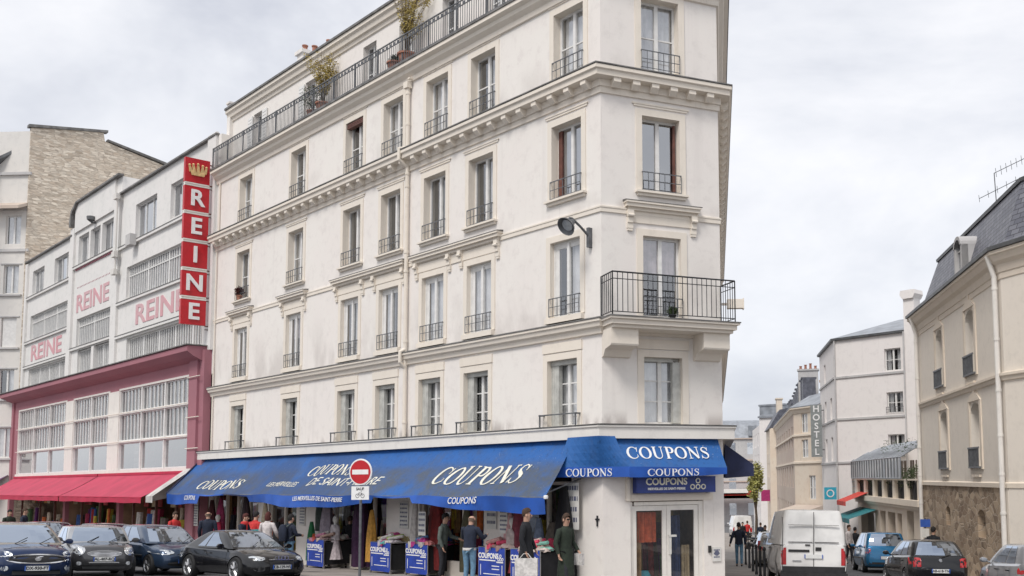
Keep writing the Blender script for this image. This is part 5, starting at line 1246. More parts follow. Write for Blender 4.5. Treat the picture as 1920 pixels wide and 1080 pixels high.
# rooftop aerial
aq = at(1870, 385, 36.5)
T = thing('rooftop_aerial', 'thin metal television aerial standing on the slate mansard roof', 'aerial', (aq.x, 36.5, 11.6))
m = MB(); m.tube([(0, 0, 0), (-.07, 0, 2.0)], .018, 6); part('mast', m, M['iron_g'], T)
m = MB()
m.tube([(-.08, 0, 2.0), (.55, -.35, 2.25), (1.3, -.7, 2.55)], .014, 5); m.tube([(-.6, .2, 1.1), (.9, -.5, 1.75)], .014, 5)
for i in range(9): t = i / 8; c = Vector((-.0, 0, 2.03)).lerp(Vector((1.3, -.7, 2.55)), t); m.tube([c + Vector((-.05, -.10, .14)), c + Vector((.05, .10, -.14))], .008, 4)
for i in range(6): t = i / 5; c = Vector((-.6, .2, 1.1)).lerp(Vector((.9, -.5, 1.75)), t); m.tube([c + Vector((-.05, -.12, .1)), c + Vector((.05, .12, -.1))], .008, 4)
part('elements', m, M['iron_g'], T)

# ================================================================ white building and its terrace annex
PW = at(1564, 700, 62); FWm = Fr((PW.x, 62), -AL); FWl = Fr((PW.x, 62), 0)
lend = Vector((PW.x + .34, 70.4)); FWs = Fr(lend, math.atan2(62 - 70.4, -.34))
WB = thing('white_building', 'plain white rendered building with grey string courses behind the glass conservatory', 'building', (PW.x, 62, 0))
def wp(n, m, mt, F, **k): return fpart(n, m, mt, F, root=WB, **k)
ww = [(4.2, 1.12, 8.62, 9.95), (4.28, 1.12, 6.12, 7.35), (4.3, 1.12, 3.5, 4.85)]
m = MB(); wall_open(m, 0, 7.5, -4, 10.85, [(x - w_ / 2, x + w_ / 2, a, b) for x, w_, a, b in ww], .2); wp('wall', m, 'white_r', FWm)
ws = [(3.2, 1.0, 8.5, 9.9), (3.2, 1.0, 6.0, 7.4), (3.2, 1.0, 3.4, 4.9), (6.4, 1.0, 3.4, 4.9), (6.4, 1.0, 6.0, 7.4)]
m = MB(); wall_open(m, 0, 8.41, -5, 10.85, [(x - w_ / 2, x + w_ / 2, a, b) for x, w_, a, b in ws], .2); wp('wall', m, 'white_r', FWs)
for x, w_, a, b in ww: add_window(FWm, WB, x, a, w_, b - a, .2, 1, .35 if a < 7 else False, 2)
for x, w_, a, b in ws: add_window(FWs, WB, x, a, w_, b - a, .2, 1, False, 1)
pw = [lend, Vector((PW.x, 62)), FWm.w(7.5, 0).xy]; lw = local(pw, WB.location)
for i, z in enumerate((8.42, 5.84, 3.18)): part('string_course', moulding(MB(), lw, [(0, z), (.07, z + .01), (.07, z + .13), (0, z + .15)]), M['greyw'], WB)
part('eaves', moulding(MB(), lw, [(0, 10.8), (.16, 10.82), (.18, 10.95), (0, 10.97)]), M['zinc_dark'], WB)
part('roof', moulding(MB(), lw, [(.1, 10.96), (-4.5, 12.4), (-7, 12.0)]), M['zinc'], WB)
m = MB(); m.tube([(.12, -.10, -3), (.12, -.10, 10.8)], .05, 6); m.tube([(5.25, -.45, -3), (5.25, -.45, 10.8)], .045, 6); wp('downpipe', m, 'greyw', FWm)
m = MB(); m.box(5.25, 5.95, -.35, .35, -4, 12.7); m.prism([(5.25, 12.7), (5.95, 12.7), (6.1, 12.95), (6.05, 13.2), (5.15, 13.2), (5.1, 12.95)], 'y', -.48, .48); wp('chimney', m, 'white_r', FWm)
# annex with terrace
AN = Fr((11.0, 60.5), math.atan2(-16.5, -.15)); AL_ = 16.6
AX = thing('terrace_annex', 'low beige shop annex with a balustraded terrace on top', 'building', (11.0, 60.5, 0))
def ap(n, m, mt, F=None, **k): return fpart(n, m, mt, F or AN, root=AX, **k)
m = MB(); wall_open(m, 0, AL_, -4, 1.3, [(1, 5.4, -4, .4), (6.8, 8.2, -4, .6), (8.8, 10.6, -4, .6), (11.1, 12.1, -4, .6), (13.2, 14.6, -4, .8)], .4); m.quad((0, 0, 1.3), (AL_, 0, 1.3), (AL_, 5, 1.3), (0, 5, 1.3)); m.quad((0, 0, -4), (0, 5, -4), (0, 5, 1.3), (0, 0, 1.3)); ap('wall', m, 'hostelw')
m = MB(); m.quad((.8, .38, -4), (15, .38, -4), (15, .38, .9), (.8, .38, .9)); ap('shop_window_pane', m, 'glass_shop')
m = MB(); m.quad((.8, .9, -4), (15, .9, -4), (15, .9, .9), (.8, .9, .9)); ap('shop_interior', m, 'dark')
m = MB(); m.box(0, AL_, -.28, 0, 1.05, 1.32); m.box(0, AL_, -.15, 0, .9, 1.05); ap('cornice', m, 'creamtrim')
m = MB(); n_ = 7
for i in range(n_): x = .3 + (AL_ - .8) * i / (n_ - 1); m.box(x - .25, x + .25, -.1, .25, 1.32, 2.2)
m.box(0, AL_, -.12, .3, 2.2, 2.27)
for i in range(n_ - 1):
    x = .3 + (AL_ - .8) * (i + .5) / (n_ - 1)
    pass
ap('balustrade', m, 'creamtrim')
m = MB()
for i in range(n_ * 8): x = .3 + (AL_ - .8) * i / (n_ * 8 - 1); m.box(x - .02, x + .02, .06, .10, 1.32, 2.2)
m.box(0, AL_, .2, .24, 1.32, 2.1); ap('dark_gap_railing', m, 'iron')  # bars backed by a solid dark sheet, added so the pier gaps look dark
m = MB(); rs = random.Random(4)
for i in range(26): leaves(m, (rs.uniform(.5, AL_ - .5), .05, 2.35 + rs.uniform(-.3, .3)), (.5, .2, .3), 70, .055, rs=rs)
for i in range(10): leaves(m, (rs.uniform(6, AL_ - .5), .2, 3.2 + rs.uniform(-.4, .8)), (.6, .2, .35), 50, .05, rs=rs)
solo('terrace_foliage', m.map(lambda x, y, z: AN.w(x, y, z)), M['leaf_g'], 'green foliage along the terrace balustrade', 'plants', kind='stuff')
# conservatory
CV = thing('glass_conservatory', 'long glass conservatory with curved ribs on the terrace above the shops', 'conservatory', (11.0, 60.5, 0))
def cp(n, m, mt, **k): return fpart(n, m, mt, AN, root=CV, **k)
x0c, x1c, yc = -.6, 13.2, -.22
m = MB(); m.quad((x0c, yc, 2.3), (x1c, yc, 2.3), (x1c, yc, 3.3), (x0c, yc, 3.3)); m.grid(lambda a, t: (x0c + (x1c - x0c) * a, yc + 2.6 * t, 3.3 + .95 * math.sin(t * math.pi / 2)), 12, 5); m.add([(x0c, yc, 1.33), (x0c, yc + 2.6, 1.33), (x0c, yc + 2.6, 4.25), (x0c, yc, 3.3)], [(0, 1, 2, 3)]); cp('panes', m, 'conserv')
m = MB()
for i in range(20):
    x = x0c + (x1c - x0c) * i / 19; m.tube([(x, yc - .02, 2.28), (x, yc - .02, 3.3)] + [(x, yc - .02 + 2.6 * t, 3.32 + .95 * math.sin(t * math.pi / 2)) for t in (.25, .5, .75, 1)], .035, 4)
for z in (3.3, 2.3): m.tube([(x0c, yc - .03, z), (x1c, yc - .03, z)], .03, 4)
for i in range(7): z = 1.5 + .3 * i; m.tube([(x0c, yc, z), (x0c, yc + 2.5, z)], .02, 4)
cp('ribs', m, 'zinc')
m = MB(); rs = random.Random(8)
for i in range(30): x = rs.uniform(.6, 12.3); m.grid(lambda u, v: (x + .35 * u, 1.2 + .05 * math.sin(u * 12), 1.5 + 1.7 * v), 4, 1, rs.choice([(.25, .2, .17), (.32, .27, .24), (.16, .12, .10), (.4, .36, .33)]))
cp('drapes', m, 'vari')
# metal stair and shrub behind the conservatory
m = MB()
for x in (14.2, 15.0): m.tube([(x, .8, 1.4), (x, .8, 4.6)], .05, 5); m.tube([(x, .8, 4.6), (x + .5, 1.6, 5.4)], .05, 5)
for k in range(9): m.box(13.3, 16.4, .6, 1.4, 1.5 + k * .34, 1.54 + k * .34)
solo('iron_stair', m.map(lambda x, y, z: AN.w(x, y, z)), M['iron'], 'dark iron stair at the end of the terrace beside the cream building', 'stair')
m = MB(); m.lathe([(0, -.2), (.25, -.05), (.28, .1), (.1, .25), (0, .25)], 8); solo('red_lamp', m, M['signred'], 'small red lantern on the iron stair', 'lantern', tuple(AN.w(14.9, .9, 5.4)))
T = thing('terrace_shrub', 'thin leafless shrub growing above the conservatory roof', 'shrub', tuple(AN.w(8.2, 4.2, 1.3)))
m = MB(); rs = random.Random(9)
for i in range(16): a = rs.uniform(0, 6.28); m.tube([(0, 0, 0), (.3 * math.cos(a), .3 * math.sin(a), 2.4), (1.0 * math.cos(a), .7 * math.sin(a), rs.uniform(3.2, 4.3))], [.03, .02, .008], 4)
part('branches', m, M['bark'], T); m = MB(); leaves(m, (0, 0, 3.3), (1.1, .8, .8), 160, .05, rs=rs); part('twigs', m, M['leaf_g'], T)
# little awnings along the annex
def small_awning(x0, x1, z, dep, mt, label, name='shop_awning'):
    m = MB(); m.grid(lambda a, t: (x0 + (x1 - x0) * a, -.05 - dep * t, z - .5 * t), 6, 2); m.grid(lambda a, t: (x0 + (x1 - x0) * a, -.052 - dep, z - .5 - .25 * t), 6, 1)
    p = AN.w(0, 0); return solo(name, m, M[mt], label, 'awning', (p.x, p.y, 0), AN.th)
small_awning(.6, 3.9, 1.5, 1.3, 'awn_or', 'orange red awning on the terrace annex, above the teal one'); small_awning(1.0, 6.2, .62, 1.5, 'awn_teal', 'teal awning below the orange red one'); 

# ================================================================ hostel
HB = thing('hostel_building', 'sandy stone hostel building with a rounded zinc roof corner', 'building', (8.9, 74.2, 0))
H0 = Vector((8.9, 74.2)); H1 = Vector((10.5, 70.6)); Hb = Vector((10.5, 103.0))
FH = Fr(H0, math.atan2(H1.y - H0.y, H1.x - H0.x)); FHs = Fr(Hb, math.atan2(H0.y - Hb.y, H0.x - Hb.x)); Ls = (H0 - Hb).length
def hp(n, m, mt, F, **k): return fpart(n, m, mt, F, root=HB, **k)
hw_ = [(1.5, .9, 5.6, 7.0), (1.5, .9, 3.8, 5.1), (2.4, .9, .8, 2.5)]
m = MB(); wall_open(m, 0, 3.94, -6, 7.5, [(x - w_ / 2, x + w_ / 2, a, b) for x, w_, a, b in hw_], .15); hp('wall', m, 'hostelw', FH)
for x, w_, a, b in hw_:
    add_window(FH, HB, x, a, w_, b - a, .15, 1, False, 1)
hs = [(Ls - 2.2 - 3.4 * i, 1.1, z, z + 1.6) for i in range(8) for z in (-1.2, 1.6, 4.6)]
m = MB(); wall_open(m, 0, Ls, -7, 7.3, [(x - w_ / 2, x + w_ / 2, a, b) for x, w_, a, b in hs], .25); hp('wall', m, 'brownw', FHs)
for i_, (x, w_, a, b) in enumerate(hs):
    if x > 10: add_window(FHs, HB, x, a, w_, b - a, .25, 1, False, i_ % 3)
ph = [Hb, H0, H1]; lh = local(ph, HB.location)
for z in (5.35, 3.35): part('string_course', moulding(MB(), lh, [(0, z), (.10, z + .02), (.10, z + .16), (0, z + .18)]), M['creamtrim'], HB)
part('cornice', moulding(MB(), lh, [(0, 7.0), (.06, 7.05), (.18, 7.3), (.28, 7.36), (.28, 7.46), (0, 7.5)]), M['creamtrim'], HB)
part('roof', moulding(MB(), lh, [(.3, 7.47), (.3, 7.52), (-1.2, 8.4), (-3.5, 9.0), (-5, 8.8)]), M['zinc'], HB)
m = MB(); rs = random.Random(2)
for i in range(13): y = 4 + i * 1.9; z = 8.5 + rs.uniform(0, 1.6) + (1.4 if i in (2, 3) else 0); m.box(Ls - y - .5, Ls - y + .45, 1.0, 2.0, 7.5, z); m.box(Ls - y - .6, Ls - y + .2, .9, 2.1, z, z + .12)
hp('dormers', m, 'slate', FHs)
m = MB(); m.prism([(.1, 5.4), (.3, 7.6), (1.4, 9.2), (3, 9.3), (3, 5.4)], 'x', Ls - 29, Ls - 19); hp('slate_roof', m, 'slate', FHs)
chimney(HB, 11.05, 81.5, 7.5, 1.6, .8, 3.5, 4, 'greyw', R(-10)); chimney(HB, 11.9, 77.5, 7.4, .9, .7, 2.3, 3, 'orange_brick', R(-10))
m = MB(); m.prism([(-.1, .4), (-1.6, .0), (-1.6, -.15), (-.1, .1)], 'x', .2, 3.9); solo('hostel_canopy', m, M['brownw'], 'brown canopy over the entrance of the hostel corner', 'canopy', (*FH.w(0, 0).xy, 0), FH.th)
# hostel sign
SGN = at(1531, 808, 68.5)
T = thing('hostel_sign', 'tall grey vertical HOSTEL sign with white letters', 'sign', (SGN.x, 68.5, 0), R(-8))
m = MB(); m.box(-.38, .38, -.12, .12, 3.75, 7.3); part('board', m, M['signgrey'], T)
for k, ch in enumerate('HOSTEL'): part('letter', text(ch, .62, .012, .03).map(lambda x, y, z: (x, y - .14, z + 7.0 - .585 * k)), M['white'], T)
m = MB(); 
for z in (4.2, 6.9): m.box(.38, .75, -.04, .04, z, z + .06)
part('brackets', m, M['iron'], T)
q = at(1557, 925, 60)
T = thing('round_shop_sign', 'small light blue square sign with a white ring on the white building corner', 'sign', (q.x, 60, q.z), R(-10))
m = MB(); m.box(-.36, .36, -.06, .06, -.36, .36); part('board', m, M['lightblue'], T); m = MB(); stroke(m, [(.2 * math.cos(R(a)), .2 * math.sin(R(a))) for a in range(0, 361, 24)], .07, -.075, .01); part('ring', m, M['white'], T)

# ================================================================ far end of the side street
m = MB(); wall_open(m, 0, 5, -8, 9.2, [(1.2, 2.3, z, z + 1.6) for z in (-2.5, .5, 3.5, 6.2)] + [(3.2, 4.2, z, z + 1.6) for z in (-2.5, .5, 3.5, 6.2)], .2)
NB = thing('narrow_white_building', 'narrow pinkish white building at the far end of the side street', 'building', (9.95, 116, 0))
part('wall', m, M['white_r'], NB, (0, 0, 0), R(-35))
m = MB(); wall_open(m, -14, 0, -8, 8.4, [(-3 - 3.2 * i, -2 - 3.2 * i, z, z + 1.6) for i in range(4) for z in (-2.5, .5, 3.5, 6)], .2); m.map(lambda x, y, z: (x, y, z)); part('street_wall', m, M['white_r'], NB, (0, 0, 0), math.atan2(-1, -.02) + math.pi - math.pi)
for a, b in ((1.2, 2.3), (3.2, 4.2)):
    for z in (-2.5, .5, 3.5, 6.2): part('pane', MB().quad((a, .18, z), (b, .18, z), (b, .18, z + 1.6), (a, .18, z + 1.6)), M['glass_sky'], NB, (0, 0, 0), R(-35))
m = MB(); m.box(-.1, 5.1, -.2, .3, 9.2, 9.4); m.box(-.3, 3, .6, 1.6, 9.4, 10.6); m.box(-.4, 3.1, .5, 1.7, 10.6, 10.8); m.prism([(-.2, 9.4), (2.5, 10.4), (8, 9.4)], 'x', 0, 5); part('roof', m, M['zinc'], NB, (0, 0, 0), R(-35))
FG = thing('far_grey_building', 'pale grey apartment building closing the far end of the side street', 'building', (4, 172, 0))
m = MB(); ops_ = [(x, x + 1.2, z, z + 2.0) for x in (2.6, 5.4, 8.6, 11.6, 14.6) for z in (-4, 0.2, 6.3)]
wall_open(m, 0, 24, -12, 9.0, ops_, .3); part('wall', m, M['greyw'], FG)
for a, b, c, d_ in ops_: part('pane', MB().quad((a, .28, c), (b, .28, c), (b, .28, d_), (a, .28, d_)), M['glass_sky'], FG)
m = MB(); m.prism([(0, 9.0), (.8, 11.4), (3.5, 12.3), (8, 12.3), (8, 9)], 'x', 0, 24)
for x in (4, 9, 13, 18): m.box(x - .2, x + 1.2, -.2, 2, 9.4, 11.2)
part('roof', m, M['zinc'], FG)
m = MB(); m.box(0, 24, -.35, 0, 5.2, 5.45); m.box(0, 24, -.25, 0, 8.9, 9.1); m.box(0, 24, -.2, 0, 1.6, 1.8); part('string_course', m, M['brownw'], FG)
m = MB(); m.box(0, 10, -3.4, -.4, -1.1, -.5); m.prism([(-.3, .2), (-3.4, -.6), (-3.4, -1.1), (-.3, -.9)], 'x', 1, 9.5); solo('far_shop_awning', m, M['awn_or'], 'red and white shop awning at the far end of the side street', 'awning', (4.5, 171, 0))
m = MB(); m.box(-.02, 7, -3.3, -.3, -.4, .2); solo('far_shop_fascia', m, M['band'], 'white shop fascia above the far red awning', 'fascia', (5.3, 170.6, .2))
q = at(1443, 929, 108)
m = MB(); m.box(-.6, .6, -.08, .08, -.6, .6); m.box(-.6, .6, -.085, -.08, .25, .32); solo('pink_banner', m, M['magenta'], 'small magenta banner on the narrow white building', 'banner', (q.x - .3, 108, q.z), R(-12))
# street tree
def tree(loc, h, rad, label, seed, mat='leaf_tree', n=1500, size=.16):
    rs = random.Random(seed); T = thing('street_tree', label, 'tree', loc)
    m = MB(); m.tube([(0, 0, -.2), (.05, 0, h * .3), (-.05, .05, h * .55)], [.16, .12, .09], 8)
    ends = []
    for i in range(9):
        a = i * 2.4; z = h * rs.uniform(.4, .6); e_ = (rad * .7 * math.cos(a), rad * .7 * math.sin(a), h * rs.uniform(.62, .92)); m.tube([(0, 0, z * .8), (e_[0] * .5, e_[1] * .5, (z + e_[2]) / 2), e_], [.07, .045, .015], 5); ends.append(e_)
    part('trunk', m, M['bark'], T); m = MB()
    for e_ in ends + [(0, 0, h * .9)]: leaves(m, e_, (rad * .42, rad * .42, h * .15), n // 10, size, rs=rs)
    part('crown', m, M[mat], T); return T
q = at(1410, 900, 92); tree((q.x + .3, 92, g(q.x, 92)), 7.0, .6, 'yellow green street tree beyond the navy awning', 3)
# warm beige house on the near side of the narrow white one
WH = thing('beige_house', 'warm beige house with small windows between the hostel and the narrow white building', 'building', (10.35, 112, 0))
th_ = math.atan2(-9, -.3)
ow = [(1.2 + 2.6 * i, 2.2 + 2.6 * i, z, z + 1.5) for i in range(3) for z in (-3.2, -.4, 2.4, 4.9)]
m = MB(); wall_open(m, 0, 9, -8, 7.4, ow, .25); part('wall', m, M['hostelw'], WH, (0, 0, 0), th_)
for a, b, c, d_ in ow: part('pane', MB().quad((a, .22, c), (b, .22, c), (b, .22, d_), (a, .22, d_)), M['glass_sky'], WH, (0, 0, 0), th_)
m = MB(); wall_open(m, -.2, 3, -8, 7.4, [], .2); part('end_wall', m, M['hostelw'], WH, (-.3, -9.0, 0), R(-30))
m = MB(); m.prism([(-.25, 7.4), (.9, 9.3), (4, 9.9), (4, 7.4)], 'x', 0, 9); part('roof', m, M['slate'], WH, (0, 0, 0), th_)
m = MB(); m.box(2, 3.4, 1.0, 1.6, 8.5, 10.8); m.box(1.9, 3.5, .9, 1.7, 10.8, 10.95); part('chimney', m, M['hostelw'], WH, (0, 0, 0), th_)
# bollards
for i, (px, Y) in enumerate(((1398, 44), (1405, 40), (1411.5, 37), (1418, 34.5), (1425, 32.3), (1433, 30.3))):
    x, y, z = gx(px, Y)
    if i == 0:
        bol = thing('bollard', 'x', 'bollard', (x, y, z + .1), 0, 'black bollards along the side street kerb')
        m = MB(); m.lathe([(.055, 0), (.055, .1), (.042, .12), (.042, .86), (.03, .9)], 10); part('post', m, M['iron'], bol, smooth=True); m = MB(); m.lathe([(.03, .9), (.05, .92), (.055, .97), (.03, 1.02), (0, 1.03)], 10); part('cap', m, M['iron'], bol, smooth=True); o = bol
    else: o = copy_tree(bol, (x, y, z + .1))
    o['label'] = ['black bollard farthest along the kerb, beside the walking man', 'second black bollard from the walking man', 'third black bollard from the walking man', 'third black bollard from the white van', 'second black bollard from the white van', 'black bollard nearest the white van'][i]
# ================================================================ vehicles
def lerp(a, b, t): return a + (b - a) * t
def interp(tab, x):
    if x <= tab[0][0]: return tab[0][1:]
    for a, b in zip(tab, tab[1:]):
        if x <= b[0]:
            t = (x - a[0]) / (b[0] - a[0]); t = t * t * (3 - 2 * t) * .5 + t * .5; return tuple(lerp(p, q, t) for p, q in zip(a[1:], b[1:]))
    return tab[-1][1:]
def body_shell(P):
    """closed lower body: sections along x (+x is the nose)"""
    tab = P['sec']    # (x, zlow, zbelt, zmid, halfwidth)
    xs = []; x0, x1 = tab[0][0], tab[-1][0]; n = 26
    for i in range(n + 1): t = i / n; xs.append(lerp(x0, x1, .5 - .5 * math.cos(math.pi * t) * .55 - .5 * (1 - 2 * t) * .45))
    rings = []
    for x in xs:
        zl, zb, zm, w_ = interp(tab, x)
        hgt = zb - zl
        sec = [(0, zl), (w_ * .78, zl), (w_ * .93, zl + .05), (w_ * .985, zl + hgt * .22), (w_, zl + hgt * .48), (w_ * .985, zl + hgt * .66), (w_ * .975, zl + hgt * .72), (w_ * .955, zb - .06), (w_ * .90, zb - .005), (w_ * .72, lerp(zb, zm, .45) + .006), (w_ * .42, lerp(zb, zm, .85)), (0, zm)]
        ring = [(x, y, z) for y, z in sec] + [(x, -y, z) for y, z in sec[-2:0:-1]]
        rings.append(ring)
    m = MB(); k = len(rings[0]); vs = [p for r_ in rings for p in r_]
    fs = [(i * k + j, i * k + (j + 1) % k, (i + 1) * k + (j + 1) % k, (i + 1) * k + j) for i in range(len(rings) - 1) for j in range(k)]
    fs += [tuple(range(k - 1, -1, -1)), tuple((len(rings) - 1) * k + j for j in range(k))]
    m.add(vs, fs); return m
class Cabin:
    def __init__(s, P):
        s.c = P['cab']; s.n = (8, 3, 16, 3)
    def ring(s, t):
        c = s.c; q = t ** .92
        xf = lerp(c['xf0'], c['xf1'], q); xr = lerp(c['xr0'], c['xr1'], q ** c.get('rp', 1.25)); w_ = lerp(c['w0'], c['w1'], q ** 1.15); r_ = lerp(.10, .16, t)
        z = lerp(c['z0'], c['z1'], 1 - (1 - t) ** 1.25); bow = c.get('bow', .10); bowr = c.get('bowr', .07); pts = []
        nf, nc, ns, _ = s.n
        fx = lambda y: xf - bow * (abs(y) / w_) ** 2.2
        rx = lambda y: xr + bowr * (abs(y) / w_) ** 2.2
        for i in range(nf): y = lerp(-(w_ - r_), w_ - r_, i / nf); pts.append((fx(y), y))
        fxc = fx(w_ - r_); rxc = rx(w_ - r_)
        for i in range(nc): a = R(90 * i / nc); pts.append((fxc - r_ * (1 - math.cos(a)) , w_ - r_ + r_ * math.sin(a)))
        for i in range(ns): x = lerp(fxc - r_, rxc + r_, i / ns); pts.append((x, w_))
        for i in range(nc): a = R(90 * i / nc); pts.append((rxc + r_ * (1 - math.sin(a)), w_ - r_ + r_ * math.cos(a)))
        for i in range(nf): y = lerp(w_ - r_, -(w_ - r_), i / nf); pts.append((rx(y), y))
        for i in range(nc): a = R(90 * i / nc); pts.append((rxc + r_ * (1 - math.cos(a)), -(w_ - r_) - r_ * math.sin(a)))
        for i in range(ns): x = lerp(rxc + r_, fxc - r_, i / ns); pts.append((x, -w_))
        for i in range(nc): a = R(90 * i / nc); pts.append((fxc - r_ * (1 - math.sin(a)), -(w_ - r_) - r_ * math.cos(a)))
        zc = c.get('rake', 0)
        return [Vector((x, y, z + zc * (x - c['xf1']) * t)) for x, y in pts]
    def shell(s):
        ts = [0, .12, .28, .45, .62, .78, .9, 1.0]; rings = [s.ring(t) for t in ts]; k = len(rings[0]); c = s.c
        top = rings[-1]; cx = sum(p.x for p in top) / k
        for f, dz in ((.88, .022), (.55, .048), (.2, .058)): rings.append([Vector((cx + (p.x - cx) * f, p.y * f, p.z + dz)) for p in top])
        m = MB(); m.add([p for r_ in rings for p in r_], [(i * k + j, i * k + (j + 1) % k, (i + 1) * k + (j + 1) % k, (i + 1) * k + j) for i in range(len(rings) - 1) for j in range(k)] + [tuple((len(rings) - 1) * k + j for j in range(k))])
        return m
    def panel(s, a, b, t0, t1, off=.006, a1=None, b1=None):
        """glass panel over ring positions a..b (fractions of the ring index) between heights t0..t1"""
        nv = 6; k = len(s.ring(0)); m = MB(); na = max(2, int(abs(b - a)) * 1)
        def P(u, v):
            t = lerp(t0, t1, v); r_ = s.ring(t); aa = lerp(a, a if a1 is None else a1, v); bb = lerp(b, b if b1 is None else b1, v); q = lerp(aa, bb, u) % k
            i = int(q); f = q - i; p = r_[i % k].lerp(r_[(i + 1) % k], f); nx = (r_[(i + 1) % k] - r_[i % k]); nrm = Vector((nx.y, -nx.x, .25 * nx.length)).normalized(); return p + nrm * off
        m.grid(P, na, nv); return m
    def idx(s):  # ring index starts of: front, right corner(+y), +y side, ...
        nf, nc, ns, _ = s.n; f0 = 0; l0 = nf + nc; r0 = l0 + ns + nc; o0 = r0 + nf + nc; return f0, l0, r0, o0
def wheel(parent, x, y, r_, w_, side, spokes=5, steer=0):
    t = MB(); t.lathe([(r_ * .66, w_ * .3), (r_ * .66, -w_ / 2 + .03), (r_ * .68, -w_ / 2), (r_ * .94, -w_ / 2), (r_, -w_ * .32), (r_, w_ * .32), (r_ * .94, w_ / 2), (r_ * .66, w_ / 2)], 26, (0, 0, 0), 'y', cap=False)
    o = part('wheel', cached(('ty', r_, w_), lambda: t.mesh('wheel', M['rubber'], True)), None, parent, (x, y, r_), (0 if side < 0 else math.pi) + steer)
    m = MB(); yy = -w_ / 2 + .015
    m.lathe([(r_ * .70, -w_ / 2 - .004), (r_ * .66, -w_ / 2 - .006), (r_ * .61, yy + .01), (r_ * .60, yy + .05)], 26, (0, 0, 0), 'y', cap=False); m.lathe([(0, yy - .012), (r_ * .14, yy - .01), (r_ * .16, yy + .03)], 12, (0, 0, 0), 'y')
    for i in range(spokes):
        a = 2 * math.pi * i / spokes
        for da in (-.13, .13): c, s = math.cos(a + da), math.sin(a + da); c2, s2 = math.cos(a + da * .3), math.sin(a + da * .3); m.tube([(r_ * .12 * c2, yy + .005, r_ * .12 * s2), (r_ * .63 * c, yy + .012, r_ * .63 * s)], r_ * .075, 4)
    part('rim', cached(('ri', r_, w_, spokes), lambda: m.mesh('rim', M['alloy'])), None, o)
    m = MB(); m.lathe([(0, .0), (r_ * .64, .0), (r_ * .64, .02), (0, .02)], 18, (0, 0, 0), 'y'); part('brake', cached(('br', r_), lambda: m.mesh('brake', M['plastic'])), None, o)
    return o
def boolean_arches(me_body, wheels, r_):
    o = link(bpy.data.objects.new('tmp', me_body)); cut = MB()
    for x, y in wheels:
        s = 1 if y > 0 else -1; cut.lathe([(r_, 0), (r_, .42)], 24, (x, 0, r_ * .86), 'y'); k = len(cut.v) - 48
        for i in range(k, len(cut.v)): v = cut.v[i]; cut.v[i] = (v[0], s * (.95 - v[1] if False else (.60 + v[1])), v[2])
    co = link(bpy.data.objects.new('cut', cut.mesh('cut', None))); md = o.modifiers.new('b', 'BOOLEAN'); md.object = co; md.operation = 'DIFFERENCE'; md.solver = 'EXACT'
    bpy.context.view_layer.update(); r = bpy.data.meshes.new_from_object(o.evaluated_get(bpy.context.evaluated_depsgraph_get()))
    bpy.data.objects.remove(o); bpy.data.objects.remove(co); return r
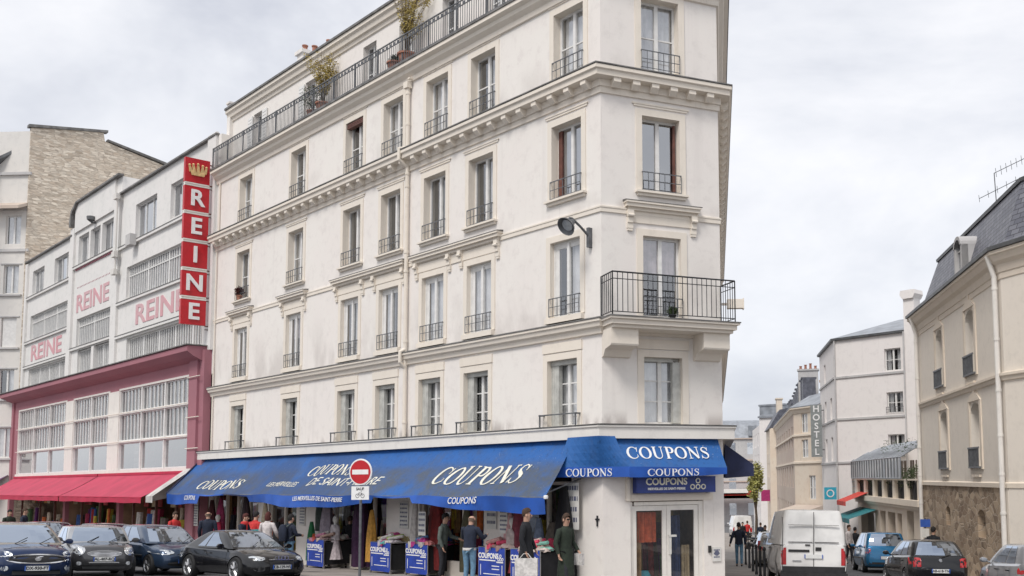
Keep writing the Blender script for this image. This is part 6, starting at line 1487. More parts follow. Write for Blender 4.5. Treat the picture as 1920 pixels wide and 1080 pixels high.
def car(name, label, P, loc, rz, body, group='parked cars'):
    T = thing(name, label, P.get('cat', 'car'), loc, rz, group)
    # sit on the slope of the ground
    c_, s_ = math.cos(rz), math.sin(rz); h = 1.2
    pitch = math.atan2(g(loc[0] + c_ * h, loc[1] + s_ * h) - g(loc[0] - c_ * h, loc[1] - s_ * h), 2 * h); rollg = math.atan2(g(loc[0] - s_ * .7, loc[1] + c_ * .7) - g(loc[0] + s_ * .7, loc[1] - c_ * .7), 1.4)
    T.rotation_euler = (rollg, -pitch, rz)
    wb, tr, wr = P['wb'], P['track'], P['wr']; mid = P.get('wmid', 0.0); hwid = max(s[4] for s in P['sec'])
    ws_ = [(mid + sx * wb / 2, sy * tr / 2) for sx in (1, -1) for sy in (1, -1)]
    def mk():
        me = body_shell(P).mesh('body', body, True); bm = bmesh.new(); bm.from_mesh(me); bmesh.ops.subdivide_edges(bm, edges=[], cuts=0); bm.to_mesh(me); bm.free()
        me = boolean_arches(me, ws_, wr * 1.13); me.shade_smooth()
        try: me.set_sharp_from_angle(angle=R(P.get('sharp', 32)))
        except Exception: pass
        if not me.materials: me.materials.append(body)
        return me
    bo2 = part('body', mk(), None, T)
    cab = Cabin(P); roofm = P.get('roofmat') or body
    part('cabin', cab.shell(), roofm, T, smooth=True, angle=50)
    f0, l0, r0, o0 = cab.idx(); nf, nc, ns, _ = cab.n; t0, t1 = P.get('gt', (.08, .90))
    tot = 2 * (nf + nc + ns + nc)
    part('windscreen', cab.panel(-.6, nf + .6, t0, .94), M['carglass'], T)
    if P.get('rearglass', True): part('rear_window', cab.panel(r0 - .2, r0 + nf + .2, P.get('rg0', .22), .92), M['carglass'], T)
    for base, sg in ((l0, 1), (o0, -1)):
        for (a, b, a1, b1) in P['side']:   # fractions along the side from front to rear
            if sg > 0: A, Bq, A1, B1 = base + a * ns, base + b * ns, base + a1 * ns, base + b1 * ns
            else: A, Bq, A1, B1 = base + (1 - b) * ns, base + (1 - a) * ns, base + (1 - b1) * ns, base + (1 - a1) * ns
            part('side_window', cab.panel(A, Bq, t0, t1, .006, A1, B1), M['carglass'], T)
    for x, y in ws_: wheel(T, x, y * 1.0, wr, .20, -1 if y < 0 else 1, P.get('spokes', 5))
    # dark underbody and wheel wells
    m = MB(); x0, x1 = P['sec'][0][0] + .2, P['sec'][-1][0] - .2; m.box(x0, x1, -hwid * .72, hwid * .72, .20, .62); part('underbody', m, M['plastic'], T)
    xn, xt = P['sec'][-1][0], P['sec'][0][0]
    def surf(x, y, up_=0): return x
    D_ = P['det'];
    def Yx(y, z, front=True):     # x of the nose/tail surface at given y, z (search the shell)
        best = None; n = 60
        for i in range(n + 1):
            x = lerp(xn, 0, i / n) if front else lerp(xt, 0, i / n); zl, zb, zm, w_ = interp(P['sec'], x)
            hgt = zb - zl; zz = (z - zl) / max(hgt, .01); wz = w_ * (.985 if zz < .75 else lerp(.985, .9, (zz - .75) / .25)); top = lerp(zm, zb, (abs(y) / max(w_, .01)) ** 2)
            if zl - .02 <= z <= top + .005 and abs(y) <= wz: return x
        return lerp(xn, 0, .2) if front else lerp(xt, 0, .2)
    def patch(y0, y1, z0, z1, front, off, nu=6, nv=4, round_=0):
        m = MB(); s = 1 if front else -1
        def F_(u, v):
            y = lerp(y0, y1, u); z = lerp(z0, z1, v)
            if round_: # ellipse mapping
                a = (u - .5) * 2; b = (v - .5) * 2; y = (y0 + y1) / 2 + (y1 - y0) / 2 * a * math.sqrt(max(0, 1 - b * b / 2)); z = (z0 + z1) / 2 + (z1 - z0) / 2 * b * math.sqrt(max(0, 1 - a * a / 2))
            return (Yx(y, z, front) + s * off, y, z)
        return m.grid(F_, nu, nv)
    for it in D_:
        nm, mt, y0, y1, z0, z1, front, off = it[:8]; rnd_ = it[8] if len(it) > 8 else 0; both = it[9] if len(it) > 9 else 0
        for s in ((1, -1) if both else (1,)):
            part(nm, patch(y0 * s, y1 * s, z0, z1, front, off, 8, 5, rnd_), M[mt] if isinstance(mt, str) else mt, T, smooth=True)
    for fr_, txt in P.get('plates', ((True, ''), (False, ''))):
        pz = P['pz'][0 if fr_ else 1]; x = max(Yx(0, pz, fr_), Yx(.2, pz, fr_)) if fr_ else min(Yx(0, pz, fr_), Yx(.2, pz, fr_)); s = 1 if fr_ else -1; x += s * .03
        m = MB(); m.box(x - .01, x + .01, -.26, .26, pz - .055, pz + .055); pp = part('number_plate', m, M['plate'], T)
        m = MB()
        for e_ in (-1, 1): m.box(x - .012, x + .012, e_ * .235, e_ * .262, pz - .056, pz + .056)
        part('plate_band', m, M['plate_b'], pp)
        if txt:
            t_ = text(txt, .10, .004, .003); part('plate_lettering', t_.map(lambda a, b, c: (x + s * .013 , a * s, c + pz)), M['plate_t'], pp)
    # mirrors, handles, sills, seams
    mx, mz = P['mir']
    for s in (1, -1):
        m = MB(); m.lathe([(0, -.05), (.055, -.04), (.08, 0), (.075, .05), (0, .055)], 10, (mx, s * (hwid + .10), mz), 'x', sx=1.25, sy=.85); m.tube([(mx, s * (hwid - .08), mz - .07), (mx, s * (hwid + .06), mz - .02)], .022, 6); part('wing_mirror', m, body, T, smooth=True)
        m = MB()
        for hx in P['han']: m.box(hx - .09, hx + .09, s * (hwid * .972), s * (hwid * .972 + .035), P['belt'] - .13, P['belt'] - .105)
        part('door_handle', m, M[P.get('hanmat', 'plastic')], T)
        m = MB()
        for sx_ in P['seam']:
            zl, zb, zm, w_ = interp(P['sec'], sx_); hgt = zb - zl; pr = [(w_ * .97, zl + .06), (w_ * .99, zl + hgt * .22), (w_ * 1.003, zl + hgt * .48), (w_ * .989, zl + hgt * .66), (w_ * .979, zl + hgt * .72), (w_ * .958, zb - .06)]
            m.add([(sx_ + e_, s * (y + .002), z) for y, z in pr for e_ in (-.006, .006)], [(2 * i, 2 * i + 1, 2 * i + 3, 2 * i + 2) for i in range(len(pr) - 1)])
        part('door_seam', m, M['plastic'], T)
        if P.get('strip'):
            zs_ = P['strip']; m = MB(); pts = [(lerp(-wb / 2 + wr * 1.3, wb / 2 - wr * 1.3, i / 8) + mid) for i in range(9)]
            m.add([(x, s * (interp(P['sec'], x)[3] * .998 + e_), z) for x in pts for e_, z in ((0, zs_), (.014, zs_ + .01), (.014, zs_ + .05), (0, zs_ + .06))], [(4 * i + j, 4 * i + j + 1, 4 * i + j + 5, 4 * i + j + 4) for i in range(8) for j in range(3)]); part('side_moulding', m, M['plastic'], T)
    m = MB(); 
    for y in (-.32, .2): m.tube([(P['cab']['xf0'] + .0, y, P['cab']['z0'] + .02), (P['cab']['xf0'] - .20, y + .3, P['cab']['z0'] + .17)], .010, 4)
    part('wipers', m, M['plastic'], T)
    return T
def hatch(L=3.9, W=1.66, H=1.43, belt=.90, hood=.86, nose=.62, tailz=.98):
    h = L / 2; w_ = W / 2
    return dict(sec=[(-h, .36, .80, .84, w_ * .80), (-h + .06, .28, tailz - .02, tailz + .0, w_ * .92), (-h + .35, .22, tailz, tailz + .02, w_ * .985), (-h * .3, .20, belt + .03, belt + .06, w_), (h * .3, .20, belt, belt + .04, w_), (h - 1.0, .20, hood, hood + .07, w_ * .99), (h - .5, .20, hood - .07, hood + .02, w_ * .96), (h - .18, .20, nose + .08, nose + .14, w_ * .88), (h - .04, .25, nose, nose + .06, w_ * .74), (h, .36, nose - .12, nose - .08, w_ * .60)],
                cab=dict(xf0=h - .88, xf1=h - 1.75, xr0=-h + .10, xr1=-h + .52, w0=w_ * .90, w1=w_ * .70, z0=belt + .0, z1=H - .06, bow=.14, bowr=.08), wb=L * .63, track=W - .20, wr=.30, belt=belt, mir=(h - 1.35, belt + .08), han=(.0, -.85), seam=(h - 1.32, -.12, -1.0 if L > 3.8 else -.9), pz=(.42, .62),
                side=[(.12, .50, .22, .50), (.54, .80, .54, .78)])
paints = dict(navy=paint('paint_dark_navy', (.008, .025, .085), .3, .3), grey=paint('paint_dark_grey', (.075, .075, .08), .5, .32), slate=paint('paint_slate_blue', (.04, .07, .13), .5, .3), black=paint('paint_black', (.006, .006, .008), 0, .35),
              white=paint('paint_white', (.82, .815, .80), 0, .4), silver=paint('paint_silver', (.42, .43, .45), .7, .35), blue=paint('paint_bright_blue', (.02, .17, .36), .4, .3), roofbeige=paint('paint_champagne', (.32, .29, .25), .5, .35), brown=paint('paint_warm_silver', (.36, .34, .31), .5, .35))
def placed(px, Y, dz=0): x, y, z = gx(px, Y); return (x, y, z + dz)
toward = lambda x, y: math.atan2(-y, -x)
# dark navy hatchback, nose to the camera
P = hatch(3.95, 1.71, 1.47, .93, .90, .72); P['plates'] = ((True, 'DX-930-FT'),); P['pz'] = (.40, .6)
P['det'] = [('grille_surround', 'chrome', -.66, .66, .50, .74, True, .010, 1), ('grille', 'plastic', -.60, .60, .53, .71, True, .018, 1), ('headlight', 'lampglass', .52, .82, .66, .80, True, .016, 1, 1), ('fog_lamp', 'lampglass', .58, .72, .34, .46, True, .012, 1, 1), ('air_intake', 'plastic', -.5, .5, .25, .35, True, .012),
            ('emblem', 'chrome', -.07, .07, .57, .68, True, .030, 1), ('taillight', 'tail', .55, .78, .75, .92, False, .010, 1, 1)]
P['roofmat'] = paints['roofbeige']
l = placed(30, 25.5); CR = car('parked_car', 'dark navy hatchback with chrome rimmed grille at the left edge of the square', P, l, toward(l[0], l[1]) + R(12), paints['navy'])
# grey small retro hatchback
P = hatch(3.72, 1.68, 1.41, .93, .90, .74); P['plates'] = ((True, 'AL-407-RQ'),); P['pz'] = (.52, .6); P['cab'].update(xf1=P['cab']['xf0'] - .60, xr1=P['cab']['xr0'] + .25, w1=.66, w0=.77); P['roofmat'] = paints['silver']
P['det'] = [('grille_surround', 'chrome', -.42, .42, .58, .76, True, .014, 1), ('grille', 'alloy', -.38, .38, .60, .74, True, .022, 1), ('headlight_ring', 'chrome', .46, .76, .62, .90, True, .014, 1, 1), ('headlight', 'lampglass', .49, .73, .65, .87, True, .026, 1, 1), ('fog_lamp', 'lampglass', .52, .66, .36, .46, True, .014, 1, 1), ('bumper_strip', 'chrome', -.36, .36, .42, .445, True, .02), ('taillight', 'tail', .55, .75, .7, .9, False, .01, 0, 1), ('air_intake', 'plastic', -.5, .5, .27, .38, True, .012)]
l = placed(173, 28.6); car('parked_car', 'dark grey retro hatchback with round headlamps and oval chrome grille', P, l, toward(l[0], l[1]) + R(8), paints['grey'])
# slate blue hatchback, three-quarter view
P = hatch(3.85, 1.66, 1.45, .90, .84, .64); P['strip'] = .52
P['det'] = [('headlight', 'lampglass', .38, .80, .60, .74, True, .012, 1, 1), ('grille', 'plastic', -.30, .30, .56, .64, True, .012, 1), ('air_intake', 'plastic', -.55, .55, .26, .42, True, .012, 1), ('emblem', 'chrome', -.05, .05, .64, .72, True, .02, 1), ('taillight', 'tail', .6, .8, .7, .95, False, .01, 0, 1)]
l = placed(296, 30.6); car('parked_car', 'slate blue hatchback seen three-quarter from its front corner', P, l, R(-40), paints['slate'])
# black coupe
P = hatch(4.05, 1.78, 1.36, .86, .80, .62); P['wb'] = 2.45; P['wr'] = .33; P['spokes'] = 7; P['cab'].update(xf0=.98, xf1=.12, xr0=-1.85, xr1=-.85, w0=.80, w1=.58, z0=.86, z1=1.30, rp=.9); P['side'] = [(.10, .52, .26, .52), (.55, .72, .55, .66)]; P['plates'] = ((True, 'CB-129-WL'),); P['pz'] = (.42, .6); P['mir'] = (.62, .93); P['han'] = (-.2,); P['seam'] = (.72, -.5); P['hanmat'] = 'chrome'
P['sec'] = [(-2.02, .36, .74, .80, .66), (-1.94, .28, .84, .88, .80), (-1.5, .20, .90, .93, .88), (-.6, .18, .87, .90, .86), (.5, .18, .85, .88, .87), (1.2, .18, .82, .87, .89), (1.6, .18, .72, .80, .84), (1.88, .20, .64, .70, .74), (2.0, .26, .56, .62, .62), (2.03, .34, .48, .52, .52)]
P['det'] = [('headlight', 'lampglass', .44, .80, .58, .70, True, .012, 1, 1), ('grille', 'plastic', -.34, .34, .28, .62, True, .012), ('air_intake', 'plastic', .46, .72, .30, .44, True, .012, 1, 1), ('grille_surround', 'chrome', -.35, .35, .60, .62, True, .02), ('taillight', 'tail', .5, .75, .65, .8, False, .01, 0, 1)]
l = placed(452, 28.0); CP = car('parked_car', 'glossy black coupe with four chrome rings on its grille', P, l, R(-38), paints['black'])
m = MB()
for k in range(4): stroke(m, [(-.135 + .09 * k + .055 * math.cos(R(a)), .655 + .055 * math.sin(R(a))) for a in range(0, 361, 30)], .012, -.01 - .001 * k, .004)
part('ring_emblem', m.map(lambda x, y, z: (1.99 + (-y), x, z - .0)), M['chrome'], CP)
# cars behind
P = hatch(3.9, 1.68, 1.44); P['det'] = [('headlight', 'lampglass', .45, .80, .62, .74, True, .012, 1, 1), ('grille', 'plastic', -.35, .35, .5, .62, True, .012, 1), ('taillight', 'tail', .55, .78, .75, .92, False, .010, 1, 1)]; P['plates'] = ()
l = placed(205, 36.2); car('parked_car', 'dark car half hidden between the retro hatchback and the slate blue one', P, l, R(-42), paints['black'])
l = placed(92, 39.5); car('parked_car', 'dusty violet grey car behind the navy and retro hatchbacks', dict(P), l, R(-42), paints['grey'])

# white van
V = dict(cat='van', sharp=9, sec=[(-2.42, .34, 1.20, 1.24, .93), (-2.36, .30, 1.24, 1.26, .955), (-1.5, .28, 1.26, 1.28, .97), (1.0, .28, 1.2, 1.25, .97), (1.6, .28, 1.08, 1.16, .96), (2.1, .28, .92, 1.0, .90), (2.38, .3, .74, .82, .78), (2.45, .36, .6, .66, .62)],
         cab=dict(xf0=1.75, xf1=.95, xr0=-2.41, xr1=-2.34, w0=.955, w1=.80, z0=1.22, z1=2.20, bow=.12, bowr=.035, rp=1), wb=2.95, track=1.66, wr=.33, belt=1.2, mir=(1.25, 1.42), han=(.8,), seam=(1.35, .45, -.8), pz=(.45, .90), side=[(.04, .20, .14, .20)], rearglass=False, gt=(.1, .8), plates=((False, ''),), spokes=6,
         det=[('bumper', 'plastic', -.93, .93, .34, .62, False, .035), ('taillight', 'tail', .78, .93, .66, 1.14, False, .014, 0, 1), ('headlight', 'lampglass', .5, .85, .75, .95, True, .012, 1, 1), ('grille', 'plastic', -.4, .4, .62, .8, True, .012), ('number_plate_lamp_bar', 'plastic', .12, .72, 1.02, 1.09, False, .025), ('door_lock', 'plastic', -.22, -.05, 1.06, 1.16, False, .02)])
l = placed(1504, 31.2); VT = car('parked_van', 'white panel van with closed double rear doors standing in the side street', V, (l[0], l[1], l[2]), R(90.0), paints['white'], None)
m = MB(); m.box(-2.445, -2.43, -.008, .008, .62, 2.16); m.box(-2.447, -2.40, .03, .72, 1.78, 1.79); m.box(-2.447, -2.40, -.72, -.03, 1.78, 1.79); m.box(-2.447, -2.40, .03, .72, 1.30, 1.31); m.box(-2.447, -2.40, -.72, -.03, 1.30, 1.31); m.box(-2.45, -2.42, .10, .24, 1.20, 1.24)
for y in (-.90, .885): m.box(-2.44, -2.42, y, y + .015, .62, 2.0)
part('rear_door_seams', m, M['plastic'], VT)
m = MB(); m.box(-2.56, -2.40, -.95, .95, .30, .44); m.box(-2.6, -2.5, -.5, .5, .28, .33); part('rear_step', m, M['plastic'], VT)
m = MB(); m.box(-2.45, -2.43, .35, .60, .76, .79); part('badge', m, M['alloy'], VT)

# blue people carrier
P = hatch(4.1, 1.74, 1.64, .98, .96, .74, 1.02); P['cab'].update(z1=1.58, xr0=-1.98, xr1=-1.70, xf0=1.35, xf1=.35, w0=.80, w1=.68); P['strip'] = .55; P['rg0'] = .14
P['det'] = [('taillight', 'tail', .62, .82, .78, 1.08, False, .012, 0, 1), ('bumper', 'plastic', -.7, .7, .36, .44, False, .012), ('headlight', 'lampglass', .5, .8, .7, .85, True, .012, 1, 1)]
P['plates'] = ((False, ''),)
l = placed(1646, 42.2); car('parked_car', 'bright blue people carrier parked ahead of the black hatchback', P, l, R(88), paints['blue'])
# black hatchback
P = hatch(4.0, 1.74, 1.44, .92, .88, .66, .98); P['rg0'] = .12; P['pz'] = (.4, .55); P['plates'] = ((False, 'AB-618-TN'),)
P['det'] = [('taillight', 'tail', .56, .84, .66, .92, False, .012, 0, 1), ('emblem', 'chrome', -.05, .05, .80, .90, False, .02, 1), ('bumper', 'plastic', -.75, .75, .30, .40, False, .012), ('headlight', 'lampglass', .5, .8, .65, .8, True, .012, 1, 1)]
l = placed(1728, 31.0); BH = car('parked_car', 'black hatchback with red tail lamps parked beside the rubble wall', P, l, R(91), paints['black'])
m = MB(); m.tube([(-2.0, 0, .93), (-1.93, -.32, 1.02)], .012, 4); part('rear_wiper', m, M['plastic'], BH)
# silver hatchback, right edge
P = hatch(3.9, 1.68, 1.44, .92, .88, .66, .98); P['rg0'] = .12; P['plates'] = ()
P['det'] = [('taillight', 'tail', .52, .83, .66, .94, False, .012, 1, 1), ('bumper', 'plastic', -.75, .75, .30, .40, False, .012), ('headlight', 'lampglass', .5, .8, .65, .8, True, .012, 1, 1)]
car('parked_car', 'silver hatchback cut by the right edge of the view', P, (8.5, 24.3, g(8.5, 24.3)), R(89), paints['silver'])
# warm silver car left of the van
P = hatch(4.1, 1.74, 1.58, .95, .92, .7, 1.0); P['plates'] = (); P['rg0'] = .12
P['det'] = [('taillight', 'tail', .66, .84, .78, 1.18, False, .012, 0, 1), ('bumper', 'plastic', -.75, .75, .34, .48, False, .02), ('headlight', 'lampglass', .5, .8, .65, .8, True, .012, 1, 1)]
l = placed(1452, 43.5); car('parked_car', 'warm silver car half hidden by the left side of the white van', P, l, R(89), paints['brown'])
# white truck down the street and a dark car beyond
V2 = dict(V); V2['cab'] = dict(V['cab']); V2['pz'] = (.45, .6); V2['plates'] = (); V2['det'] = [d_ for d_ in V['det'] if d_[0] in ('bumper', 'taillight')]
l = placed(1388, 99); car('delivery_truck', 'small white delivery truck driving far down the side street', V2, l, R(92), paints['white'], None)
P = hatch(4.0, 1.7, 1.45); P['plates'] = (); P['det'] = [('taillight', 'tail', .6, .8, .7, .9, False, .012, 0, 1)]
l = placed(1441, 66); car('parked_car', 'dark car far down the side street above the warm silver one', P, l, R(89), paints['slate'])
# motorcycles parked in a huddle
def moto(loc, rz, label):
    T = thing('motorcycle', label, 'motorcycle', loc, rz, 'motorcycles down the side street')
    for x in (-.7, .7):
        m = MB(); m.lathe([(.22, -.05), (.31, -.05), (.32, 0), (.31, .05), (.22, .05)], 16, (x, 0, .32), 'y'); part('wheel', m, M['rubber'], T)
    m = MB(); m.lathe([(0, -.35), (.12, -.3), (.17, 0), (.12, .3), (0, .36)], 10, (.05, 0, .78), 'x', sy=.9); m.box(-.2, .3, -.14, .14, .3, .65); m.box(-.75, -.15, -.12, .12, .78, .86); m.tube([(.7, 0, .32), (.45, 0, 1.02)], .035, 6); m.tube([(-.7, 0, .32), (-.2, 0, .5)], .03, 6); part('frame', m, M['plastic'], T)
    m = MB(); m.tube([(.40, -.34, 1.08), (.46, 0, 1.04), (.40, .34, 1.08)], .016, 5); part('handlebar', m, M['chrome'], T)
    m = MB(); m.lathe([(0, 0), (.09, .01), (.08, .08), (0, .1)], 10, (.56, 0, .92), 'x'); part('headlamp', m, M['lampglass'], T); return T
for i, (px, Y) in enumerate(((1412, 70), (1419, 64), (1424, 58))):
    moto(placed(px, Y), R(60 + 25 * i), ['dark motorcycle farthest up the parked row', 'middle dark motorcycle of the parked row', 'dark motorcycle nearest the warm silver car'][i])
# ================================================================ people
def skinned(verts, edges, radii, name, mat, sub=1, loose=None):
    me = bpy.data.meshes.new(name); me.from_pydata(verts, edges, []); o = link(bpy.data.objects.new('tmp', me))
    md = o.modifiers.new('s', 'SKIN'); md.use_smooth_shade = True; md.branch_smoothing = .6
    sv = me.skin_vertices[0].data
    for i, r_ in enumerate(radii): sv[i].radius = r_ if isinstance(r_, tuple) else (r_, r_); sv[i].use_root = (i == 0)
    s2 = o.modifiers.new('u', 'SUBSURF'); s2.levels = sub; s2.render_levels = sub
    bpy.context.view_layer.update(); r = bpy.data.meshes.new_from_object(o.evaluated_get(bpy.context.evaluated_depsgraph_get()))
    bpy.data.objects.remove(o); r.shade_smooth(); r.materials.clear(); r.materials.append(M[mat]); r.name = name; return r
class Sk:
    def __init__(s): s.v = []; s.e = []; s.r = []
    def n(s, p, r_, par=None):
        s.v.append(tuple(p)); s.r.append(r_); i = len(s.v) - 1
        if par is not None: s.e.append((par, i))
        return i
    def chain(s, par, pts):
        for p, r_ in pts: par = s.n(p, r_, par)
        return par
def person(label, loc, yaw, H=1.74, top='navy_cloth', bottom='darktrouser', hair='hair_brown', pose=None, coat=0, hairlen=0, bald=False, woman=False, group='pedestrians'):
    """faces local -Y. pose: armL/armR = (elbow, hand) offsets, stride, lean, head yaw"""
    pose = pose or {}; k = H / 1.75; V3 = lambda x, y, z: Vector((x * k, y * k, z * k))
    T = thing('person', label, 'person', loc, yaw, group)
    lean = pose.get('lean', 0); st = pose.get('stride', 0); shw = .175 if woman else .195
    pel = V3(0, 0, .96); wai = V3(0, -.02 - lean * .15, 1.12); che = V3(0, -lean * .5, 1.34); nek = V3(0, -lean * .72 - .01, 1.49); hb = V3(0, -lean * .85 - .03, 1.57); hd = V3(0, -lean - .04, 1.67)
    sh = {s: V3(s * shw, -lean * .62, 1.42) for s in (-1, 1)}
    arm = {}
    for s, key in ((-1, 'R'), (1, 'L')):
        a = pose.get('arm' + key) or ((s * .25, -.01, 1.14), (s * .25, -.10, .90)); arm[s] = [V3(*q) for q in a]
    hip = {s: V3(s * .095, 0, .93) for s in (-1, 1)}
    knee = {s: V3(s * .10, -.03 - s * st * .35 - abs(st) * .04, .50) for s in (-1, 1)}; ank = {s: V3(s * .10, .03 - s * st * .75, .09 + (abs(st) * .10 if s * st < 0 else 0)) for s in (-1, 1)}
    toe = {s: ank[s] + V3(s * .02, -.15, -.055) for s in (-1, 1)}
    # --- continuous body
    b = Sk(); p0 = b.n(pel, (.10 * k, .08 * k)); w1 = b.n(wai, (.09 * k, .07 * k), p0); c1 = b.n(che, (.10 * k, .07 * k), w1); n1_ = b.n(nek, .055 * k, c1); h1 = b.n(hb, (.068 * k, .080 * k), n1_); h2 = b.n(hd, (.080 * k, .094 * k), h1); b.n(hd + V3(0, .01, .065), (.06 * k, .07 * k), h2)
    for s in (-1, 1):
        e_, h_ = arm[s]; a = b.n(sh[s], .036 * k, c1); a = b.n(e_, .034 * k, a); a = b.n(h_, .028 * k, a)
        d_ = (h_ - e_).normalized(); side = d_.cross(Vector((0, -1, 0))); side = (side.normalized() if side.length > .1 else Vector((1, 0, 0)))
        palm = b.n(h_ + d_ * .055 * k, (.034 * k, .018 * k), a); curl = Vector((-s * .3, -.5, -.25)).normalized()
        for f in range(4):
            bse = h_ + d_ * .09 * k + side * (f - 1.5) * .018 * k; l = (.05, .06, .055, .042)[f] * k
            b.chain(palm, [(bse, .009 * k), (bse + d_ * l * .6 + curl * l * .25, .0085 * k), (bse + d_ * l * .8 + curl * l * .85, .007 * k)])
        tb = h_ + d_ * .035 * k + side * -s * .034 * k + curl * .01; b.chain(palm, [(tb, .010 * k), (tb + (d_ * .035 + curl * .03) * k, .0085 * k)])
        q = b.n(hip[s], .085 * k, p0); q = b.n(knee[s], .055 * k, q); q = b.n(ank[s], .036 * k, q); b.n(toe[s], .032 * k, q)
    part('body', skinned(b.v, b.e, b.r, 'body', 'skin'), None, T)
    # --- trousers
    t_ = Sk(); p0 = t_.n(pel + V3(0, 0, .04), (.145 * k, .115 * k))
    for s in (-1, 1): q = t_.n(hip[s] - V3(0, 0, .05), .10 * k, p0); q = t_.n(hip[s].lerp(knee[s], .55), .082 * k, q); q = t_.n(knee[s], .068 * k, q); q = t_.n(knee[s].lerp(ank[s], .6), .058 * k, q); t_.n(ank[s] + V3(0, 0, .0), .056 * k, q)
    part('trousers', skinned(t_.v, t_.e, t_.r, 'trousers', bottom), None, T)
    for s in (-1, 1):
        m = Sk(); a = m.n(ank[s] + V3(0, .035, -.045), .042 * k); a = m.n(ank[s] + V3(s * .005, -.05, -.050), .040 * k, a); m.n(toe[s] + V3(0, -.02, .01), .030 * k, a); part('shoe', skinned(m.v, m.e, m.r, 'shoe', 'shoe'), None, T)
    # --- jacket / coat
    m = MB(); ww_ = .90 if woman else 1.0
    rg = [(.885, .160, .125, 0), (.97, .168, .130, 0), (1.10, .158, .122, .15), (1.22, .168, .128, .35), (1.33, .190, .130, .5), (1.40, .200, .118, .6), (1.445, .175, .100, .66), (1.48, .115, .085, .7), (1.515, .070, .072, .72)]
    wr = random.Random(int(H * 1000) + len(label)); ph_ = wr.uniform(0, 6)
    def jk(u, v):
        q = v * (len(rg) - 1); i = min(int(q), len(rg) - 2); f = q - i; z, a_, b_2, ln = (lerp(x, y, f) for x, y in zip(rg[i], rg[i + 1])); an = 2 * math.pi * u
        wv = 1 + .018 * math.sin(5 * an + ph_ + z * 9) + .012 * math.sin(11 * an - z * 14)
        return (a_ * ww_ * k * math.cos(an) * wv, -lean * ln * k + b_2 * k * math.sin(an) * wv - .01 * k, z * k)
    m.grid(jk, 28, 24)
    for s in (-1, 1):
        e_, h_ = arm[s]; s0 = sh[s] + V3(-s * .05, 0, .0); up_ = e_ - sh[s]
        m.tube([s0 + V3(0, 0, .005), sh[s] + V3(s * .0, 0, -.005), sh[s] + up_ * .35, sh[s] + up_ * .75, e_, e_.lerp(h_, .3), e_.lerp(h_, .7), h_ - (h_ - e_) * .02], [.058 * k, .072 * k, .066 * k, .060 * k, .057 * k, .055 * k, .048 * k, .044 * k], 12)
    part('coat' if coat else 'jacket', m, M[top], T, smooth=True, angle=70)
    if coat:
        m = MB(); zb = (.96 - coat) * k
        def sk_(u, v):
            a = 2 * math.pi * u; z = lerp(1.02 * k, zb, v); fl = 1 + .22 * v + .04 * math.sin(a * 5 + v * 2) * v; return (math.cos(a) * .17 * k * fl, math.sin(a) * .135 * k * fl - .02 * k + abs(st) * .10 * v * math.sin(a), z)
        m.grid(sk_, 28, 7); part('coat_skirt', m, M[top], T, smooth=True)
    m = MB(); m.lathe([(.075 * k, 1.43 * k), (.085 * k, 1.48 * k), (.072 * k, 1.52 * k)], 12, (0, nek.y + .01, 0)); part('collar', m, M[pose.get('collar', top)], T)
    # --- head details
    hy = pose.get('head', 0); hx = hd + V3(0, 0, .0)
    HD = Vector((hd.x, hd.y, hd.z)); 
    if not bald:
        m = MB(); nu, nv = 18, 9
        def hr(u, v):
            a = 2 * math.pi * u; ph = v * math.pi * .72; front = max(0, -math.sin(a)); side = abs(math.cos(a)) ** 3; cut = 1 - .50 * front ** .8 - .16 * side + .03 * math.sin(a * 9) * v
            ph *= cut; r_ = .5 * (1 + .04 * math.sin(a * 7 + v * 5) + .025 * math.sin(a * 17 + v * 3)); return HD + V3(.170 * r_ * math.sin(ph) ** .8 * math.cos(a) * 1.05, .205 * r_ * 1.02 * math.sin(ph) ** .8 * math.sin(a) + .012, .030 + .230 * r_ * math.cos(ph) - (hairlen * v if front < .35 else 0))
        m.grid(hr, nu, nv); m.grid(lambda u, v: Vector(hr(u, v)) * 1.0 + V3(0, 0, -.004), nu, nv); hm = part('hair', m, M[hair], T, smooth=True)
    else:
        m = MB(); m.grid(lambda u, v: HD + V3((.086 - .01 * v) * math.cos(math.pi * u), (.100 - .012 * v) * math.sin(math.pi * u) + .008, .035 * math.sin(math.pi * u) - .01 - .085 * v), 16, 4); part('hair', m, M['fringe'], T, smooth=True)
    f = MB()
    for s in (-1, 1): f.lathe([(0, -.004), (.011, 0), (0, .006)], 8, tuple(HD + V3(s * .032, -.086, -.002)), 'y')
    part('eyes', f, M['hair_black'], T)
    f = MB(); nz = HD + V3(0, -.092, -.03); f.add([nz + V3(0, .0, .04), nz + V3(-.014, .004, -.012), nz + V3(.014, .004, -.012), nz + V3(0, -.022, -.008)], [(0, 1, 3), (0, 3, 2), (1, 2, 3)]); part('nose', f, M['skin'], T, smooth=True)
    f = MB(); f.box(HD.x - .022 * k, HD.x + .022 * k, HD.y - .090 * k, HD.y - .080 * k, HD.z - .068 * k, HD.z - .058 * k); part('mouth', f, M['lips'], T)
    f = MB()
    for s in (-1, 1): f.lathe([(0, -.008), (.022, -.006), (.026, 0), (.018, .008), (0, .009)], 8, tuple(HD + V3(s * .088, 0, -.012)), 'x', sx=1, sy=1.3)
    part('ears', f, M['skin'], T, smooth=True)
    return T
def ppos(px, Y, e=.12): x, y, z = gx(px, Y); return (x, y, z + e)
def face(px, Y, turn):      # yaw so that local -Y points to the camera, then turned (positive: towards the right of the picture)
    p = gx(px, Y); return math.atan2(-p[1], -p[0]) + R(90) + R(turn)
person('bald man in a dark coat standing by the department store pilaster, back turned', ppos(388, 33.0), face(388, 33, 170), 1.76, 'navy_cloth', 'darktrouser', 'hair_brown', dict(), .35, bald=True)
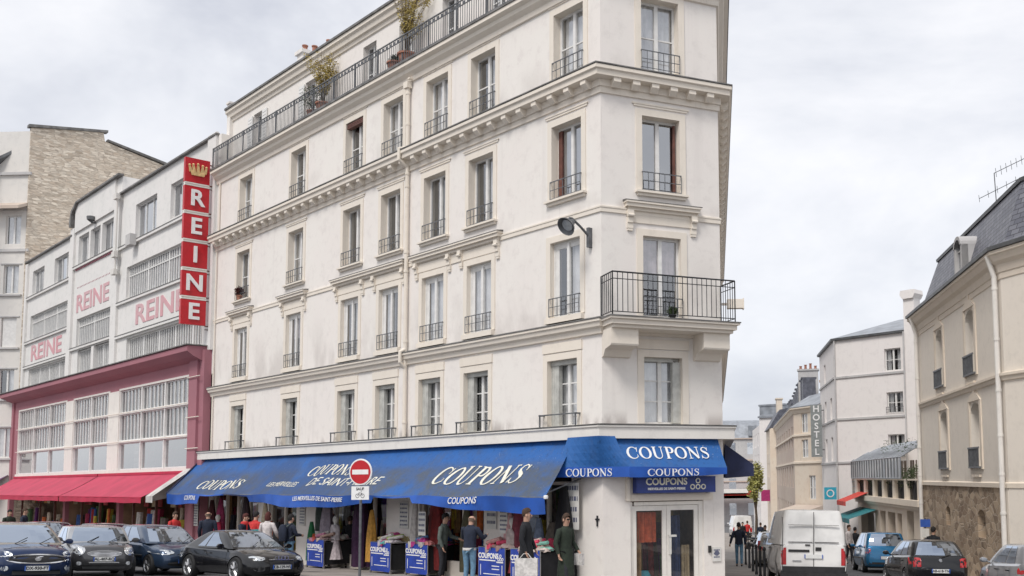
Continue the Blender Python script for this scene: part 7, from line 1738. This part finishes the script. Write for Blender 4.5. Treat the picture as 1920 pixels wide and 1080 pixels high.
a_ = person('person with a red scarf bending over cloth outside the shop front', ppos(452, 31.4), face(452, 31.4, 60), 1.66, 'navy_cloth', 'darktrouser', 'hair_red', dict(lean=.10, armR=((-.26, -.14, 1.18), (-.12, -.34, 1.12)), armL=((.24, -.14, 1.18), (.12, -.36, 1.10)), collar='redscarf'))
m = MB(); m.lathe([(.09, 1.36), (.12, 1.40), (.115, 1.46), (.08, 1.49)], 14, (0, -.09, -.02)); m.grid(lambda u, v: (-.10 + .10 * u, -.21 - .02 * math.sin(u * 5), 1.40 - .38 * v), 4, 4); part('scarf', m, M['redscarf'], a_)
a_ = person('woman with dark red hair in a white coat, back turned, outside the shop', ppos(500, 31.0), face(500, 31, 150), 1.72, 'whitecoat', 'darktrouser', 'hair_red', dict(armR=((-.28, -.04, 1.16), (-.20, -.24, 1.05)), armL=((.28, -.06, 1.14), (.16, -.28, 1.10))), .32, .10, woman=True)
a_ = person('person in a dark jacket carrying a navy backpack beside the black coupe', ppos(541, 30.0), face(541, 30, 120), 1.66, 'navy_cloth', 'jeans', 'hair_black', dict(lean=.03, armR=((-.26, -.10, 1.16), (-.14, -.32, 1.14))), .0, .03)
m = MB(); m.lathe([(.03, -.27), (.13, -.24), (.16, -.05), (.15, .12), (.09, .22), (.02, .24)], 12, (0, .20, 1.18), sx=1.05, sy=.7); part('backpack', m, M['navy_cloth'], a_, smooth=True)
m = MB()
for s in (-1, 1): m.tube([(s * .10, .16, 1.34), (s * .12, .0, 1.45), (s * .12, -.14, 1.35), (s * .14, -.12, 1.1), (s * .15, .06, 1.0)], .016, 5)
part('backpack_straps', m, M['greyvest'], a_)
a_ = person('balding man in a navy sweater and light blue jeans browsing a fabric bin', ppos(880, 24.3), face(880, 24.3, 145), 1.72, 'navy_cloth', 'jeans', 'hair_brown', dict(lean=.06, armR=((-.29, -.14, 1.20), (-.22, -.38, 1.24)), armL=((.29, -.16, 1.20), (.22, -.40, 1.22))), 0, bald=True)
m = MB(); m.grid(lambda u, v: (.172 * math.cos(6.283 * u) * 1.0, .138 * math.sin(6.283 * u), .955 - .06 * v), 20, 1); part('shirt_hem', m, M['bag_white'], a_, smooth=True)
a_ = person('man in a long black overcoat walking past the bins, carrying a pale bag', ppos(985, 22.6), face(985, 22.6, 78), 1.83, 'blackcoat', 'darktrouser', 'hair_brown', dict(stride=.28, armR=((-.25, .03, 1.15), (-.25, -.06, .90)), armL=((.25, -.06, 1.15), (.24, -.16, .92))), .42)
m = MB(); m.box(-.36, -.24, -.34, .16, .42, .80); m.tube([(-.30, -.2, .80), (-.28, -.12, .90), (-.28, -.02, .90), (-.30, .06, .80)], .008, 5); part('shopping_bag', m, M['bag_white'], a_)
a_ = person('woman in a long dark green coat and sunglasses walking towards the camera', ppos(1060, 22.9), face(1060, 22.9, 42), 1.74, 'greencoat', 'darktrouser', 'hair_brown', dict(stride=-.25, armR=((-.27, .03, 1.14), (-.25, -.05, .90)), armL=((.27, .05, 1.14), (.30, -.10, .95))), .55, .04, woman=True)
HDz = 1.67 * 1.74 / 1.75; m = MB()
for s in (-1, 1): m.box(s * .008, s * .062, -.140, -.124, HDz - .018, HDz + .020); m.box(s * .085, s * .090, -.13, -.03, HDz + .005, HDz + .015)
m.box(-.09, .09, -.138, -.126, HDz + .008, HDz + .016); part('sunglasses', m, M['black'], a_)
m = MB(); m.box(.27, .36, -.24, .0, .62, .88); part('white_bag', m, M['bag_white'], a_)
person('man in dark clothes walking away down the side street pavement', ppos(1386, 41.5), face(1386, 41.5, 178), 1.74, 'navy_cloth', 'jeans', 'hair_black', dict(stride=.22, armL=((.30, .06, 1.16), (.36, -.02, .95))), .0)
person('man in black standing behind the black hatchback by the rubble wall', ppos(1751, 37, 0), face(1751, 37, 150), 1.80, 'blackcoat', 'darktrouser', 'hair_black', dict())
person('person with a pale face behind the slate blue hatchback', ppos(325, 36.5), face(325, 36.5, 40), 1.72, 'redscarf', 'darktrouser', 'hair_brown', dict(), 0, .05, woman=True)
person('person in a dark blue jacket under the red awning behind the parked cars', ppos(42, 42), face(42, 42, 70), 1.78, 'navy_cloth', 'darktrouser', 'hair_brown', dict())
person('person in olive clothes beside the purple awning', ppos(14, 43), face(14, 43, 30), 1.72, 'greencoat', 'darktrouser', 'hair_black', dict())

# ================================================================ fabric bins on the pavement
def bin_(px, py, label, wid=1.15, dep=1.15, seed=1, rz=0, pile='mixed'):
    lo, hi = 15, 45
    for _ in range(40):
        Y = (lo + hi) / 2; p = at(px, py, Y)
        if p.z > g(p.x, Y) + .12: lo = Y
        else: hi = Y
    p = at(px, py, Y); z0 = g(p.x, Y) + .12
    T = thing('fabric_bin', label, 'display bin', (p.x, Y, z0), -AL + rz, 'blue fabric bins outside the shop'); h = .88; rs = random.Random(seed)
    m = MB(); m.box(-wid / 2, wid / 2, -.015, .0, .06, h + .03); fr = part('banner', m, M['binblue'], T)
    m = MB(); m.box(-wid / 2 + .02, wid / 2 - .02, .02, dep, .12, h - .04); part('skirt', m, M['black'], T)
    m = MB()
    for x in (-wid / 2 - .01, wid / 2 + .01):
        for y in (.0, dep): m.tube([(x, y, .04), (x, y, h + .05)], .018, 6); m.lathe([(0, -.02), (.05, -.02), (.05, .02), (0, .02)], 10, (x, y, .05), 'y')
        m.tube([(x, 0, h + .04), (x, dep, h + .04)], .015, 5)
    for y in (.0, dep): m.tube([(-wid / 2, y, h + .04), (wid / 2, y, h + .04)], .015, 5)
    part('rack', m, M['alloy'], T)
    t_ = text('COUPONS', .185, .007, .008); part('lettering', t_.map(lambda x, y, z: (x - .13, y - .022, z + .70)), M['white'], fr)
    m = rings(.40, .63, .035, .085); m.map(lambda x, y, z: (x, y - .012, z)); part('clover_emblem', m, M['white'], fr)
    m = MB(); m.box(-wid * .46, wid * .16, -.022, -.016, .575, .605); m.box(wid * .2, wid * .45, -.022, -.016, .54, .575); m.box(-wid * .42, -wid * .40, -.022, -.016, .20, .48); m.box(wid * .40, wid * .42, -.022, -.016, .20, .48)
    for z in (.44, .36): m.box(wid * .02, wid * .3, -.022, -.016, z, z + .022)
    m.box(-wid * .30, wid * .34, -.022, -.016, .23, .25); part('printed_lines', m, M['white'], fr)
    pals = {'mixed': [(.55, .45, .42), (.5, .10, .10), (.45, .30, .25), (.6, .57, .52), (.3, .2, .2), (.5, .2, .3)], 'bright': [(.1, .4, .38), (.5, .45, .5), (.55, .08, .25), (.35, .5, .1), (.5, .4, .2), (.55, .52, .5)], 'blue': [(.12, .22, .42), (.5, .05, .25), (.5, .47, .45), (.55, .2, .2), (.3, .3, .33)],
            'pink': [(.35, .22, .20), (.55, .30, .28), (.62, .06, .13), (.42, .32, .3), (.25, .2, .19)], 'red': [(.62, .06, .12), (.5, .2, .18), (.25, .55, .45), (.5, .35, .3), (.6, .5, .45)]}[pile]
    m = MB()
    def cloth_lump(c, a, b, hh, col, ph):
        def F_(u, v):
            an = 2 * math.pi * u; r_ = math.sin(v * math.pi / 2) ** .7; w1 = 1 + .14 * math.sin(3 * an + ph) + .08 * math.sin(7 * an + 2 * ph); return (c[0] + a * r_ * math.cos(an) * w1, c[1] + b * r_ * math.sin(an) * w1, c[2] + hh * (math.cos(v * math.pi / 2)) * (1 + .25 * math.sin(4 * an + ph * 3) * r_) + .02 * math.sin(9 * an + ph) * r_)
        m.grid(F_, 22, 6, col)
    for i in range(16):
        x, y = rs.uniform(-wid * .40, wid * .40), rs.uniform(.08, dep * .9); cen = 1 - (abs(x) / wid) * 1.2; cloth_lump((x, y, h - .02 + .10 * cen * rs.random()), rs.uniform(.14, .26), rs.uniform(.12, .24), rs.uniform(.10, .26) * max(.4, cen), rs.choice(pals), rs.uniform(0, 6))
    for i in range(4):   # rolls lying on top and a corner hanging over the edge
        x = rs.uniform(-wid * .4, wid * .25); a = rs.uniform(-.5, .5); m.tube([(x, .15, h + .14), (x + .5 * math.cos(a), .3 + .3 * math.sin(a), h + .19 + .08 * rs.random())], rs.uniform(.04, .065), 8, rs.choice(pals))
        xx = rs.uniform(-wid * .45, wid * .2); cc = rs.choice(pals); l = rs.uniform(.05, .16); m.grid(lambda u, v: (xx + .26 * u, -.03 - .02 * math.sin(u * 7), h + .10 - (l + .05 * math.sin(u * 6)) * v), 6, 2, cc)
    P_ = solo('fabric_heap', m, M['vari'], 'x', 'fabric', (p.x, Y, z0), -AL + rz, 'heaps of fabric on the bins', smooth=True); return T, P_
bins = [(591, 1065, 'blue COUPONS fabric bin nearest the person with the backpack', 1, 'mixed', 'heap of white, rose and red cloth on the bin nearest the backpack'), (713, 1075, 'blue COUPONS fabric bin next to the no entry pole, under turquoise and lime cloth', 2, 'bright', 'heap of turquoise and lime cloth on a blue bin'),
        (781, 1080, 'blue COUPONS fabric bin between the pole and the man in jeans', 3, 'blue', 'heap of blue and magenta cloth on a blue bin'), (922, 1094, 'blue COUPONS fabric bin between the man in jeans and the man in the black overcoat', 4, 'pink', 'heap of grey and rose cloth beside the man in jeans'),
        (985, 1102, 'blue COUPONS fabric bin mostly hidden behind the man in the black overcoat', 5, 'red', 'heap of red and mint cloth behind the man in the black overcoat')]
for px, py, lb, sd_, pl2, hl in bins:
    b_, h_ = bin_(px, py, lb, 1.15, 1.15, sd_, 0, pl2); h_['label'] = hl
# rolls of coloured fabric and draped mannequins by the door
def drape(u, o, z0, z1, r_, col, label, seed, name='draped_fabric', wob=.2):
    rs = random.Random(seed); ph = rs.uniform(0, 6); p = FL.w(-u, -o); gz_ = g(p.x, p.y) + .12
    m = MB(); 
    def F_(u_, v):
        a = 2 * math.pi * u_; rr_ = r_ * (.35 + .65 * math.sin(min(1, v * 1.6) * math.pi / 2)) * (1 + wob * math.sin(a * 6 + ph + v * 2) * v); return (rr_ * math.cos(a), rr_ * .6 * math.sin(a), z1 - (z1 - z0) * v)
    m.grid(F_, 36, 9, col); return solo(name, m, M['vari'], label, 'fabric', (p.x, p.y, gz_), FL.th, 'cloth draped along the shop front', smooth=True)
drape(23.4, .25, .3, 2.3, .28, (.08, .015, .02), 'dark red cloth hanging beside the pink pilaster', 1); drape(22.4, .3, .9, 2.35, .24, (.35, .04, .12), 'crimson and purple draped cloth behind the person with a red scarf', 2); drape(20.1, .25, .4, 2.5, .26, (.03, .015, .02), 'blackish cloth hanging behind the woman in the white coat', 3)
drape(17.6, .4, .2, 1.5, .26, (.45, .09, .03), 'orange cloth draped behind the person with the backpack', 4); drape(16.9, .45, .0, 1.45, .30, (.012, .012, .014), 'black cloth draped beside the orange one', 5)
drape(14.5, .35, .2, 1.5, .22, (.02, .17, .06), 'bright green pointed cloth by the bin nearest the backpack', 6); drape(13.5, .3, .4, 2.4, .30, (.33, .28, .33), 'pale lilac cloth draped over a stand by the doorway', 7); drape(14.0, .5, .1, 1.1, .16, (.55, .09, .03), 'orange red cloth hanging low by the doorway', 8); drape(13.9, .35, 1.2, 2.5, .2, (.04, .06, .05), 'dark floral cloth high beside the lilac drape', 12)
drape(11.6, .1, .1, 2.8, .35, (.045, .012, .05), 'tall dark purple curtain of cloth behind the no entry pole', 9); drape(7.0, .2, .2, 2.7, .30, (.16, .012, .012), 'tall dark red curtain of cloth beside the white price card', 10)
drape(1.05, .35, -.1, 2.5, .30, (.008, .008, .010), 'long black cloth hanging on the last pier before the corner', 11); drape(2.75, .45, .2, 2.3, .24, (.18, .03, .05), 'maroon flowered cloth hanging behind the man in the black overcoat', 13); drape(1.75, .12, .4, 1.6, .34, (.12, .10, .08), 'grey brown cloth hanging low in the last shop opening', 14)
def rolls(px, Y, label, cols_, seed):
    x, y, z = gx(px, Y); rs = random.Random(seed); m = MB()
    for i, c in enumerate(cols_): m.lathe([(.0, -.30), (.26, -.30), (.28, -.1), (.28, .2), (.22, .30), (0, .31)], 18, (i * .42 - .4, 0, .95), 'y', c); m.box(i * .42 - .6, i * .42 - .2, -.28, .3, .3, .8, c)
    return solo('fabric_rolls', m, M['vari'], label, 'fabric', (x, y, z + .12), -AL, smooth=True)
rolls(757, 31.6, 'fat rolls of red, orange and mustard fabric behind the blue bins', [(.5, .03, .03), (.55, .14, .02), (.42, .33, .02)], 1)
# turquoise bag seen through the corner door
m = MB(); m.grid(lambda u, v: (.24 * math.cos(6.28 * u) * (.5 + .5 * math.sin(v * 2.6)), .12 * math.sin(6.28 * u) * (.5 + .5 * math.sin(v * 2.6)), .55 - .5 * v), 18, 8)
solo('turquoise_bag', m, M['bagblue'], 'turquoise plastic bag standing just inside the corner door', 'bag', (*FC.w(1.30, .55).xy, -.42), FC.th)
# beige banner pole stand near the side street

# more people down the street, a blue parking sign
for i, (px, Y, tp, bt, tn, lb) in enumerate(((1393, 78, 'blackcoat', 'jeans', 20, 'distant person in black walking beside the far delivery truck'), (1402, 84, 'redscarf', 'darktrouser', 160, 'distant person in a red top down the side street'), (1435, 60, 'greencoat', 'jeans', 30, 'distant person in green near the motorcycles'),
        (1592, 47.5, 'whitecoat', 'darktrouser', 60, 'person in white under the teal awning'), (1604, 50, 'blackcoat', 'darktrouser', 150, 'person in black under the orange red awning'), (1427, 74, 'navy_cloth', 'darktrouser', 170, 'distant person in navy beyond the motorcycles'))):
    person(lb, ppos(px, Y), face(px, Y, tn), 1.68 + .03 * (i % 4), tp, bt, ('hair_black', 'hair_brown')[i % 2], dict(stride=.15), 0)
q = at(1735, 985, 39.5); gz_ = g(q.x, 39.5)
T = thing('parking_sign', 'small blue panel over a white plate on a post by the rubble wall', 'road sign', (q.x, 39.5, gz_), R(-14))
m = MB(); m.tube([(0, .03, 0), (0, .03, 2.2)], .03, 8); part('pole', m, M['iron_g'], T); m = MB(); m.box(-.19, .19, -.02, .02, 1.86, 2.16); part('blue_panel', m, M['plate_b'], T); m = MB(); m.box(-.14, .14, -.02, .02, 1.45, 1.80); part('white_plate', m, M['paper'], T)
def standing_mannequin(u, o, col1, col2, label):
    p = FL.w(-u, -o); T = thing('mannequin', label, 'mannequin', (p.x, p.y, g(p.x, p.y) + .12), FL.th, 'dressed mannequins at the shop front')
    m = MB(); m.lathe([(.10, 1.35), (.055, 1.42), (.05, 1.48), (.085, 1.55), (.09, 1.62), (.05, 1.70), (0, 1.71)], 14, (0, 0, 0), sy=1.05); part('head', m, M['paper'], T, smooth=True)
    m = MB(); m.lathe([(.02, .3), (.02, .95)], 8); m.lathe([(0, 0), (.18, 0), (.18, .03), (0, .04)], 12); part('stand', m, M['chrome'], T)
    m = MB(); m.grid(lambda a, v: ((.21 * math.sin(min(1, v * 3 + .25) * 1.5)) * math.cos(6.2832 * a) * (1 + .05 * math.sin(a * 31)), .13 * math.sin(6.2832 * a) * (1 + .05 * math.sin(a * 31)), 1.42 - .5 * v), 26, 6, col1); part('bodice', m, M['vari'], T, smooth=True)
    m = MB(); m.grid(lambda a, v: ((.15 + .14 * v + .02 * math.sin(a * 50) * v) * math.cos(6.2832 * a), (.10 + .12 * v + .02 * math.sin(a * 50) * v) * math.sin(6.2832 * a), .95 - .65 * v), 40, 6, col2); part('skirt', m, M['vari'], T, smooth=True)
standing_mannequin(22.0, .55, (.5, .03, .08), (.30, .18, .35), 'mannequin in a crimson top and mauve skirt'); standing_mannequin(12.75, .38, (.55, .5, .52), (.55, .48, .50), 'mannequin in a pale pink dress by the doorway')
standing_mannequin(2.95, .5, (.5, .42, .4), (.35, .05, .06), 'mannequin in cream and red behind the man in the black overcoat')

for u, o, z0, z1, r_, c, lb, sd_ in ((18.3, .3, .5, 2.2, .2, (.5, .42, .30), 'sand coloured cloth hanging right of the pale pier', 21), (10.45, .35, .3, 1.9, .22, (.55, .28, .05), 'amber cloth hanging at the edge of the doorway bay', 22), (8.0, .3, .4, 2.2, .2, (.45, .42, .40), 'pale grey cloth hanging beside the dark red curtain', 23),
        (5.4, .25, .2, 2.0, .24, (.10, .09, .05), 'olive brown cloth hanging behind the man in jeans', 24), (3.2, .4, .6, 2.0, .2, (.60, .35, .35), 'rose cloth hanging beside the white notice board', 25), (2.1, .3, .2, 1.7, .2, (.16, .2, .28), 'slate blue cloth hanging between the two coats', 26), (19.9, .3, -.1, 1.3, .3, (.42, .10, .12), 'brick red cloth piled low near the black coupe', 27)):
    drape(u, o, z0, z1, r_, c, lb, sd_)
rolls(470, 33.0, 'fat rolls of cream, maroon and teal fabric behind the black coupe', [(.5, .45, .36), (.25, .03, .05), (.03, .22, .22)], 2)

for px, Y, tp, bt, hr_, tn, ps, lb in ((829, 27.6, 'greyvest', 'darktrouser', 'hair_black', 70, dict(armL=((.27, -.16, 1.16), (.16, -.42, 1.10)), lean=.06), 'person in a grey vest reaching over the bin with blue and magenta cloth'),
        (655, 33.6, 'blackcoat', 'darktrouser', 'hair_brown', 150, dict(), 'person in black entering the doorway beside the purple curtain'), (612, 34.4, 'whitecoat', 'jeans', 'hair_brown', 200, dict(armR=((-.26, -.12, 1.16), (-.14, -.34, 1.08))), 'person in pale clothes at the back of the bin nearest the backpack'),
        (474, 33.4, 'redscarf', 'darktrouser', 'hair_black', 130, dict(lean=.08), 'person in red looking at the maroon rolls behind the black coupe'), (736, 32.6, 'greencoat', 'darktrouser', 'hair_black', 190, dict(), 'person in dark green standing behind the turquoise cloth')):
    person(lb, ppos(px, Y), face(px, Y, tn), 1.66 + (px % 5) * .02, tp, bt, hr_, ps)
